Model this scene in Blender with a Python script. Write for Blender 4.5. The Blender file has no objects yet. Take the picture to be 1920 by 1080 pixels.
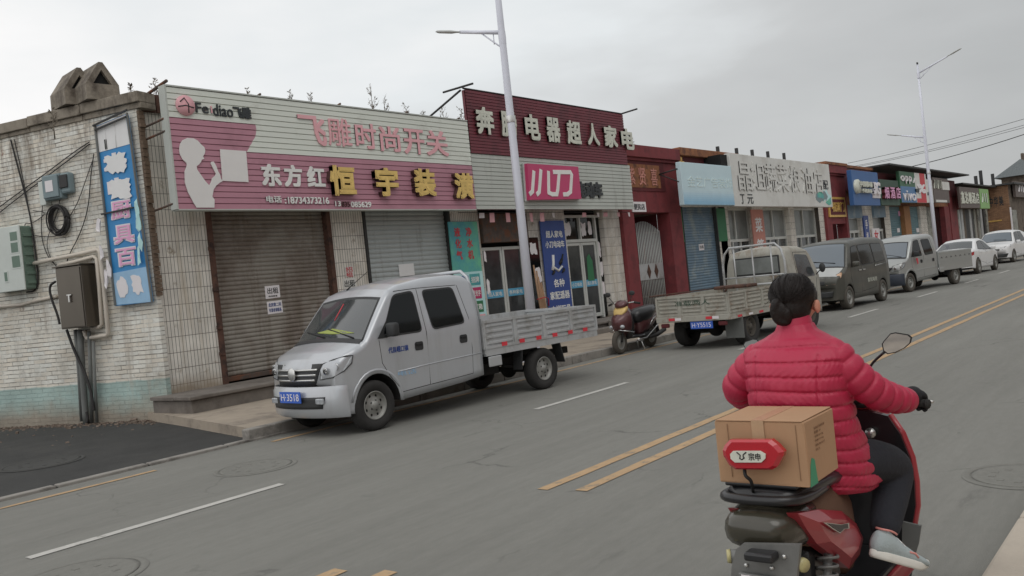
import bpy, bmesh, math, random
import numpy as np
from mathutils import Vector, Matrix
R = math.radians
scene = bpy.context.scene
# ------------------------------------------------------------------ camera
F_PX, ROLL, CH = 1650.0, R(6.0), 1.6
def _level(px, py):
    dx, dy = px - 960, py - 540
    return (dx * math.cos(ROLL) - dy * math.sin(ROLL), dx * math.sin(ROLL) + dy * math.cos(ROLL))
_u0, _v0 = _level(2280, 393)
PITCH = math.atan(_v0 / F_PX)
def _c2l(px, py):
    u, v = _level(px, py)
    return (F_PX * math.cos(PITCH) + v * math.sin(PITCH), -u, F_PX * math.sin(PITCH) - v * math.cos(PITCH))
_f = _c2l(2280, 393); TH = math.atan2(_f[1], _f[0])
def ray(px, py):
    a, l, z = _c2l(px, py)
    return Vector((a * math.cos(TH) + l * math.sin(TH), -a * math.sin(TH) + l * math.cos(TH), z))
CAM = Vector((0, 0, CH))
def PY(px, py, y):          # survey: photo point -> point on the vertical plane Y = y
    d = ray(px, py); return CAM + d * (y / d.y)
def PG(px, py, z=0.0):      # survey: photo point -> point on the ground
    d = ray(px, py); return CAM + d * ((z - CH) / d.z)
def PX_(px, py, x):
    d = ray(px, py); return CAM + d * (x / d.x)
cam = bpy.data.cameras.new("camera"); cam_o = bpy.data.objects.new("camera", cam)
scene.collection.objects.link(cam_o); scene.camera = cam_o
cam.sensor_width = 36; cam.lens = 36 * F_PX / 1920; cam.clip_end = 3000; cam.clip_start = 0.05
_fw = ray(960, 540).normalized(); _rt = (ray(1960, 540) - ray(960, 540)).normalized(); _up = _rt.cross(_fw)
cam_o.matrix_world = Matrix(((_rt.x, _up.x, -_fw.x, 0), (_rt.y, _up.y, -_fw.y, 0), (_rt.z, _up.z, -_fw.z, CH), (0, 0, 0, 1)))
scene.view_settings.view_transform = 'Standard'; scene.view_settings.look = 'None'
scene.view_settings.exposure = 0.0; scene.view_settings.gamma = 1.0
# ------------------------------------------------------------------ world: overcast sky
SUN_EL, SUN_AZ = R(55), R(200)
w = bpy.data.worlds.new("World"); scene.world = w; w.use_nodes = True
nt = w.node_tree; N = nt.nodes; Lk = nt.links
bg = N['Background']; bg.inputs['Strength'].default_value = 0.1
sky = N.new('ShaderNodeTexSky'); sky.sky_type = 'NISHITA'; sky.sun_disc = False
sky.sun_elevation = SUN_EL; sky.sun_rotation = SUN_AZ; sky.dust_density = 3
tc = N.new('ShaderNodeTexCoord')
mp = N.new('ShaderNodeMapping'); mp.inputs['Scale'].default_value = (1, 1, 3.2); mp.inputs['Location'].default_value = (.7, 2.3, .4)
Lk.new(tc.outputs['Generated'], mp.inputs['Vector'])
nz = N.new('ShaderNodeTexNoise'); nz.inputs['Scale'].default_value = 2.3; nz.inputs['Detail'].default_value = 5; nz.inputs['Roughness'].default_value = 0.5
Lk.new(mp.outputs['Vector'], nz.inputs['Vector'])
# brightness falls from the left of the view to the right of it
dl = N.new('ShaderNodeVectorMath'); dl.operation = 'DOT_PRODUCT'
_dark = ray(1900, 150).normalized(); _bright = ray(250, 300).normalized(); _g = (_bright - _dark).normalized()
dl.inputs[1].default_value = _g
Lk.new(tc.outputs['Generated'], dl.inputs[0])
_b0, _b1 = _dark.dot(_g), _bright.dot(_g)
mr = N.new('ShaderNodeMapRange'); mr.inputs['From Min'].default_value = _b0 - 0.1; mr.inputs['From Max'].default_value = _b1 + 0.1
mr.inputs['To Min'].default_value = 0.10; mr.inputs['To Max'].default_value = 0.86
Lk.new(dl.outputs['Value'], mr.inputs['Value'])
nm = N.new('ShaderNodeMath'); nm.operation = 'MULTIPLY_ADD'; nm.inputs[1].default_value = .8; nm.inputs[2].default_value = -0.34
Lk.new(nz.outputs['Fac'], nm.inputs[0])
ad = N.new('ShaderNodeMath'); ad.operation = 'ADD'; Lk.new(mr.outputs['Result'], ad.inputs[0]); Lk.new(nm.outputs[0], ad.inputs[1])
cr = N.new('ShaderNodeValToRGB'); e = cr.color_ramp.elements
e[0].position = 0.14; e[0].color = (4.7, 4.8, 4.8, 1); e[1].position = 0.92; e[1].color = (10.2, 10.1, 10.0, 1)
m1 = cr.color_ramp.elements.new(0.45); m1.color = (6.0, 6.1, 6.1, 1)
m2 = cr.color_ramp.elements.new(0.66); m2.color = (8.2, 8.5, 8.6, 1)
Lk.new(ad.outputs[0], cr.inputs['Fac'])
mx = N.new('ShaderNodeMix'); mx.data_type = 'RGBA'; mx.inputs['Factor'].default_value = 0.94
Lk.new(sky.outputs['Color'], mx.inputs['A']); Lk.new(cr.outputs['Color'], mx.inputs['B'])
Lk.new(mx.outputs['Result'], bg.inputs['Color'])
sun = bpy.data.lights.new("sun", 'SUN'); sun.energy = 0.6; sun.angle = R(40); sun.color = (1, 0.97, 0.93)
sun_o = bpy.data.objects.new("sun", sun); scene.collection.objects.link(sun_o)
sun_o.rotation_euler = (R(35), 0, R(-35)); sun_o.location = (0, 0, 30)
# ------------------------------------------------------------------ helpers
rnd = random.Random(7)
COL = scene.collection
def lin(c): c = c / 255; return c / 12.92 if c <= .04045 else ((c + .055) / 1.055) ** 2.4
def A(r, g, b, k=1.70, ds=.12):      # base colour from how the surface looks under this grey sky
    L = [lin(v) * k for v in (r, g, b)]; m = .3 * L[0] + .59 * L[1] + .11 * L[2]
    return tuple(min(.85, v * (1 - ds) + m * ds) for v in L)
MATS = {}
def mat(name, col, rough=.75, metal=0.0, var=.12, vs=3.0, bump=0.0, bs=60.0, col2=None, m2s=1.5, m2lo=.5, m2hi=.62, streak=None, spec=.5, coat=0.0, stretch=(1, 1, 1)):
    """procedural surface: base colour with slow variation, an optional second colour in patches, vertical streaks, bump"""
    m = bpy.data.materials.new(name); m.use_nodes = True; n = m.node_tree.nodes; l = m.node_tree.links
    b = n['Principled BSDF']; b.inputs['Roughness'].default_value = rough; b.inputs['Metallic'].default_value = metal
    b.inputs['Specular IOR Level'].default_value = spec; b.inputs['Coat Weight'].default_value = coat
    t = n.new('ShaderNodeTexCoord'); mpn = n.new('ShaderNodeMapping'); mpn.inputs['Scale'].default_value = stretch
    l.new(t.outputs['Object'], mpn.inputs['Vector']); V = mpn.outputs['Vector']
    z = n.new('ShaderNodeTexNoise'); z.inputs['Scale'].default_value = vs; z.inputs['Detail'].default_value = 6; z.inputs['Roughness'].default_value = .65
    l.new(V, z.inputs['Vector'])
    r = n.new('ShaderNodeMapRange'); r.inputs['From Min'].default_value = .25; r.inputs['From Max'].default_value = .75
    r.inputs['To Min'].default_value = 1 - var; r.inputs['To Max'].default_value = 1 + var; l.new(z.outputs['Fac'], r.inputs['Value'])
    x = n.new('ShaderNodeVectorMath'); x.operation = 'SCALE'; x.inputs[0].default_value = col; l.new(r.outputs['Result'], x.inputs['Scale'])
    out = x.outputs['Vector']
    def patch(out, c2, sc, lo, hi, strv=(1, 1, 1)):
        mp2 = n.new('ShaderNodeMapping'); mp2.inputs['Scale'].default_value = strv; mp2.inputs['Location'].default_value = (3.1, 7.7, 1.3)
        l.new(t.outputs['Object'], mp2.inputs['Vector'])
        z2 = n.new('ShaderNodeTexNoise'); z2.inputs['Scale'].default_value = sc; z2.inputs['Detail'].default_value = 8; z2.inputs['Roughness'].default_value = .7
        l.new(mp2.outputs['Vector'], z2.inputs['Vector'])
        r2 = n.new('ShaderNodeMapRange'); r2.inputs['From Min'].default_value = lo; r2.inputs['From Max'].default_value = hi; l.new(z2.outputs['Fac'], r2.inputs['Value'])
        k = n.new('ShaderNodeMix'); k.data_type = 'RGBA'; l.new(r2.outputs['Result'], k.inputs['Factor']); l.new(out, k.inputs['A'])
        k.inputs['B'].default_value = (*c2, 1); return k.outputs['Result']
    if col2: out = patch(out, col2, m2s, m2lo, m2hi)
    if streak: out = patch(out, streak, 5.0, .52, .75, (1, 1, .12))
    l.new(out, b.inputs['Base Color'])
    if bump:
        z3 = n.new('ShaderNodeTexNoise'); z3.inputs['Scale'].default_value = bs; z3.inputs['Detail'].default_value = 4; l.new(V, z3.inputs['Vector'])
        bp = n.new('ShaderNodeBump'); bp.inputs['Strength'].default_value = bump; bp.inputs['Distance'].default_value = .01
        l.new(z3.outputs['Fac'], bp.inputs['Height']); l.new(bp.outputs['Normal'], b.inputs['Normal'])
    MATS[name] = m; return m
class MB:
    def __init__(s): s.v = []; s.f = []; s.m = []; s.sm = []
    def add(s, vs, fs, mi=0, sm=False):
        o = len(s.v); s.v += [tuple(p) for p in vs]; s.f += [tuple(o + i for i in f) for f in fs]; s.m += [mi] * len(fs); s.sm += [sm] * len(fs); return s
    def box(s, x0, x1, y0, y1, z0, z1, mi=0):
        if x0 > x1: x0, x1 = x1, x0
        if y0 > y1: y0, y1 = y1, y0
        if z0 > z1: z0, z1 = z1, z0
        vs = [(x, y, z) for x in (x0, x1) for y in (y0, y1) for z in (z0, z1)]
        return s.add(vs, [(0, 1, 3, 2), (4, 6, 7, 5), (0, 4, 5, 1), (2, 3, 7, 6), (0, 2, 6, 4), (1, 5, 7, 3)], mi)
    def bbox(s, x0, x1, y0, y1, z0, z1, b=.01, mi=0, sm=False):   # bevelled box
        if x0 > x1: x0, x1 = x1, x0
        if y0 > y1: y0, y1 = y1, y0
        if z0 > z1: z0, z1 = z1, z0
        bm = bmesh.new(); bmesh.ops.create_cube(bm, size=1)
        for v in bm.verts: v.co = Vector(((x0 + x1) / 2 + v.co.x * (x1 - x0), (y0 + y1) / 2 + v.co.y * (y1 - y0), (z0 + z1) / 2 + v.co.z * (z1 - z0)))
        bmesh.ops.bevel(bm, geom=bm.edges[:], offset=min(b, (x1 - x0) * .45, (y1 - y0) * .45, (z1 - z0) * .45), segments=2, affect='EDGES', profile=.5)
        bm.verts.index_update(); s.add([v.co for v in bm.verts], [[v.index for v in f.verts] for f in bm.faces], mi, sm); bm.free(); return s
    def prism(s, pts, vec, mi=0, sm=False):       # polygon of 3D points pushed along vec
        n = len(pts); vec = Vector(vec); a = [Vector(p) for p in pts]; b = [p + vec for p in a]
        s.add(a + b, [tuple(range(n))[::-1], tuple(range(n, 2 * n))], mi)
        return s.add(a + b, [(i, (i + 1) % n, n + (i + 1) % n, n + i) for i in range(n)], mi, sm)
    def tube(s, pts, r, n=8, mi=0, sm=True, cap=True, sq=False):
        pts = [Vector(p) for p in pts]; rs = r if isinstance(r, (list, tuple)) else [r] * len(pts); vs = []; fs = []
        d = (pts[1] - pts[0]).normalized(); ref = Vector((0, 0, 1)) if abs(d.z) < .9 else Vector((1, 0, 0)); nrm = d.cross(ref).normalized()
        for i, p in enumerate(pts):
            d = (pts[min(i + 1, len(pts) - 1)] - pts[max(i - 1, 0)]).normalized(); nrm = (nrm - d * nrm.dot(d)).normalized(); bn = d.cross(nrm)
            for k in range(n):
                a = 2 * math.pi * (k + (.5 if sq else 0)) / n; vs.append(p + (nrm * math.cos(a) + bn * math.sin(a)) * rs[i])
        for i in range(len(pts) - 1):
            for k in range(n): fs.append((i * n + k, i * n + (k + 1) % n, (i + 1) * n + (k + 1) % n, (i + 1) * n + k))
        if cap: fs += [tuple(range(n))[::-1], tuple(range((len(pts) - 1) * n, len(pts) * n))]
        return s.add(vs, fs, mi, sm and not sq)
    def lathe(s, prof, c=(0, 0, 0), ax='y', n=28, mi=0, sm=True):   # prof: (radius, along axis)
        vs = []; fs = []; m = len(prof)
        for k in range(n):
            a = 2 * math.pi * k / n
            for r, h in prof:
                u, w_ = r * math.cos(a), r * math.sin(a)
                p = {'y': (u, h, w_), 'z': (u, w_, h), 'x': (h, u, w_)}[ax]; vs.append((c[0] + p[0], c[1] + p[1], c[2] + p[2]))
        for k in range(n):
            for i in range(m - 1): fs.append((k * m + i, ((k + 1) % n) * m + i, ((k + 1) % n) * m + i + 1, k * m + i + 1))
        return s.add(vs, fs, mi, sm)
    def extr_x(s, prof, x0, x1, mi=0, sm=False):   # open profile (y,z) swept along x
        n = len(prof); vs = [(x0, y, z) for y, z in prof] + [(x1, y, z) for y, z in prof]
        return s.add(vs, [(i, n + i, n + i + 1, i + 1) for i in range(n - 1)], mi, sm)
    def ell(s, c, r, mi=0, n=16, m=10, rot=None):
        vs = []; fs = []
        for j in range(m + 1):
            t = math.pi * j / m
            for k in range(n):
                a = 2 * math.pi * k / n; p = Vector((r[0] * math.sin(t) * math.cos(a), r[1] * math.sin(t) * math.sin(a), r[2] * math.cos(t)))
                if rot: p = rot @ p
                vs.append(Vector(c) + p)
        for j in range(m):
            for k in range(n): fs.append((j * n + k, j * n + (k + 1) % n, (j + 1) * n + (k + 1) % n, (j + 1) * n + k))
        return s.add(vs, fs, mi, True)
    def merge(s, o, T=None):
        base = len(s.v); s.v += [tuple(T @ Vector(p)) if T else p for p in o.v]; s.f += [tuple(base + i for i in f) for f in o.f]; s.m += o.m; s.sm += o.sm; return s
    def build(s, name, mats, parent=None, world=True, voxel=None, smooth_it=0):
        me = bpy.data.meshes.new(name); off = Vector((0, 0, 0))
        if parent is not None and world:
            p = parent
            while p is not None: off += p.location; p = p.parent
        me.from_pydata([tuple(Vector(p) - off) for p in s.v], [], s.f)
        mats = mats if isinstance(mats, (list, tuple)) else [mats]
        for m_ in mats: me.materials.append(MATS[m_] if isinstance(m_, str) else m_)
        me.polygons.foreach_set('material_index', s.m); me.polygons.foreach_set('use_smooth', s.sm)
        bm = bmesh.new(); bm.from_mesh(me); bmesh.ops.remove_doubles(bm, verts=bm.verts, dist=1e-5)
        bmesh.ops.recalc_face_normals(bm, faces=bm.faces); bm.to_mesh(me); bm.free()
        ob = bpy.data.objects.new(name, me); COL.objects.link(ob)
        if voxel:
            md = ob.modifiers.new('r', 'REMESH'); md.mode = 'VOXEL'; md.voxel_size = voxel; md.use_smooth_shade = True
            if smooth_it: ms = ob.modifiers.new('s', 'SMOOTH'); ms.iterations = smooth_it; ms.factor = .5
            dg = bpy.context.evaluated_depsgraph_get(); me2 = bpy.data.meshes.new_from_object(ob.evaluated_get(dg)); ob.modifiers.clear(); ob.data = me2
            me2.polygons.foreach_set('use_smooth', [True] * len(me2.polygons))
        if parent is not None: ob.parent = parent
        return ob
def tag(o, label=None, cat=None, group=None, kind=None):
    if label: o['label'] = label
    if cat: o['category'] = cat
    if group: o['group'] = group
    if kind: o['kind'] = kind
    return o
def thing(name, loc, label, cat, group=None, rz=0):
    o = bpy.data.objects.new(name, None); COL.objects.link(o); o.location = loc; o.rotation_euler = (0, 0, rz); o.empty_display_size = .2
    return tag(o, label, cat, group)
def copy_tree(o, parent=None):
    c = o.copy(); COL.objects.link(c)
    if parent is not None: c.parent = parent; c.matrix_parent_inverse = o.matrix_parent_inverse.copy()
    for ch in list(o.children): copy_tree(ch, c)
    return c
def text_mb(s, bold=.0, depth=.01, mi=0, side=0):
    """lettering as a mesh of unit box 0..1 x 0..1, thickness along +z"""
    cu = bpy.data.curves.new('t', 'FONT'); cu.body = s; cu.size = 1; cu.resolution_u = 3
    ob = bpy.data.objects.new('t', cu); COL.objects.link(ob); bpy.context.view_layer.update()
    dg = bpy.context.evaluated_depsgraph_get(); me = bpy.data.meshes.new_from_object(ob.evaluated_get(dg))
    bm = bmesh.new(); bm.from_mesh(me); bmesh.ops.remove_doubles(bm, verts=bm.verts, dist=1e-5)
    xs = [v.co.x for v in bm.verts] or [0, 1]; ys = [v.co.y for v in bm.verts] or [0, 1]
    x0, y0, sx, sy = min(xs), min(ys), max(max(xs) - min(xs), 1e-3), max(max(ys) - min(ys), 1e-3)
    mb = MB(); bm.verts.index_update(); b_ = bold; sx += 2 * b_; sy += 2 * b_
    fr = [tuple(v.index for v in (f.verts if f.normal.z > 0 else reversed(f.verts))) for f in bm.faces]
    ring = [(0, 0)] if not bold else [(0, 0), (b_, b_), (-b_, b_), (b_, -b_), (-b_, -b_), (b_, 0), (-b_, 0), (0, b_), (0, -b_)]
    for q, (ox, oy) in enumerate(ring):
        zt = 1 - q * .012; P = [((v.co.x - x0 + b_ + ox) / sx, (v.co.y - y0 + b_ + oy) / sy) for v in bm.verts]; n = len(P)
        mb.add([(x, y, zt) for x, y in P], fr, mi)
        sd = [(ed.verts[0].index, ed.verts[1].index, n + ed.verts[1].index, n + ed.verts[0].index) for ed in bm.edges if len(ed.link_faces) == 1]
        mb.add([(x, y, zt) for x, y in P] + [(x, y, 0) for x, y in P], sd, side)
    bm.free(); bpy.data.objects.remove(ob); bpy.data.curves.remove(cu); bpy.data.meshes.remove(me); mb.aspect = sx / sy
    return mb
def put_text(mb, s, o, ux, uz, w, h, depth, bold=0.0, mi=0, side=0):
    """lettering on a board: o lower-left corner, ux along the line, uz up, depth along ux x uz"""
    ux, uz = Vector(ux).normalized(), Vector(uz).normalized(); nn = ux.cross(uz); o = Vector(o)
    t = text_mb(s, bold, mi=mi, side=side)
    if w is None: w = h * t.aspect
    T = Matrix(((ux.x * w, uz.x * h, nn.x * depth, o.x), (ux.y * w, uz.y * h, nn.y * depth, o.y), (ux.z * w, uz.z * h, nn.z * depth, o.z), (0, 0, 0, 1)))
    mb.merge(t, T); return w
def tubes(root, name, m, items, n=6):      # one object per piece
    for pts, r in items: mb = MB(); mb.tube(pts, r, n); mb.build(name, m, root)
def ftext(mb, s, x0, x1, z0, z1, y, depth=.01, bold=0.0, mi=0, side=0):   # on a street front (faces -Y)
    put_text(mb, s, (x0, y, z0), (1, 0, 0), (0, 0, 1), x1 - x0, z1 - z0, depth, bold, mi, side)
# ------------------------------------------------------------------ materials
mat('asphalt', A(113, 112, 107, 1.28), .93, var=.10, vs=.9, bump=.5, bs=180, col2=A(100, 99, 94, 1.25), m2s=.45, m2lo=.46, m2hi=.8)
def road_mat(name, base, dark, light):
    m = bpy.data.materials.new(name); m.use_nodes = True; n = m.node_tree.nodes; l = m.node_tree.links; b = n['Principled BSDF']; b.inputs['Roughness'].default_value = .92
    t = n.new('ShaderNodeTexCoord'); out = None
    def noise(sc, st, lo, hi, a, c, det=6):
        mp_ = n.new('ShaderNodeMapping'); mp_.inputs['Scale'].default_value = st; l.new(t.outputs['Object'], mp_.inputs['Vector']); z = n.new('ShaderNodeTexNoise'); z.inputs['Scale'].default_value = sc; z.inputs['Detail'].default_value = det; z.inputs['Roughness'].default_value = .65; l.new(mp_.outputs[0], z.inputs['Vector'])
        r = n.new('ShaderNodeMapRange'); r.inputs['From Min'].default_value = lo; r.inputs['From Max'].default_value = hi; r.inputs['To Min'].default_value = a; r.inputs['To Max'].default_value = c; l.new(z.outputs['Fac'], r.inputs['Value']); return r.outputs['Result'], z
    col = n.new('ShaderNodeRGB'); col.outputs[0].default_value = (*base, 1); cur = col.outputs[0]
    for (sc, st, lo, hi, a, c) in ((.5, (.25, 1, 1), .3, .7, .90, 1.08), (2.2, (.12, 1.6, 1), .35, .75, 1.05, .88), (14, (.5, 1.5, 1), .3, .7, .94, 1.06), (160, (1, 1, 1), .3, .7, .82, 1.18)):
        f, z = noise(sc, st, lo, hi, a, c); v = n.new('ShaderNodeVectorMath'); v.operation = 'SCALE'; l.new(cur, v.inputs[0]); l.new(f, v.inputs['Scale']); cur = v.outputs[0]
    for (sc, st, lo, hi, c2) in ((1.1, (.35, 1, 1), .64, .74, dark), (3.5, (.6, 1, 1), .70, .76, dark), (40, (1, 1, 1), .72, .78, light)):
        f, z = noise(sc, st, lo, hi, 0, .8); k = n.new('ShaderNodeMix'); k.data_type = 'RGBA'; l.new(f, k.inputs['Factor']); l.new(cur, k.inputs['A']); k.inputs['B'].default_value = (*c2, 1); cur = k.outputs['Result']
    vo = n.new('ShaderNodeTexVoronoi'); vo.feature = 'DISTANCE_TO_EDGE'; vo.inputs['Scale'].default_value = .45; wn = n.new('ShaderNodeTexNoise'); wn.inputs['Scale'].default_value = 1.7; wn.inputs['Detail'].default_value = 8
    l.new(t.outputs['Object'], wn.inputs['Vector']); wv = n.new('ShaderNodeVectorMath'); wv.operation = 'MULTIPLY_ADD'; wv.inputs[1].default_value = (1.1, 1.1, 0); l.new(wn.outputs['Color'], wv.inputs[0]); l.new(t.outputs['Object'], wv.inputs[2]); l.new(wv.outputs[0], vo.inputs['Vector'])
    cr_ = n.new('ShaderNodeMapRange'); cr_.inputs['From Min'].default_value = .002; cr_.inputs['From Max'].default_value = .009; cr_.inputs['To Min'].default_value = .5; cr_.inputs['To Max'].default_value = 0; l.new(vo.outputs['Distance'], cr_.inputs['Value'])
    gz = noise(.6, (1, 1, 1), .5, .6, 0, 1)[0]; ml = n.new('ShaderNodeMath'); ml.operation = 'MULTIPLY'; l.new(cr_.outputs['Result'], ml.inputs[0]); l.new(gz, ml.inputs[1])
    k = n.new('ShaderNodeMix'); k.data_type = 'RGBA'; l.new(ml.outputs[0], k.inputs['Factor']); l.new(cur, k.inputs['A']); k.inputs['B'].default_value = (*dark, 1); l.new(k.outputs['Result'], b.inputs['Base Color'])
    f, z = noise(190, (1, 1, 1), 0, 1, 0, 1); bp = n.new('ShaderNodeBump'); bp.inputs['Strength'].default_value = .6; bp.inputs['Distance'].default_value = .008; l.new(z.outputs['Fac'], bp.inputs['Height']); l.new(bp.outputs['Normal'], b.inputs['Normal'])
    MATS[name] = m
road_mat('road_asphalt', A(120, 119, 113, 1.24), A(72, 71, 68, 1.24), A(150, 148, 140, 1.24))
mat('new_asphalt', A(54, 54, 53, 1.2), .9, var=.22, vs=2.2, bump=.7, bs=120, col2=A(70, 69, 66, 1.2), m2s=.8, m2lo=.5, m2hi=.75)
mat('pavement', A(146, 134, 119, 1.4), .92, var=.14, vs=2.5, bump=.5, bs=90, col2=A(104, 96, 88, 1.3), m2s=1.2, m2lo=.5, m2hi=.7)
mat('kerb_stone', A(128, 124, 118, 1.4), .9, var=.18, vs=4, bump=.5, bs=80, col2=A(86, 82, 78, 1.4), m2s=2.5, m2lo=.52, m2hi=.68)
mat('earth', A(92, 84, 74, 1.4), .97, var=.3, vs=2, bump=.8, bs=30)
mat('line_white', A(172, 170, 164, 1.3), .85, var=.15, vs=8, col2=A(120, 118, 112, 1.3), m2s=9, m2lo=.56, m2hi=.68)
mat('line_yellow', A(168, 138, 100, 1.3), .85, var=.12, vs=8, col2=A(118, 110, 98, 1.3), m2s=9, m2lo=.54, m2hi=.68)
mat('concrete', A(120, 112, 100), .92, var=.2, vs=5, bump=.5, bs=60, col2=A(72, 64, 56), m2s=1.8, m2lo=.48, m2hi=.66, streak=A(64, 56, 48))
mat('concrete_dark', A(88, 78, 68), .92, var=.25, vs=5, bump=.5, bs=60, col2=A(54, 46, 40), m2s=2.5, m2lo=.48, m2hi=.66)
mat('step_concrete', A(96, 90, 84), .93, var=.2, vs=4, bump=.4, bs=70, col2=A(78, 72, 66), m2s=2, m2lo=.48, m2hi=.66)
mat('rust', A(74, 50, 40), .9, var=.35, vs=9, bump=.4, bs=50, col2=A(48, 36, 32), m2s=5)
mat('rusty_steel', A(70, 60, 54), .8, var=.3, vs=6, col2=A(92, 56, 36), m2s=4, m2lo=.5, m2hi=.6)
mat('dark_steel', A(48, 48, 48), .6, .3, var=.15)
mat('black', A(22, 22, 23), .6, var=.1)
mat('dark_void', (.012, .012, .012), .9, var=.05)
mat('grey_paint', A(150, 152, 150), .5, var=.08, vs=2)
mat('board_white', A(176, 180, 172), .5, var=.06, vs=1.2, col2=A(146, 146, 138), m2s=1.1, m2lo=.55, m2hi=.75, stretch=(.3, 1, 2))
mat('board_pink', A(152, 104, 118), .5, var=.08, vs=1.2, col2=A(136, 92, 104), m2s=1.0, m2lo=.5, m2hi=.7, stretch=(.3, 1, 2))
mat('board_grey', A(150, 154, 148), .5, var=.08, vs=1.2, streak=A(128, 130, 124))
mat('board_maroon', A(92, 34, 44), .5, var=.12, vs=2, col2=A(76, 30, 38), m2s=1.5)
mat('letter_pink', A(206, 138, 144), .5, var=.08)
mat('letter_white', A(196, 190, 184), .5, var=.08)
mat('silhouette_white', A(186, 184, 182), .6, var=.03)
mat('letter_black', A(40, 44, 46), .5, var=.2)
mat('letter_gold', A(192, 160, 82), .4, .3, var=.18, vs=6)
mat('letter_side', A(66, 42, 40), .6, var=.2)
mat('letter_aged', A(170, 172, 160), .55, var=.18, vs=6)
mat('letter_faded', A(190, 190, 186), .6, var=.1)
mat('magenta', A(160, 34, 84), .35, var=.06, vs=1)
mat('red_paint', A(104, 38, 42), .75, var=.12, vs=3, col2=A(88, 34, 38), m2s=2, streak=A(84, 34, 37))
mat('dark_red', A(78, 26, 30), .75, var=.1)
mat('bright_red', A(168, 42, 52), .6, var=.08)
mat('brown_fascia', A(122, 76, 44), .8, var=.2, vs=4, col2=A(82, 50, 38), m2s=3, streak=A(92, 60, 44))
mat('gold', A(176, 140, 60), .5, .2, var=.3, vs=8)
mat('green_board', A(34, 98, 62), .6, var=.08)
mat('sign_blue', A(24, 112, 166), .5, var=.08, vs=2)
mat('sign_blue_faded', A(120, 156, 184), .6, var=.12, vs=3)
mat('paper', A(188, 184, 186), .8, var=.05)
mat('paper_pink', A(206, 190, 196), .8, var=.05)
mat('char_pink', A(196, 136, 170), .7, var=.08)
mat('royal_blue', A(36, 60, 120), .5, var=.1, vs=2)
mat('mobile_blue', A(36, 78, 128), .5, var=.08, vs=2)
mat('teal', A(50, 130, 140), .5, var=.12, vs=2, col2=A(84, 164, 120), m2s=.7, m2lo=.42, m2hi=.6)
mat('light_cyan', A(150, 188, 194), .5, var=.05)
mat('cyan_sticker', A(62, 136, 168), .4, var=.05)
mat('sky_sign', A(160, 182, 190), .5, var=.06, vs=.8)
mat('sky_sign_blue', A(112, 158, 186), .5, var=.08, vs=1)
mat('old_white_board', A(176, 176, 172), .6, var=.05, vs=.8, col2=A(158, 156, 150), m2s=.8, m2lo=.5, m2hi=.7)
mat('dark_green_sign', A(46, 68, 56), .6, var=.08)
mat('opp_green', A(42, 84, 58), .5, var=.06)
mat('vivo_blue', A(58, 98, 138), .5, var=.06)
mat('green_bright', A(104, 144, 78), .5, var=.06)
mat('brown_sign', A(82, 72, 68), .6, var=.1)
mat('shutter_brown', A(122, 117, 109), .55, .25, var=.12, vs=2, col2=A(86, 72, 62), m2s=.8, m2lo=.48, m2hi=.72, streak=A(88, 76, 66))
mat('shutter_grey', A(146, 152, 152), .5, .2, var=.08, vs=2, streak=A(122, 124, 122))
mat('shutter_blue', A(84, 106, 122), .55, .1, var=.14, vs=2, col2=A(112, 124, 128), m2s=1.5)
mat('shutter_green', A(72, 104, 112), .55, .1, var=.12, vs=2)
mat('shutter_dull', A(122, 122, 114), .6, .1, var=.2, vs=2, col2=A(70, 70, 66), m2s=2.5, streak=A(80, 80, 74))
mat('timber', A(128, 88, 50), .8, var=.2, vs=4)
mat('wood_stick', A(134, 104, 78), .85, var=.2, vs=9)
mat('brown_brick', A(92, 76, 62), .9, var=.2, vs=5, bump=.6, bs=30)
mat('steel_cab', A(84, 79, 72), .3, .85, var=.1, vs=1.5, stretch=(1, 1, .3))
mat('steel_bright', A(170, 170, 168), .3, .8, var=.08)
mat('meter_green', A(164, 170, 165), .5, var=.08, vs=2)
mat('meter_green_dark', A(84, 104, 92), .6, var=.12, vs=2)
mat('meter_blue', A(98, 114, 118), .5, var=.1, vs=3)
mat('pvc', A(168, 160, 148), .5, var=.08, vs=4)
mat('duct', A(88, 90, 88), .6, var=.15, vs=4)
mat('cable', A(38, 36, 36), .7, var=.1)
mat('glass_dark', (.008, .010, .011), .05, spec=.35, var=.0)
mat('glass_screen', (.05, .058, .062), .08, spec=.8, var=.0, coat=.5)
mat('glass_screen_blue', (.12, .15, .18), .12, spec=.9, var=.0, coat=.8)
mat('window_glass', (.05, .055, .058), .12, spec=.6, var=.6, vs=1.5)
mat('window_film', A(98, 102, 100), .3, var=.3, vs=2)
mat('alu_frame', A(166, 168, 164), .45, .2, var=.06)
mat('pole_white', A(176, 178, 188), .4, .1, var=.06, vs=1.5)
mat('silver_paint', A(150, 153, 157, 1.75), .34, .35, var=.03, vs=1, coat=.6, streak=A(142, 144, 146, 1.75))
mat('grey_paint_car', A(132, 134, 132, 1.9), .35, .4, var=.04, vs=1, coat=.5)
mat('white_paint', A(205, 206, 204, 1.7), .3, 0, var=.03, vs=1, coat=.5)
mat('van_paint', A(62, 62, 56, 1.7), .42, .2, var=.1, vs=2, coat=.3, col2=A(74, 71, 64), m2s=2)
mat('truck_old', A(136, 134, 125), .7, var=.14, vs=3, bump=.2, bs=30, col2=A(104, 84, 66), m2s=3.5, m2lo=.54, m2hi=.7, streak=A(112, 100, 86))
mat('bed_steel', A(148, 150, 151), .5, .25, var=.08, vs=3, col2=A(132, 132, 130), m2s=3)
mat('plastic_black', A(40, 41, 42), .55, var=.08)
mat('plastic_navy', A(42, 48, 58), .5, var=.08)
mat('rubber', A(38, 37, 36), .9, var=.2, vs=6, bump=.3, bs=90)
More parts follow.
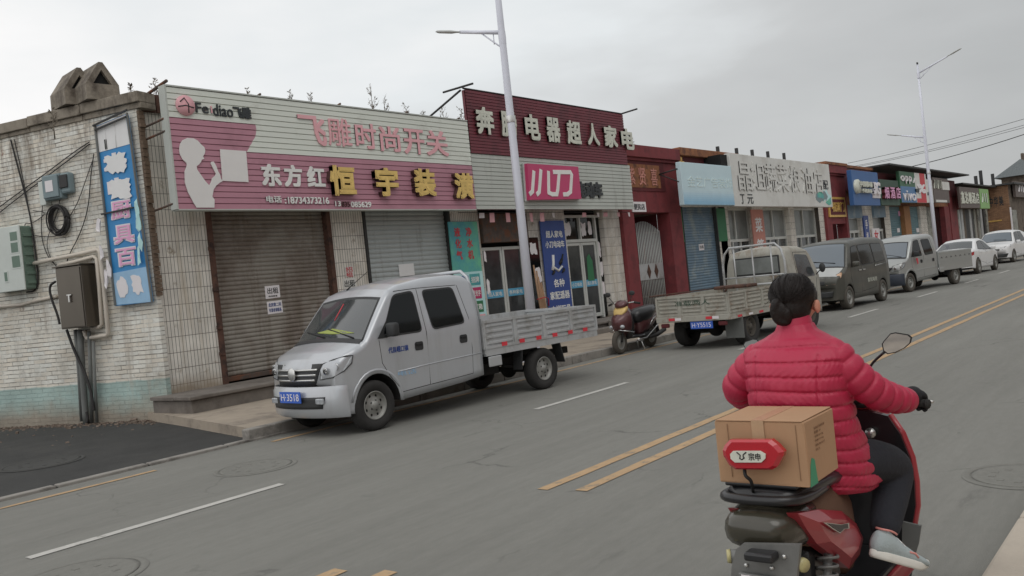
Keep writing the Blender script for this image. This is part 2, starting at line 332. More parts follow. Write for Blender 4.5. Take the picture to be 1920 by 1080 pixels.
mat('rubber_dusty', A(66, 62, 56), .95, var=.25, vs=6, bump=.3, bs=90)
mat('rim_steel', A(122, 122, 118), .5, .4, var=.12, vs=9)
mat('underbody', (.018, .017, .016), .95, var=.2)
mat('chrome', (.6, .6, .6), .12, 1.0, var=.02)
mat('lamp_glass', A(138, 142, 146), .12, var=.35, vs=14, coat=1, spec=.8)
mat('lamp_orange', A(214, 150, 116), .2, var=.1, vs=10, coat=1)
mat('plate_blue', A(40, 82, 168), .4, var=.05)
mat('reflector_red', A(180, 30, 46), .3, var=.1)
mat('hi_vis', A(128, 138, 60), .7, var=.05)
mat('banner_red', A(176, 70, 74), .75, var=.15, vs=6)
mat('banner_peach', A(164, 108, 96), .75, var=.1, vs=4)
mat('weed', A(104, 96, 84, 1.6), .95, var=.25, vs=12)
mat('roof_tile', A(104, 110, 112), .8, var=.25, vs=6)
mat('stone', A(92, 80, 70), .95, var=.35, vs=15, bump=.4, bs=60)
mat('manhole', A(112, 111, 105, 1.26), .93, 0, var=.12, vs=20, bump=.4, bs=60)
mat('stain', A(78, 74, 70, 1.4), .5, var=.2)
# rider
mat('jacket', A(152, 28, 58, 1.55, .04), .5, var=.04, vs=3, bump=.3, bs=26)
mat('trousers', A(30, 32, 38), .9, var=.15, vs=8, bump=.3, bs=60)
mat('hair', (.012, .008, .007), .55, var=.2, vs=30, spec=.35, bump=.35, bs=120, stretch=(.15, 1, 1))
mat('skin', A(158, 104, 84, 1.9), .6, var=.06, vs=6)
mat('glove', A(24, 25, 28), .85, var=.2, vs=12, bump=.4, bs=90)
mat('shoe_grey', A(140, 152, 154), .75, var=.06, vs=10, bump=.3, bs=120)
mat('shoe_sole', A(196, 188, 180), .7, var=.12, vs=10)
mat('shoe_coral', A(236, 120, 112, 1.7), .6, var=.05)
mat('cardboard', A(150, 116, 84, 1.6), .85, var=.07, vs=3, bump=.1, bs=20)
mat('cardboard_print', A(112, 84, 58, 1.8), .85, var=.1)
mat('tape_green', A(18, 120, 84, 1.7), .4, var=.05)
mat('bike_red', A(134, 28, 38, 1.8), .35, .1, var=.06, vs=3, coat=.6)
mat('bike_black', A(26, 26, 28), .4, var=.1, coat=.3)
mat('bike_olive', A(50, 47, 38), .25, var=.15, vs=3, coat=.5)
mat('bike_grey', A(98, 98, 96), .5, .3, var=.2, vs=8)
mat('panel_brown', A(80, 56, 40), .8, var=.25, vs=6)
mat('reflector_pale', A(150, 142, 96), .3, var=.1)
mat('lamp_red', A(150, 18, 32, 1.6, 0), .22, var=.06, coat=.8)
mat('mirror_glass', (.75, .77, .8), .03, 1.0, var=.0)
mat('scooter_maroon', A(74, 40, 42), .35, .2, var=.15, vs=6, coat=.5)
mat('scooter_gold', A(176, 148, 84), .45, .2, var=.15, vs=6)

def brick_mat(name, ax, bw, bh, mortar, c1, c2, cm, offs=.5, bump=.6, band=None, peel=None, dirt=None, zdirt=None, streak=None, sq=1.0, patchy=False):
    """brick / tile courses; ax = which object axis runs along the wall. band = (z top, colour); peel/dirt = patch colours"""
    m = bpy.data.materials.new(name); m.use_nodes = True; n = m.node_tree.nodes; l = m.node_tree.links; b = n['Principled BSDF']
    b.inputs['Roughness'].default_value = .85
    t = n.new('ShaderNodeTexCoord'); s = n.new('ShaderNodeSeparateXYZ'); l.new(t.outputs['Object'], s.inputs[0])
    c = n.new('ShaderNodeCombineXYZ'); l.new(s.outputs[ax], c.inputs['X']); l.new(s.outputs['Z'], c.inputs['Y'])
    wz = n.new('ShaderNodeTexNoise'); wz.inputs['Scale'].default_value = 5; l.new(t.outputs['Object'], wz.inputs['Vector'])
    wv = n.new('ShaderNodeVectorMath'); wv.operation = 'MULTIPLY_ADD'; l.new(wz.outputs['Color'], wv.inputs[0]); wv.inputs[1].default_value = (.012, .012, 0) if offs else (.001, .001, 0); l.new(c.outputs[0], wv.inputs[2])
    bt = n.new('ShaderNodeTexBrick'); bt.offset = offs; bt.squash = sq; bt.inputs['Scale'].default_value = 1
    bt.inputs['Brick Width'].default_value = bw; bt.inputs['Row Height'].default_value = bh; bt.inputs['Mortar Size'].default_value = mortar
    bt.inputs['Mortar Smooth'].default_value = .3; bt.inputs['Bias'].default_value = 0
    bt.inputs['Color1'].default_value = (*c1, 1); bt.inputs['Color2'].default_value = (*c2, 1); bt.inputs['Mortar'].default_value = (*cm, 1) if not patchy else (*c1, 1)
    l.new(wv.outputs[0], bt.inputs['Vector']); out = bt.outputs['Color']
    def mixin(out, c2_, fac):
        k = n.new('ShaderNodeMix'); k.data_type = 'RGBA'; l.new(fac, k.inputs['Factor']); l.new(out, k.inputs['A']); k.inputs['B'].default_value = (*c2_, 1); return k.outputs['Result']
    def noise(sc, lo, hi, st=(1, 1, 1), loc=(0, 0, 0), vec=None, det=8):
        mp_ = n.new('ShaderNodeMapping'); mp_.inputs['Scale'].default_value = st; mp_.inputs['Location'].default_value = loc; l.new(t.outputs['Object'], mp_.inputs['Vector'])
        z = n.new('ShaderNodeTexNoise'); z.inputs['Scale'].default_value = sc; z.inputs['Detail'].default_value = det; z.inputs['Roughness'].default_value = .7; l.new(mp_.outputs[0], z.inputs['Vector'])
        r = n.new('ShaderNodeMapRange'); r.inputs['From Min'].default_value = lo; r.inputs['From Max'].default_value = hi; l.new(z.outputs['Fac'], r.inputs['Value']); return r.outputs['Result']
    def zfade(z0, z1, wob=.25, sc=3):       # 1 below z0, 0 above z1, wobbled
        z = n.new('ShaderNodeTexNoise'); z.inputs['Scale'].default_value = sc; z.inputs['Detail'].default_value = 6; l.new(t.outputs['Object'], z.inputs['Vector'])
        a = n.new('ShaderNodeMath'); a.operation = 'MULTIPLY_ADD'; a.inputs[1].default_value = wob; l.new(z.outputs['Fac'], a.inputs[0]); l.new(s.outputs['Z'], a.inputs[2])
        r = n.new('ShaderNodeMapRange'); r.inputs['From Min'].default_value = z0 + wob * .5; r.inputs['From Max'].default_value = z1 + wob * .5; r.inputs['To Min'].default_value = 1; r.inputs['To Max'].default_value = 0
        l.new(a.outputs[0], r.inputs['Value']); return r.outputs['Result']
    if patchy:     # joints show only where the paint has sunk: mostly the bed joints
        sy_ = n.new('ShaderNodeSeparateXYZ'); l.new(wv.outputs[0], sy_.inputs[0]); md = n.new('ShaderNodeMath'); md.operation = 'PINGPONG'; md.inputs[1].default_value = bh / 2; l.new(sy_.outputs['Y'], md.inputs[0])
        lr = n.new('ShaderNodeMapRange'); lr.inputs['From Min'].default_value = .001; lr.inputs['From Max'].default_value = .010; lr.inputs['To Min'].default_value = 1; lr.inputs['To Max'].default_value = 0; l.new(md.outputs[0], lr.inputs['Value'])
        a_ = noise(3.2, .40, .60, (1, .8, 1)); m_ = n.new('ShaderNodeMath'); m_.operation = 'MULTIPLY'; l.new(lr.outputs['Result'], m_.inputs[0]); l.new(a_, m_.inputs[1]); out = mixin(out, cm, m_.outputs[0])
        a_ = noise(2.5, .50, .66, (1, 1, 1), (9, 3, 1)); m_ = n.new('ShaderNodeMath'); m_.operation = 'MULTIPLY'; l.new(bt.outputs['Fac'], m_.inputs[0]); l.new(a_, m_.inputs[1]); out = mixin(out, cm, m_.outputs[0])
        tz = n.new('ShaderNodeMapRange'); tz.inputs['From Min'].default_value = 2.9; tz.inputs['From Max'].default_value = 4.9; l.new(s.outputs['Z'], tz.inputs['Value'])
        a_ = noise(5.5, .45, .66, (1, 1, .22), (2, 5, 1)); m_ = n.new('ShaderNodeMath'); m_.operation = 'MULTIPLY'; l.new(tz.outputs['Result'], m_.inputs[0]); l.new(a_, m_.inputs[1]); out = mixin(out, A(98, 84, 70), m_.outputs[0])
    if peel:
        for (cp, sc, lo, hi) in peel: out = mixin(out, cp, noise(sc, lo, hi, loc=(sc, 2 * sc, 0)))
    if band:
        for (zt, cb, soft, wob) in band:
            f = zfade(zt, zt + soft, wob)
            k = n.new('ShaderNodeMix'); k.data_type = 'RGBA'; k.blend_type = 'MIX'; f2 = n.new('ShaderNodeMath'); f2.operation = 'MULTIPLY'; f2.inputs[1].default_value = .86
            l.new(f, f2.inputs[0]); l.new(f2.outputs[0], k.inputs['Factor']); l.new(out, k.inputs['A']); k.inputs['B'].default_value = (*cb, 1); out = k.outputs['Result']
    if streak: out = mixin(out, streak, noise(4, .55, .8, (1, 1, .1), det=5))
    if dirt:
        for (cp, sc, lo, hi) in dirt: out = mixin(out, cp, noise(sc, lo, hi, loc=(5 + sc, 0, 4)))
    hs = n.new('ShaderNodeTexNoise'); hs.inputs['Scale'].default_value = 2.2; hs.inputs['Detail'].default_value = 7; l.new(t.outputs['Object'], hs.inputs['Vector'])
    hr = n.new('ShaderNodeMapRange'); hr.inputs['From Min'].default_value = .3; hr.inputs['From Max'].default_value = .7; hr.inputs['To Min'].default_value = .84; hr.inputs['To Max'].default_value = 1.1; l.new(hs.outputs['Fac'], hr.inputs['Value'])
    sc_ = n.new('ShaderNodeVectorMath'); sc_.operation = 'SCALE'; l.new(out, sc_.inputs[0]); l.new(hr.outputs['Result'], sc_.inputs['Scale'])
    l.new(sc_.outputs[0], b.inputs['Base Color'])
    inv = n.new('ShaderNodeMath'); inv.operation = 'SUBTRACT'; inv.inputs[0].default_value = 1; l.new(bt.outputs['Fac'], inv.inputs[1])
    fn = n.new('ShaderNodeTexNoise'); fn.inputs['Scale'].default_value = 30; fn.inputs['Detail'].default_value = 5; l.new(t.outputs['Object'], fn.inputs['Vector'])
    ad_ = n.new('ShaderNodeMath'); ad_.operation = 'MULTIPLY_ADD'; ad_.inputs[1].default_value = .7; l.new(fn.outputs['Fac'], ad_.inputs[0]); l.new(inv.outputs[0], ad_.inputs[2])
    bp = n.new('ShaderNodeBump'); bp.inputs['Strength'].default_value = bump; bp.inputs['Distance'].default_value = .012; l.new(ad_.outputs[0], bp.inputs['Height']); l.new(bp.outputs['Normal'], b.inputs['Normal'])
    MATS[name] = m; return m
brick_mat('painted_brick', 'Y', .25, .072, .006, A(200, 193, 180), A(184, 177, 164), A(80, 70, 60), patchy=True,
          peel=[(A(116, 102, 88), 9, .64, .70), (A(118, 84, 68), 2.6, .66, .71)], bump=1.0,
          band=[(.66, A(126, 152, 148), .02, .06), (.12, A(122, 108, 94), .35, .3)],
          dirt=[(A(100, 90, 78), 1.3, .62, .85), (A(132, 124, 110), .8, .5, .8)], streak=A(146, 138, 126))
brick_mat('tile_x', 'X', .062, .262, .0045, A(186, 182, 174), A(174, 170, 162), A(62, 57, 52), offs=0, bump=.35,
          peel=[(A(120, 108, 90), 3.5, .60, .72)], dirt=[(A(140, 126, 104), 1.5, .6, .85)], band=[(.42, A(120, 106, 88), .25, .3)], streak=A(146, 134, 114))
brick_mat('brick_far', 'Y', .25, .07, .01, A(134, 100, 70), A(112, 80, 56), A(86, 68, 54), dirt=[(A(88, 70, 56), 1.2, .5, .8)])
# ------------------------------------------------------------------ the ground
KY = 9.45      # kerb face of the far pavement
def sheet(name, pts, z, m, kind='structure', nx=1):
    mb = MB(); mb.add([(x, y, z) for x, y in pts], [tuple(range(len(pts)))]); return tag(mb.build(name, m), kind=kind)
sheet('ground', [(-120, -120), (900, -120), (900, 500), (-120, 500)], -.02, 'earth')
sheet('road', [(-60, .92), (400, .92), (400, KY), (-60, KY)], 0, 'road_asphalt')
sheet('side_road', [(-30, KY), (6.35, KY), (7.2, 12.2), (7.3, 13.6), (2, 40), (-30, 40)], .006, 'new_asphalt')
mb = MB()      # far pavement: slab with kerb step and a lowered, cut-off west end
mb.prism([(6.42, KY + .16, 0), (400, KY + .16, 0), (400, 13.7, 0), (7.3, 13.7, 0), (7.0, 12.2, 0)], (0, 0, .14)); tag(mb.build('pavement', 'pavement'), kind='structure')
mb = MB(); x = 6.3
while x < 110:
    mb.bbox(x, x + .985, KY, KY + .155, -.01, .15 + rnd.uniform(-.004, .004), .015); x += 1.0
tag(mb.build('kerb', 'kerb_stone'), kind='structure')
mb = MB(); x = -6
while x < 6.2:   # flush strip where the side road joins
    mb.bbox(x, x + .97, KY - .02 + rnd.uniform(-.01, .01), KY + .1, -.05, .03, .01); x += 1.0
tag(mb.build('kerb', 'kerb_stone'), kind='structure')
mb = MB(); x = -6
while x < 200: mb.bbox(x, x + .985, .66, .9, -.01, .16, .02); x += 1.0
mat('pale_kerb', A(162, 152, 138, 1.4), .9, var=.12, vs=4, bump=.5, bs=80)
tag(mb.build('kerb', 'pale_kerb'), kind='structure')
sheet('pavement', [(-60, -30), (400, -30), (400, .655), (-60, .655)], .13, 'pavement')
def strip(mb, x0, x1, y0, y1, z=.005):
    n = max(1, int((x1 - x0) / .5)); vs = []
    for i in range(n + 1):
        x = x0 + (x1 - x0) * i / n; vs += [(x, y0 + rnd.uniform(-.006, .006), z), (x, y1 + rnd.uniform(-.006, .006), z)]
    mb.add(vs, [(2 * i, 2 * i + 2, 2 * i + 3, 2 * i + 1) for i in range(n)])
mb = MB()
for k in range(12): x = 2.62 + 6.04 * k; strip(mb, x, x + 2.2, 6.75, 6.85)
tag(mb.build('lane_markings', 'line_white'), kind='structure')
mb = MB(); strip(mb, -8, 3.35, 4.17, 4.29); strip(mb, -8, 3.45, 3.84, 3.95); strip(mb, 5.3, 200, 4.12, 4.23); strip(mb, 5.35, 200, 3.8, 3.91)
strip(mb, -8, 4.85, 9.02, 9.1); strip(mb, 6.35, 120, 9.02, 9.1)
tag(mb.build('lane_markings', 'line_yellow'), kind='structure')
mat('manhole_dark', A(62, 62, 60, 1.2), .93, var=.15, vs=12, bump=.4, bs=60)
def manhole(px, py, r, lab, z=.0, m='manhole'):
    p = PG(px, py); mb = MB(); c = (p.x, p.y, z)
    mb.lathe([(r + .06, .003), (r + .05, .006), (r + .01, .006), (r + .008, .003)], c, 'z', 36)
    mb.lathe([(r, .003), (r, .006), (r - .03, .006), (r - .035, .005), (.001, .005)], c, 'z', 36)
    for k in range(10): a = k * math.pi / 5; mb.box(c[0] + math.cos(a) * r * .6 - .02, c[0] + math.cos(a) * r * .6 + .02, c[1] + math.sin(a) * r * .6 - .02, c[1] + math.sin(a) * r * .6 + .02, z + .005, z + .0075)
    tag(mb.build('manhole_cover', m), lab, 'manhole cover', 'manhole covers in the roadway')
manhole(80, 870, .42, 'round manhole cover in the dark new asphalt of the side road', .008, 'manhole_dark')
manhole(480, 876, .36, 'round manhole cover in the road beside the kerb in front of the silver pickup')
manhole(150, 1082, .36, 'round manhole cover in the near lane at the lower left corner of the photo')
manhole(1918, 893, .3, 'manhole cover in the lane right of the rider, cut by the right edge')
# rubble and dust at the foot of the brick wall
mb = MB()
def wallp(t): return Vector((7.44 - 1.12 * t, 13.29 + 3.7 * t, 0))
for i in range(1100):
    t = rnd.uniform(-.05, 2.0); p = wallp(t); d = abs(rnd.gauss(0, .18)) + .02; s = rnd.uniform(.006, .026)
    if rnd.random() < .05: s *= 2
    if rnd.random() < .08: d += rnd.uniform(0, 1.8)
    q = Matrix.Rotation(rnd.uniform(0, 6), 3, 'Z') @ Matrix.Rotation(rnd.uniform(0, 6), 3, 'X')
    mb.add([q @ Vector((a * s, b * s * .7, c * s * .5)) + Vector((p.x - d, p.y - d * .3, s * .3)) for a in (-1, 1) for b in (-1, 1) for c in (-.8, 1)], [(0, 1, 3, 2), (4, 6, 7, 5), (0, 4, 5, 1), (2, 3, 7, 6), (0, 2, 6, 4), (1, 5, 7, 3)])
tag(mb.build('rubble', 'stone'), 'small rubble and grit along the foot of the painted brick wall', 'rubble', kind='stuff')
# ------------------------------------------------------------------ the corner building and its side wall
FY = 13.4; SY = 12.75
C0 = Vector((7.44, 13.29, 0)); WU = Vector((1.12, -3.7, 0)).normalized(); WN = WU.cross(Vector((0, 0, 1)))
def WP(px, py, off=0.0):
    d = ray(px, py); t = ((C0 + WN * off - CAM).dot(WN)) / d.dot(WN); return CAM + d * t
def WL(px, py, off=0.0):
    p = WP(px, py, off); return ((p - C0).dot(WU), p.z)
TW = Matrix(((WU.x, WN.x, 0, C0.x), (WU.y, WN.y, 0, C0.y), (0, 0, 1, 0), (0, 0, 0, 1)))   # wall frame: s along (right), n outwards, z
def shutter(mb, x0, x1, y, z0, z1, p=.078, mi=0):
    prof = []; z = z0; n = max(1, round((z1 - z0) / p)); p = (z1 - z0) / n
    for k in range(n):
        z = z0 + k * p; prof += [(y, z), (y - .014, z + p * .22), (y - .018, z + p * .5), (y - .014, z + p * .78), (y, z + p * .97)]
    prof.append((y, z1)); nn = 3
    xs = [x0 + (x1 - x0) * i / nn for i in range(nn + 1)]
    for a, b in zip(xs, xs[1:]): mb.extr_x(prof, a, b, mi, False)
    return mb
B1 = thing('shop_building', (7.44, 13.29, 0), 'low corner shop building with a painted brick side wall and tiled piers', 'building')
ztop, zcor = WL(60, 240)[1], WL(60, 268)[1]
ZR = PY(250, 178, FY).z                      # parapet top
mb = MB(); mb.prism([C0 + Vector((0.0, 0, -.1)), C0 - WU * 14 + Vector((0, 0, -.1)), C0 - WU * 14 - WN * .1 + Vector((0, 0, -.1)), C0 - WN * .1 + Vector((0, 0, -.1))], (0, 0, ZR - .2 + .1))
mb.build('side_wall', 'painted_brick', B1)
zc = ZR - .22
m_ = MB(); z = 2.0; rq = random.Random(3)
while z < ZR - .32:
    m_.box(-.004, .03 + rq.uniform(0, .035), -.1, .006, z, z + .062); z += .068
MB().merge(m_, TW).build('quoin', 'brown_brick', B1)
mb = MB(); k = 0; s = .12
while s > -14:      # cast parapet lengths
    L = rnd.uniform(1.1, 1.5); m_ = MB(); dz = rnd.uniform(-.02, .02)
    m_.bbox(s - L + .015, s, -.3, .08, zc + .05 + dz, zc + .22 + dz, .012); m_.bbox(s - L + .015, s, -.3, .03, zc - .03, zc + .048 + dz, .008); mb.merge(m_, TW); s -= L
mb.build('parapet', 'concrete', B1)
mb = MB()
for a, b in ((7.46, 8.55), (11.2, 12.07), (14.62, 15.66), (17.42, 19.15), (21.05, 21.88)): mb.box(a, b, FY, FY + .3, .3, 3.42)
mb.box(7.46, 21.88, FY, FY + .3, 3.42, ZR - .2)
mb.build('front_wall', 'tile_x', B1)
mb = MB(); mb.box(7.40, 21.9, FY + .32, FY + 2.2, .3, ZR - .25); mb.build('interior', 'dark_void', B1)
mb = MB(); mb.prism([(7.45, FY + .05, 0), (21.9, FY + .05, 0), (21.9, 24, 0), (4.4, 24, 0)], (0, 0, .12)); mb.v = [(x, y, z + ZR - .2) for x, y, z in mb.v]; mb.build('roof', 'concrete_dark', B1)
mb = MB()
for i in range(24): x = 7.46 + i * .12; mb.box(x, x + .105, FY - .06, FY - .01, ZR - .27, ZR + .02)
mb.box(7.46, 21.9, FY - .05, FY + .06, ZR - .03, ZR + .03); mb.build('fascia', 'rust', B1)
mb = MB()      # plinth step along the front
mb.bbox(7.25, 20.9, 12.28, 13.42, 0, .34, .02); mb.bbox(7.2, 20.95, 12.22, 12.7, .345, .40, .012); mb.bbox(7.2, 20.95, 12.7, 13.39, .345, .398, .004)
mb.bbox(16.2, 21.6, 11.95, 12.2, .1, .27, .02)
mb.build('step', 'step_concrete', B1)
mb = MB(); mb.prism([(18.9, 11.5, .15), (18.9, 12.2, .15), (18.9, 12.2, .42)], (.9, 0, 0)); mb.build('ramp', 'step_concrete', B1)
for a, b, z0, z1, mt, nm_ in ((8.63, 11.13, .42, 3.4, 'shutter_brown', 'brown'), (12.14, 14.6, .42, 3.4, 'shutter_grey', 'grey')):
    mb = shutter(MB(), a, b, FY + .12, z0 + .09, z1, .078 if nm_ == 'brown' else .1); sh = mb.build('shutter', mt, B1); sh['label'] = 'closed %s roller shutter' % nm_
    mb = MB(); mb.bbox(a, b, FY + .07, FY + .13, z0, z0 + .085, .008); mb.build('bottom_rail', 'rusty_steel' if nm_ == 'brown' else 'dark_steel', sh)
    mb = MB(); wd = .1 if nm_ == 'brown' else .06
    mb.box(a - wd, a, FY - .03, FY + .15, z0 - .02, z1); mb.box(b, b + wd, FY - .03, FY + .15, z0 - .02, z1); mb.box(a - wd, b + wd, FY - .02, FY + .15, z1 + .002, z1 + .1)
    for z in (.9, 1.35, 2.0, 2.7): mb.box(a - wd - .03, a - .02, FY - .05, FY - .032, z, z + .06)
    mb.build('shutter_frame', 'rust' if nm_ == 'brown' else 'dark_steel', B1)
# glass shop fronts behind the pole
def glass_door(root, x0, x1, z0, z1, label, pr, txt, frm='alu_frame', y=FY + .16):
    mid = (x0 + x1) / 2
    for q, (a, b) in enumerate(((x0, mid - .01), (mid + .01, x1))):
        d = MB(); w_ = .07
        d.bbox(a, a + w_, y - .03, y + .03, z0, z1, .008); d.bbox(b - w_, b, y - .03, y + .03, z0, z1, .008)
        d.bbox(a + w_, b - w_, y - .028, y + .028, z1 - .08, z1, .008); d.bbox(a + w_, b - w_, y - .028, y + .028, z0, z0 + .1, .008)
        dr = d.build('door', frm, root)
        g = MB(); g.box(a + w_ - .01, b - w_ + .01, y - .006, y + .006, z0 + .09, z1 - .07); g.build('pane', 'window_glass', dr)
        g = MB(); g.box(a + w_, b - w_, y - .012, y - .008, z0 + (z1 - z0) * .41, z0 + (z1 - z0) * .5); stk = g.build('sticker_band', 'cyan_sticker', dr)
        g = MB(); ftext(g, txt[q], a + w_ + .06, b - w_ - .06, z0 + (z1 - z0) * .43, z0 + (z1 - z0) * .48, y - .013, .002, .01); g.build('sticker_lettering', 'letter_white', dr)
glass_door(B1, 15.78, 17.36, .45, 2.52, '', 0, ('超人家电', '各种家电'))
glass_door(B1, 19.28, 20.72, .45, 2.52, '', 0, ('小刀电动', '超人家电'))
def bx(root, name, m, *boxes, bev=0):       # one object per box
    for b in boxes: mb = MB(); (mb.bbox(*b, bev) if bev else mb.box(*b)); o = mb.build(name, m, root)
    return o
bx(B1, 'door_frame', 'alu_frame', *[(a, b, FY + .1, FY + .24, .4, 3.2) for a, b in ((15.66, 15.78), (17.36, 17.44), (19.17, 19.27), (20.73, 20.8))], (19.27, 20.73, FY + .1, FY + .22, 2.53, 2.61), (19.97, 20.03, FY + .1, FY + .2, 2.61, 3.2), (19.27, 21.02, FY + .1, FY + .22, 3.2, 3.27))
bx(B1, 'side_light', 'glass_dark', (19.28, 19.96, FY + .17, FY + .185, 2.61, 3.2), (20.04, 20.72, FY + .17, FY + .185, 2.61, 3.2), (20.8, 21.05, FY + .17, FY + .185, .42, 3.2), (17.44, 17.5, FY + .1, FY + .2, .42, 3.2))
mb = MB(); mb.box(15.7, 17.42, FY - .08, FY + .3, 2.62, 3.3); mb.build('shutter_box', 'rusty_steel', B1)
mb = MB(); mb.box(17.46, 17.86, FY - .03, FY - .008, .5, 2.7); mb.build('window_board', 'glass_dark', B1)
def jag(seed, n=26):
    r_ = random.Random(seed); o = []
    for k in range(n):
        a = 2 * math.pi * k / n; c_, s_ = math.cos(a), math.sin(a); q = 1 / max(abs(c_), abs(s_)) ** .85; f = .5 * q * (.8 if r_.random() < .4 else 1) * r_.uniform(.9, 1.08); o.append((f * c_ * .92, f * s_ * .92))
    return o
def blob_poly(cx, cz, w_, h, n=14, j=.22, seed=1):
    r_ = random.Random(seed); return [(cx + w_ / 2 * math.cos(2 * math.pi * k / n) * (1 + r_.uniform(-j, j)), cz + h / 2 * math.sin(2 * math.pi * k / n) * (1 + r_.uniform(-j, j))) for k in range(n)]
for i, (x, z, w_, h) in enumerate(((17.62, 2.42, .3, .34), (17.7, 1.75, .34, .42), (17.74, 1.1, .26, .38), (19.5, 2.9, .3, .42), (20.25, 2.88, .26, .46), (20.56, 2.9, .22, .46), (20.92, 2.3, .2, .5), (20.94, 1.75, .2, .46), (20.93, 1.2, .2, .44), (15.72, 2.3, .1, .3), (15.73, 1.6, .12, .4))):
    mb = MB(); y = FY - .035 if x < 18 else FY + .165; mb.prism([(x + a * w_, y, z + b * h) for a, b in jag(i + 3, 16)], (0, -.004, 0)); mb.build('torn_poster', 'paper', B1)
mb = MB(); mb.prism([(20.2, FY + .15, 1.45), (20.52, FY + .15, 1.45), (20.5, FY + .15, 2.0), (20.36, FY + .15, 2.2), (20.24, FY + .15, 2.1)], (0, -.003, 0)); mb.build('green_poster', 'green_board', B1)
# papers on the shutters and pier (things of their own)
def paper(name, pts, y, m, label, lines=(), tm='letter_black', cat='notice'):
    x0, x1 = PY(pts[0], pts[2], y).x, PY(pts[1], pts[2], y).x; z1, z0 = PY(pts[0], pts[2], y).z, PY(pts[0], pts[3], y).z
    t = thing(name, (x0, y, z0), label, cat); mb = MB(); mb.add([(x0, y, z0), (x1, y + .004, z0 + .01), (x1 - .005, y, z1 + .008), (x0 + .004, y + .004, z1)], [(0, 1, 2, 3)]); mb.prism(mb.v[:], (0, .003, 0)); mb.build('sheet', m, t)
    if lines:
        g = MB(); h = (z1 - z0)
        for (s_, a, b, c, d) in lines: ftext(g, s_, x0 + (x1 - x0) * a, x0 + (x1 - x0) * b, z0 + h * c, z0 + h * d, y - .001, .002, .012)
        g.build('lettering', tm, t)
paper('rent_notice', (496, 524, 537, 561), FY + .095, 'paper', 'white sheet with two black characters taped to the brown shutter', (('出租', .15, .88, .38, .86), ('电话联系', .2, .8, .12, .25)))
paper('rent_notice', (500, 529, 566, 590), FY + .095, 'paper', 'white sheet with two lines of blue characters, the lower one on the brown shutter', (('此房第二间', .1, .9, .58, .88), ('有意者请联系', .1, .9, .16, .46)), 'royal_blue')
paper('painted_notice', (642, 667, 523, 543), FY - .012, 'old_white_board', 'pale patch with black characters painted on the tiled pier between the shutters', (('出租', .12, .9, .2, .85),))
paper('painted_notice', (646, 662, 501, 520), FY - .012, 'old_white_board', 'red characters sprayed on the tiled pier above the pale patch', (('招', .1, .9, .5, 1.), ('租', .1, .9, .0, .46)), 'bright_red')
paper('paper_scrap', (747, 776, 496, 519), FY + .085, 'paper_pink', 'torn pinkish paper stuck on the grey shutter')
# ------------------------------------------------------------------ things on the brick side wall
def wall_thing(name, px, py, label, cat, group=None):
    p = WP(px, py); return thing(name, p, label, cat, group)
def wbox(p0x, p0y, p1x, p1y, d, off=0.0):       # photo corners of the front face at depth off+d
    s0, z1 = WL(p0x, p0y, off + d); s1, z0 = WL(p1x, p1y, off + d); return s0, s1, z0, z1
# steel cabinet with its pipes and ducts
t = wall_thing('steel_cabinet', 130, 615, 'brown stainless steel cabinet fixed to the painted brick wall above a bundle of ducts', 'cabinet')
s0, z1 = WL(103, 503, .32); s1, z0 = WL(163, 613, .32)
m_ = MB(); m_.bbox(s0, s1, 0.01, .32, z0, z1, .012); mb = MB().merge(m_, TW); cb = mb.build('body', 'steel_cab', t)
m_ = MB(); m_.bbox(s0 + .02, s1 - .02, .321, .335, z0 + .02, z1 - .03, .006); dr = MB().merge(m_, TW).build('door', 'steel_cab', t)
m_ = MB(); zc_ = (z0 + z1) / 2; m_.bbox((s0 + s1) / 2 - .05, (s0 + s1) / 2 + .05, .336, .36, zc_ + .03, zc_ + .05, .004); m_.bbox((s0 + s1) / 2 - .01, (s0 + s1) / 2 + .02, .336, .37, zc_ - .08, zc_ + .03, .005); MB().merge(m_, TW).build('handle', 'steel_bright', dr)
m_ = MB(); m_.bbox(s0 - .03, s1 + .03, -.01, .36, z1, z1 + .025, .006); MB().merge(m_, TW).build('rain_cover', 'steel_cab', t)
def wtube(mb, pts, r, off=.05, n=8): mb.tube([WP(x, y, off) for x, y in pts], r, n); return mb
def smooth_pts(p, it=2):
    for _ in range(it):
        q = [p[0]]
        for a, b in zip(p, p[1:]): q += [(a[0] * .75 + b[0] * .25, a[1] * .75 + b[1] * .25), (a[0] * .25 + b[0] * .75, a[1] * .25 + b[1] * .75)]
        p = q + [p[-1]]
    return p
for i, (pts, r, lab) in enumerate((([(64, 494), (100, 486), (150, 476), (183, 468), (187, 472), (194, 530), (203, 625), (200, 629), (163, 634), (160, 628), (158, 620)], .035, 'white plastic pipe bent round the top and outer right side of the steel cabinet'),
        ([(110, 497), (140, 491), (176, 481), (181, 485), (186, 540), (191, 608), (187, 613), (172, 616)], .032, 'white plastic pipe bent round the steel cabinet inside the larger pipe'),
        ([(-30, 580), (0, 575), (40, 571), (70, 563), (106, 556)], .03, 'white plastic pipe running level from the left edge to the steel cabinet'))):
    mb = wtube(MB(), pts, r, .08 if i < 2 else .04); mb2 = MB()
    tag(mb.build('conduit_pipe', 'pvc'), lab, 'pipe')
